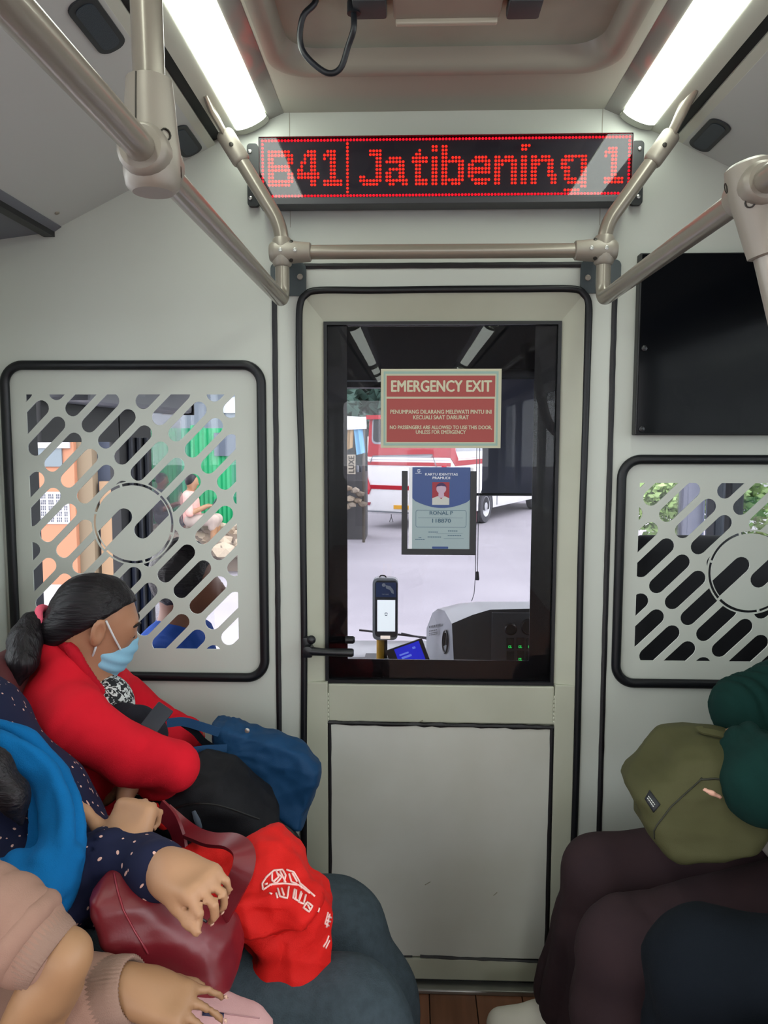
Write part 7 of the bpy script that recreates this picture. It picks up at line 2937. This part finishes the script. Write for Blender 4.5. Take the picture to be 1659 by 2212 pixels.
w5 = b5.build('person', M('skin_warm'), None, h=.008)
face_marks(w5, nk5, -1)
tag(w5, 'seated passenger in dark navy trousers in the lower right corner', 'person', 'passengers on the side seats')
to = Solid()
to.limb([hip5 + np.array([0, 0, .04]), np.array([.88, -.84, .74]), np.array([.89, -.84, .9]), nk5], [.14, .14, .15, .07], k=.05)
to.limb([np.array([.88, -.68, .90]), np.array([.78, -.66, .68]), np.array([.69, -.76, .615])], [.07, .06, .042], k=.03)
to.limb([np.array([.88, -1.0, .90]), np.array([.78, -1.02, .68]), np.array([.69, -.91, .615])], [.07, .06, .042], k=.03)
to.build('shirt', M('dark_scarf'), w5, h=.01, disp=folds((14, 14, 20), .006, 131))
tr = Solid()
tr.limb([hip5 + np.array([0, .09, 0]), k5f, k5f + np.array([0, .0, -.14]), np.array([k5f[0] + .03, -.64, .12])], [.115, .088, .08, .09], k=.04)
tr.limb([hip5 + np.array([0, -.09, 0]), k5n, np.array([.50, -.92, .12])], [.115, .088, .085], k=.04)
tr.build('trousers', M('navy_cloth'), w5, h=.009, disp=addf(lengthfolds(k5f, k5f + np.array([.02, 0, -.4]), 6, .012, .6, .5, 131), creases((5, 8, 8), .014, 132)))
hr = Solid()
hr.ell(nk5 + np.array([.01, 0, .18]), (.108, .09, .12), None, k=.02)
hr.cut(nk5 + np.array([-.045, 0, .2]), (-1, 0, -.25))
hr.build('hair', M('hair_black'), w5, h=.01)
for yy, xx in ((-.64, k5f[0] + .02), (-.92, .49)):
    so = Solid()
    so.limb([np.array([xx + .01, yy, .05]), np.array([xx - .13, yy, .036])], [.046, .036], k=.02)
    so.build('shoe', M('black_nylon'), w5, h=.012)

# ================================================================== man in the blue jacket beyond the left grille
YC = .5
b6 = Solid()
hc6 = A(402, 1250, YC)
nk6 = hc6 + np.array([-.03, 0, -.16])
b6.ell(hc6, (.095, .078, .11), rotm(0, 12, -20), k=.03)
b6.ell(hc6 + np.array([.055, .02, -.05]), (.05, .052, .06), None, k=.03)
b6.cone(hc6 + np.array([.092, .03, -.01]), hc6 + np.array([.108, .035, -.04]), .009, .012, k=.01)
b6.ell(hc6 + np.array([.0, -.078, -.02]), (.017, .008, .03), None, k=.005)
b6.limb([hc6 + np.array([-.02, 0, -.08]), nk6, nk6 + np.array([-.02, 0, -.12]), nk6 + np.array([-.03, 0, -.40])], [.05, .055, .11, .12], k=.05)
hp6 = nk6 + np.array([-.03, 0, -.42])
b6.limb([nk6 + np.array([-.02, -.19, -.07]), nk6 + np.array([.03, -.23, -.3]), nk6 + np.array([.22, -.14, -.36])], [.05, .042, .03], k=.03)
b6.limb([nk6 + np.array([-.02, .19, -.07]), nk6 + np.array([.03, .23, -.3]), nk6 + np.array([.22, .14, -.36])], [.05, .042, .03], k=.03)
hand(b6, nk6 + np.array([.22, -.14, -.36]), (1, .2, -.1), (0, 0, -1), (0, 1, 0), s=.95)
hand(b6, nk6 + np.array([.22, .14, -.36]), (1, -.2, -.1), (0, 0, -1), (0, -1, 0), s=.95)
b6.limb([hp6 + np.array([0, -.09, 0]), hp6 + np.array([.42, -.1, .03]), hp6 + np.array([.45, -.1, -.26])], [.085, .06, .045], k=.03)
b6.limb([hp6 + np.array([0, .09, 0]), hp6 + np.array([.42, .1, .03]), hp6 + np.array([.45, .1, -.26])], [.085, .06, .045], k=.03)
w6 = b6.build('person', M('skin_dark'), None, h=.009)
tag(w6, 'man in a blue jacket with black hair sitting beyond the left grille', 'person')
hr = Solid()
hr.ell(hc6 + np.array([-.012, -.005, .015]), (.105, .09, .115), rotm(0, 12, -20), k=.02)
hr.cut(hc6 + np.array([.05, .02, .03]), (.85, .3, -.55))
hr.build('hair', M('hair_black'), w6, h=.008, disp=folds((40, 40, 40), .004, 141))
jk = Solid()
jk.limb([nk6 + np.array([-.01, 0, -.03]), nk6 + np.array([-.02, 0, -.13]), nk6 + np.array([-.03, 0, -.42])], [.075, .14, .15], k=.05)
for s in (-1, 1):
    jk.limb([nk6 + np.array([-.02, .05 * s, -.06]), nk6 + np.array([-.02, .19 * s, -.08]), nk6 + np.array([.03, .23 * s, -.3]), nk6 + np.array([.19, .155 * s, -.355])], [.08, .075, .06, .045], k=.03)
jk.build('jacket', M('blue_jacket'), w6, h=.009, disp=folds((14, 14, 14), .006, 142))
tr = Solid()
for s in (-1, 1):
    tr.limb([hp6 + np.array([0, .09 * s, 0]), hp6 + np.array([.42, .1 * s, .03]), hp6 + np.array([.45, .1 * s, -.26])], [.1, .075, .06], k=.03)
tr.build('trousers', M('black_cloth'), w6, h=.012)
js = empty('jump_seat', (hp6[0], hp6[1], 0), 'black low seat under the man in the blue jacket beyond the grille', 'seat')
zt6 = hp6[2] - .10
MB().box((hp6[0] - .2, hp6[1] - .2, max(.0, zt6 - .06)), (hp6[0] + .2, hp6[1] + .2, max(.02, zt6))).build('cushion', M('seat_black'), js, bevel=.015)
MB().box((hp6[0] - .1, hp6[1] - .1, -.0), (hp6[0] + .1, hp6[1] + .1, max(.01, zt6 - .06))).build('pedestal', M('dark_plastic'), js)


# ================================================================== two people sitting by the green fence
def small_person(px, py, Y, face, topm, legm, skinm, label, phone):
    """seated figure; px,py is the seat point in the picture at depth Y; face=+1 looks to +x"""
    o = A(px, py, Y)
    b = Solid()
    sh = o + np.array([-.04 * face, 0, .42])
    hd6 = sh + np.array([.05 * face, 0, .22])
    b.ell(hd6, (.095, .08, .12), rotm(0, 14 * face, 0), k=.03)
    b.cone(hd6 + np.array([.09 * face, 0, -.01]), hd6 + np.array([.105 * face, 0, -.03]), .012, .014, k=.015)
    b.limb([hd6 - np.array([0, 0, .08]), sh + np.array([0, 0, .05]), sh - np.array([0, 0, .05]), o + np.array([0, 0, .05])], [.05, .055, .11, .12], k=.05)
    kn = [o + np.array([.38 * face, s * .10, .05]) for s in (-1, 1)]
    for s, k_ in zip((-1, 1), kn):
        ft = np.array([k_[0] - .03 * face, k_[1], k_[2] - .42])
        b.limb([o + np.array([0, s * .09, .03]), k_, ft, ft + np.array([.14 * face, 0, -.03])], [.09, .06, .045, .03], k=.03)
        el = sh + np.array([.06 * face, s * .22, -.26])
        wr = sh + np.array([.28 * face, s * .06, -.16])
        b.limb([sh + np.array([0, s * .17, 0]), el, wr], [.055, .045, .035], k=.03)
        hand(b, wr, (face, -s * .3, .2), (0, 0, -1), (0, -s, 0), s=1.0, curl=((30, 40, 20),) * 4)
    p = b.build('person', M(skinm), None, h=.016)
    tag(p, label, 'person')
    t = Solid()
    t.limb([sh + np.array([0, 0, .04]), sh - np.array([0, 0, .05]), o + np.array([0, 0, .06])], [.065, .14, .145], k=.05)
    for s in (-1, 1):
        t.limb([sh + np.array([0, s * .15, 0]), sh + np.array([.06 * face, s * .22, -.26])], [.075, .06], k=.03)
    t.build('shirt', topm, p, h=.016, disp=folds((9, 9, 9), .008, 7))
    g = Solid()
    for s, k_ in zip((-1, 1), kn):
        g.limb([o + np.array([0, s * .09, .03]), k_, k_ + np.array([-.03 * face, 0, -.12])], [.11, .08, .07], k=.03)
    g.build('shorts', legm, p, h=.018)
    hh = Solid()
    hh.ell(hd6 + np.array([-.015 * face, 0, .03]), (.105, .09, .11), None, k=.02)
    hh.cut(hd6 + np.array([.05 * face, 0, .03]), (face, 0, -.5))
    hh.build('hair', M('hair_black'), p, h=.016)
    if phone:
        c = sh + np.array([.40 * face, 0, -.10])
        f = MB().box((c[0] - .006, c[1] - .04, c[2] - .07), (c[0] + .006, c[1] + .04, c[2] + .07), rot=Matrix.Rotation(.5 * face, 3, 'Y')).build('phone', mat('phone_grey', '3b4048', .3), bevel=.004)
        tag(f, 'phone held by the person in pink by the green fence', 'phone')


small_person(416, 1128, 10.35, 1, cloth('pink_shirt', 'd9a79c', 'd09c92', 60, .2), cloth('pale_shorts', 'a89a90', 'a09288', 60, .2), 'skin_warm', 'person in a pink shirt looking at a phone by the green fence', True)
small_person(352, 1122, 10.7, 1, cloth('dark_shirt', '2c3038', '262a32', 60, .2), cloth('dark_shorts', '30343c', '2a2e36', 60, .2), 'skin_dark', 'person in dark clothes sitting by the green fence behind the pink shirt', False)
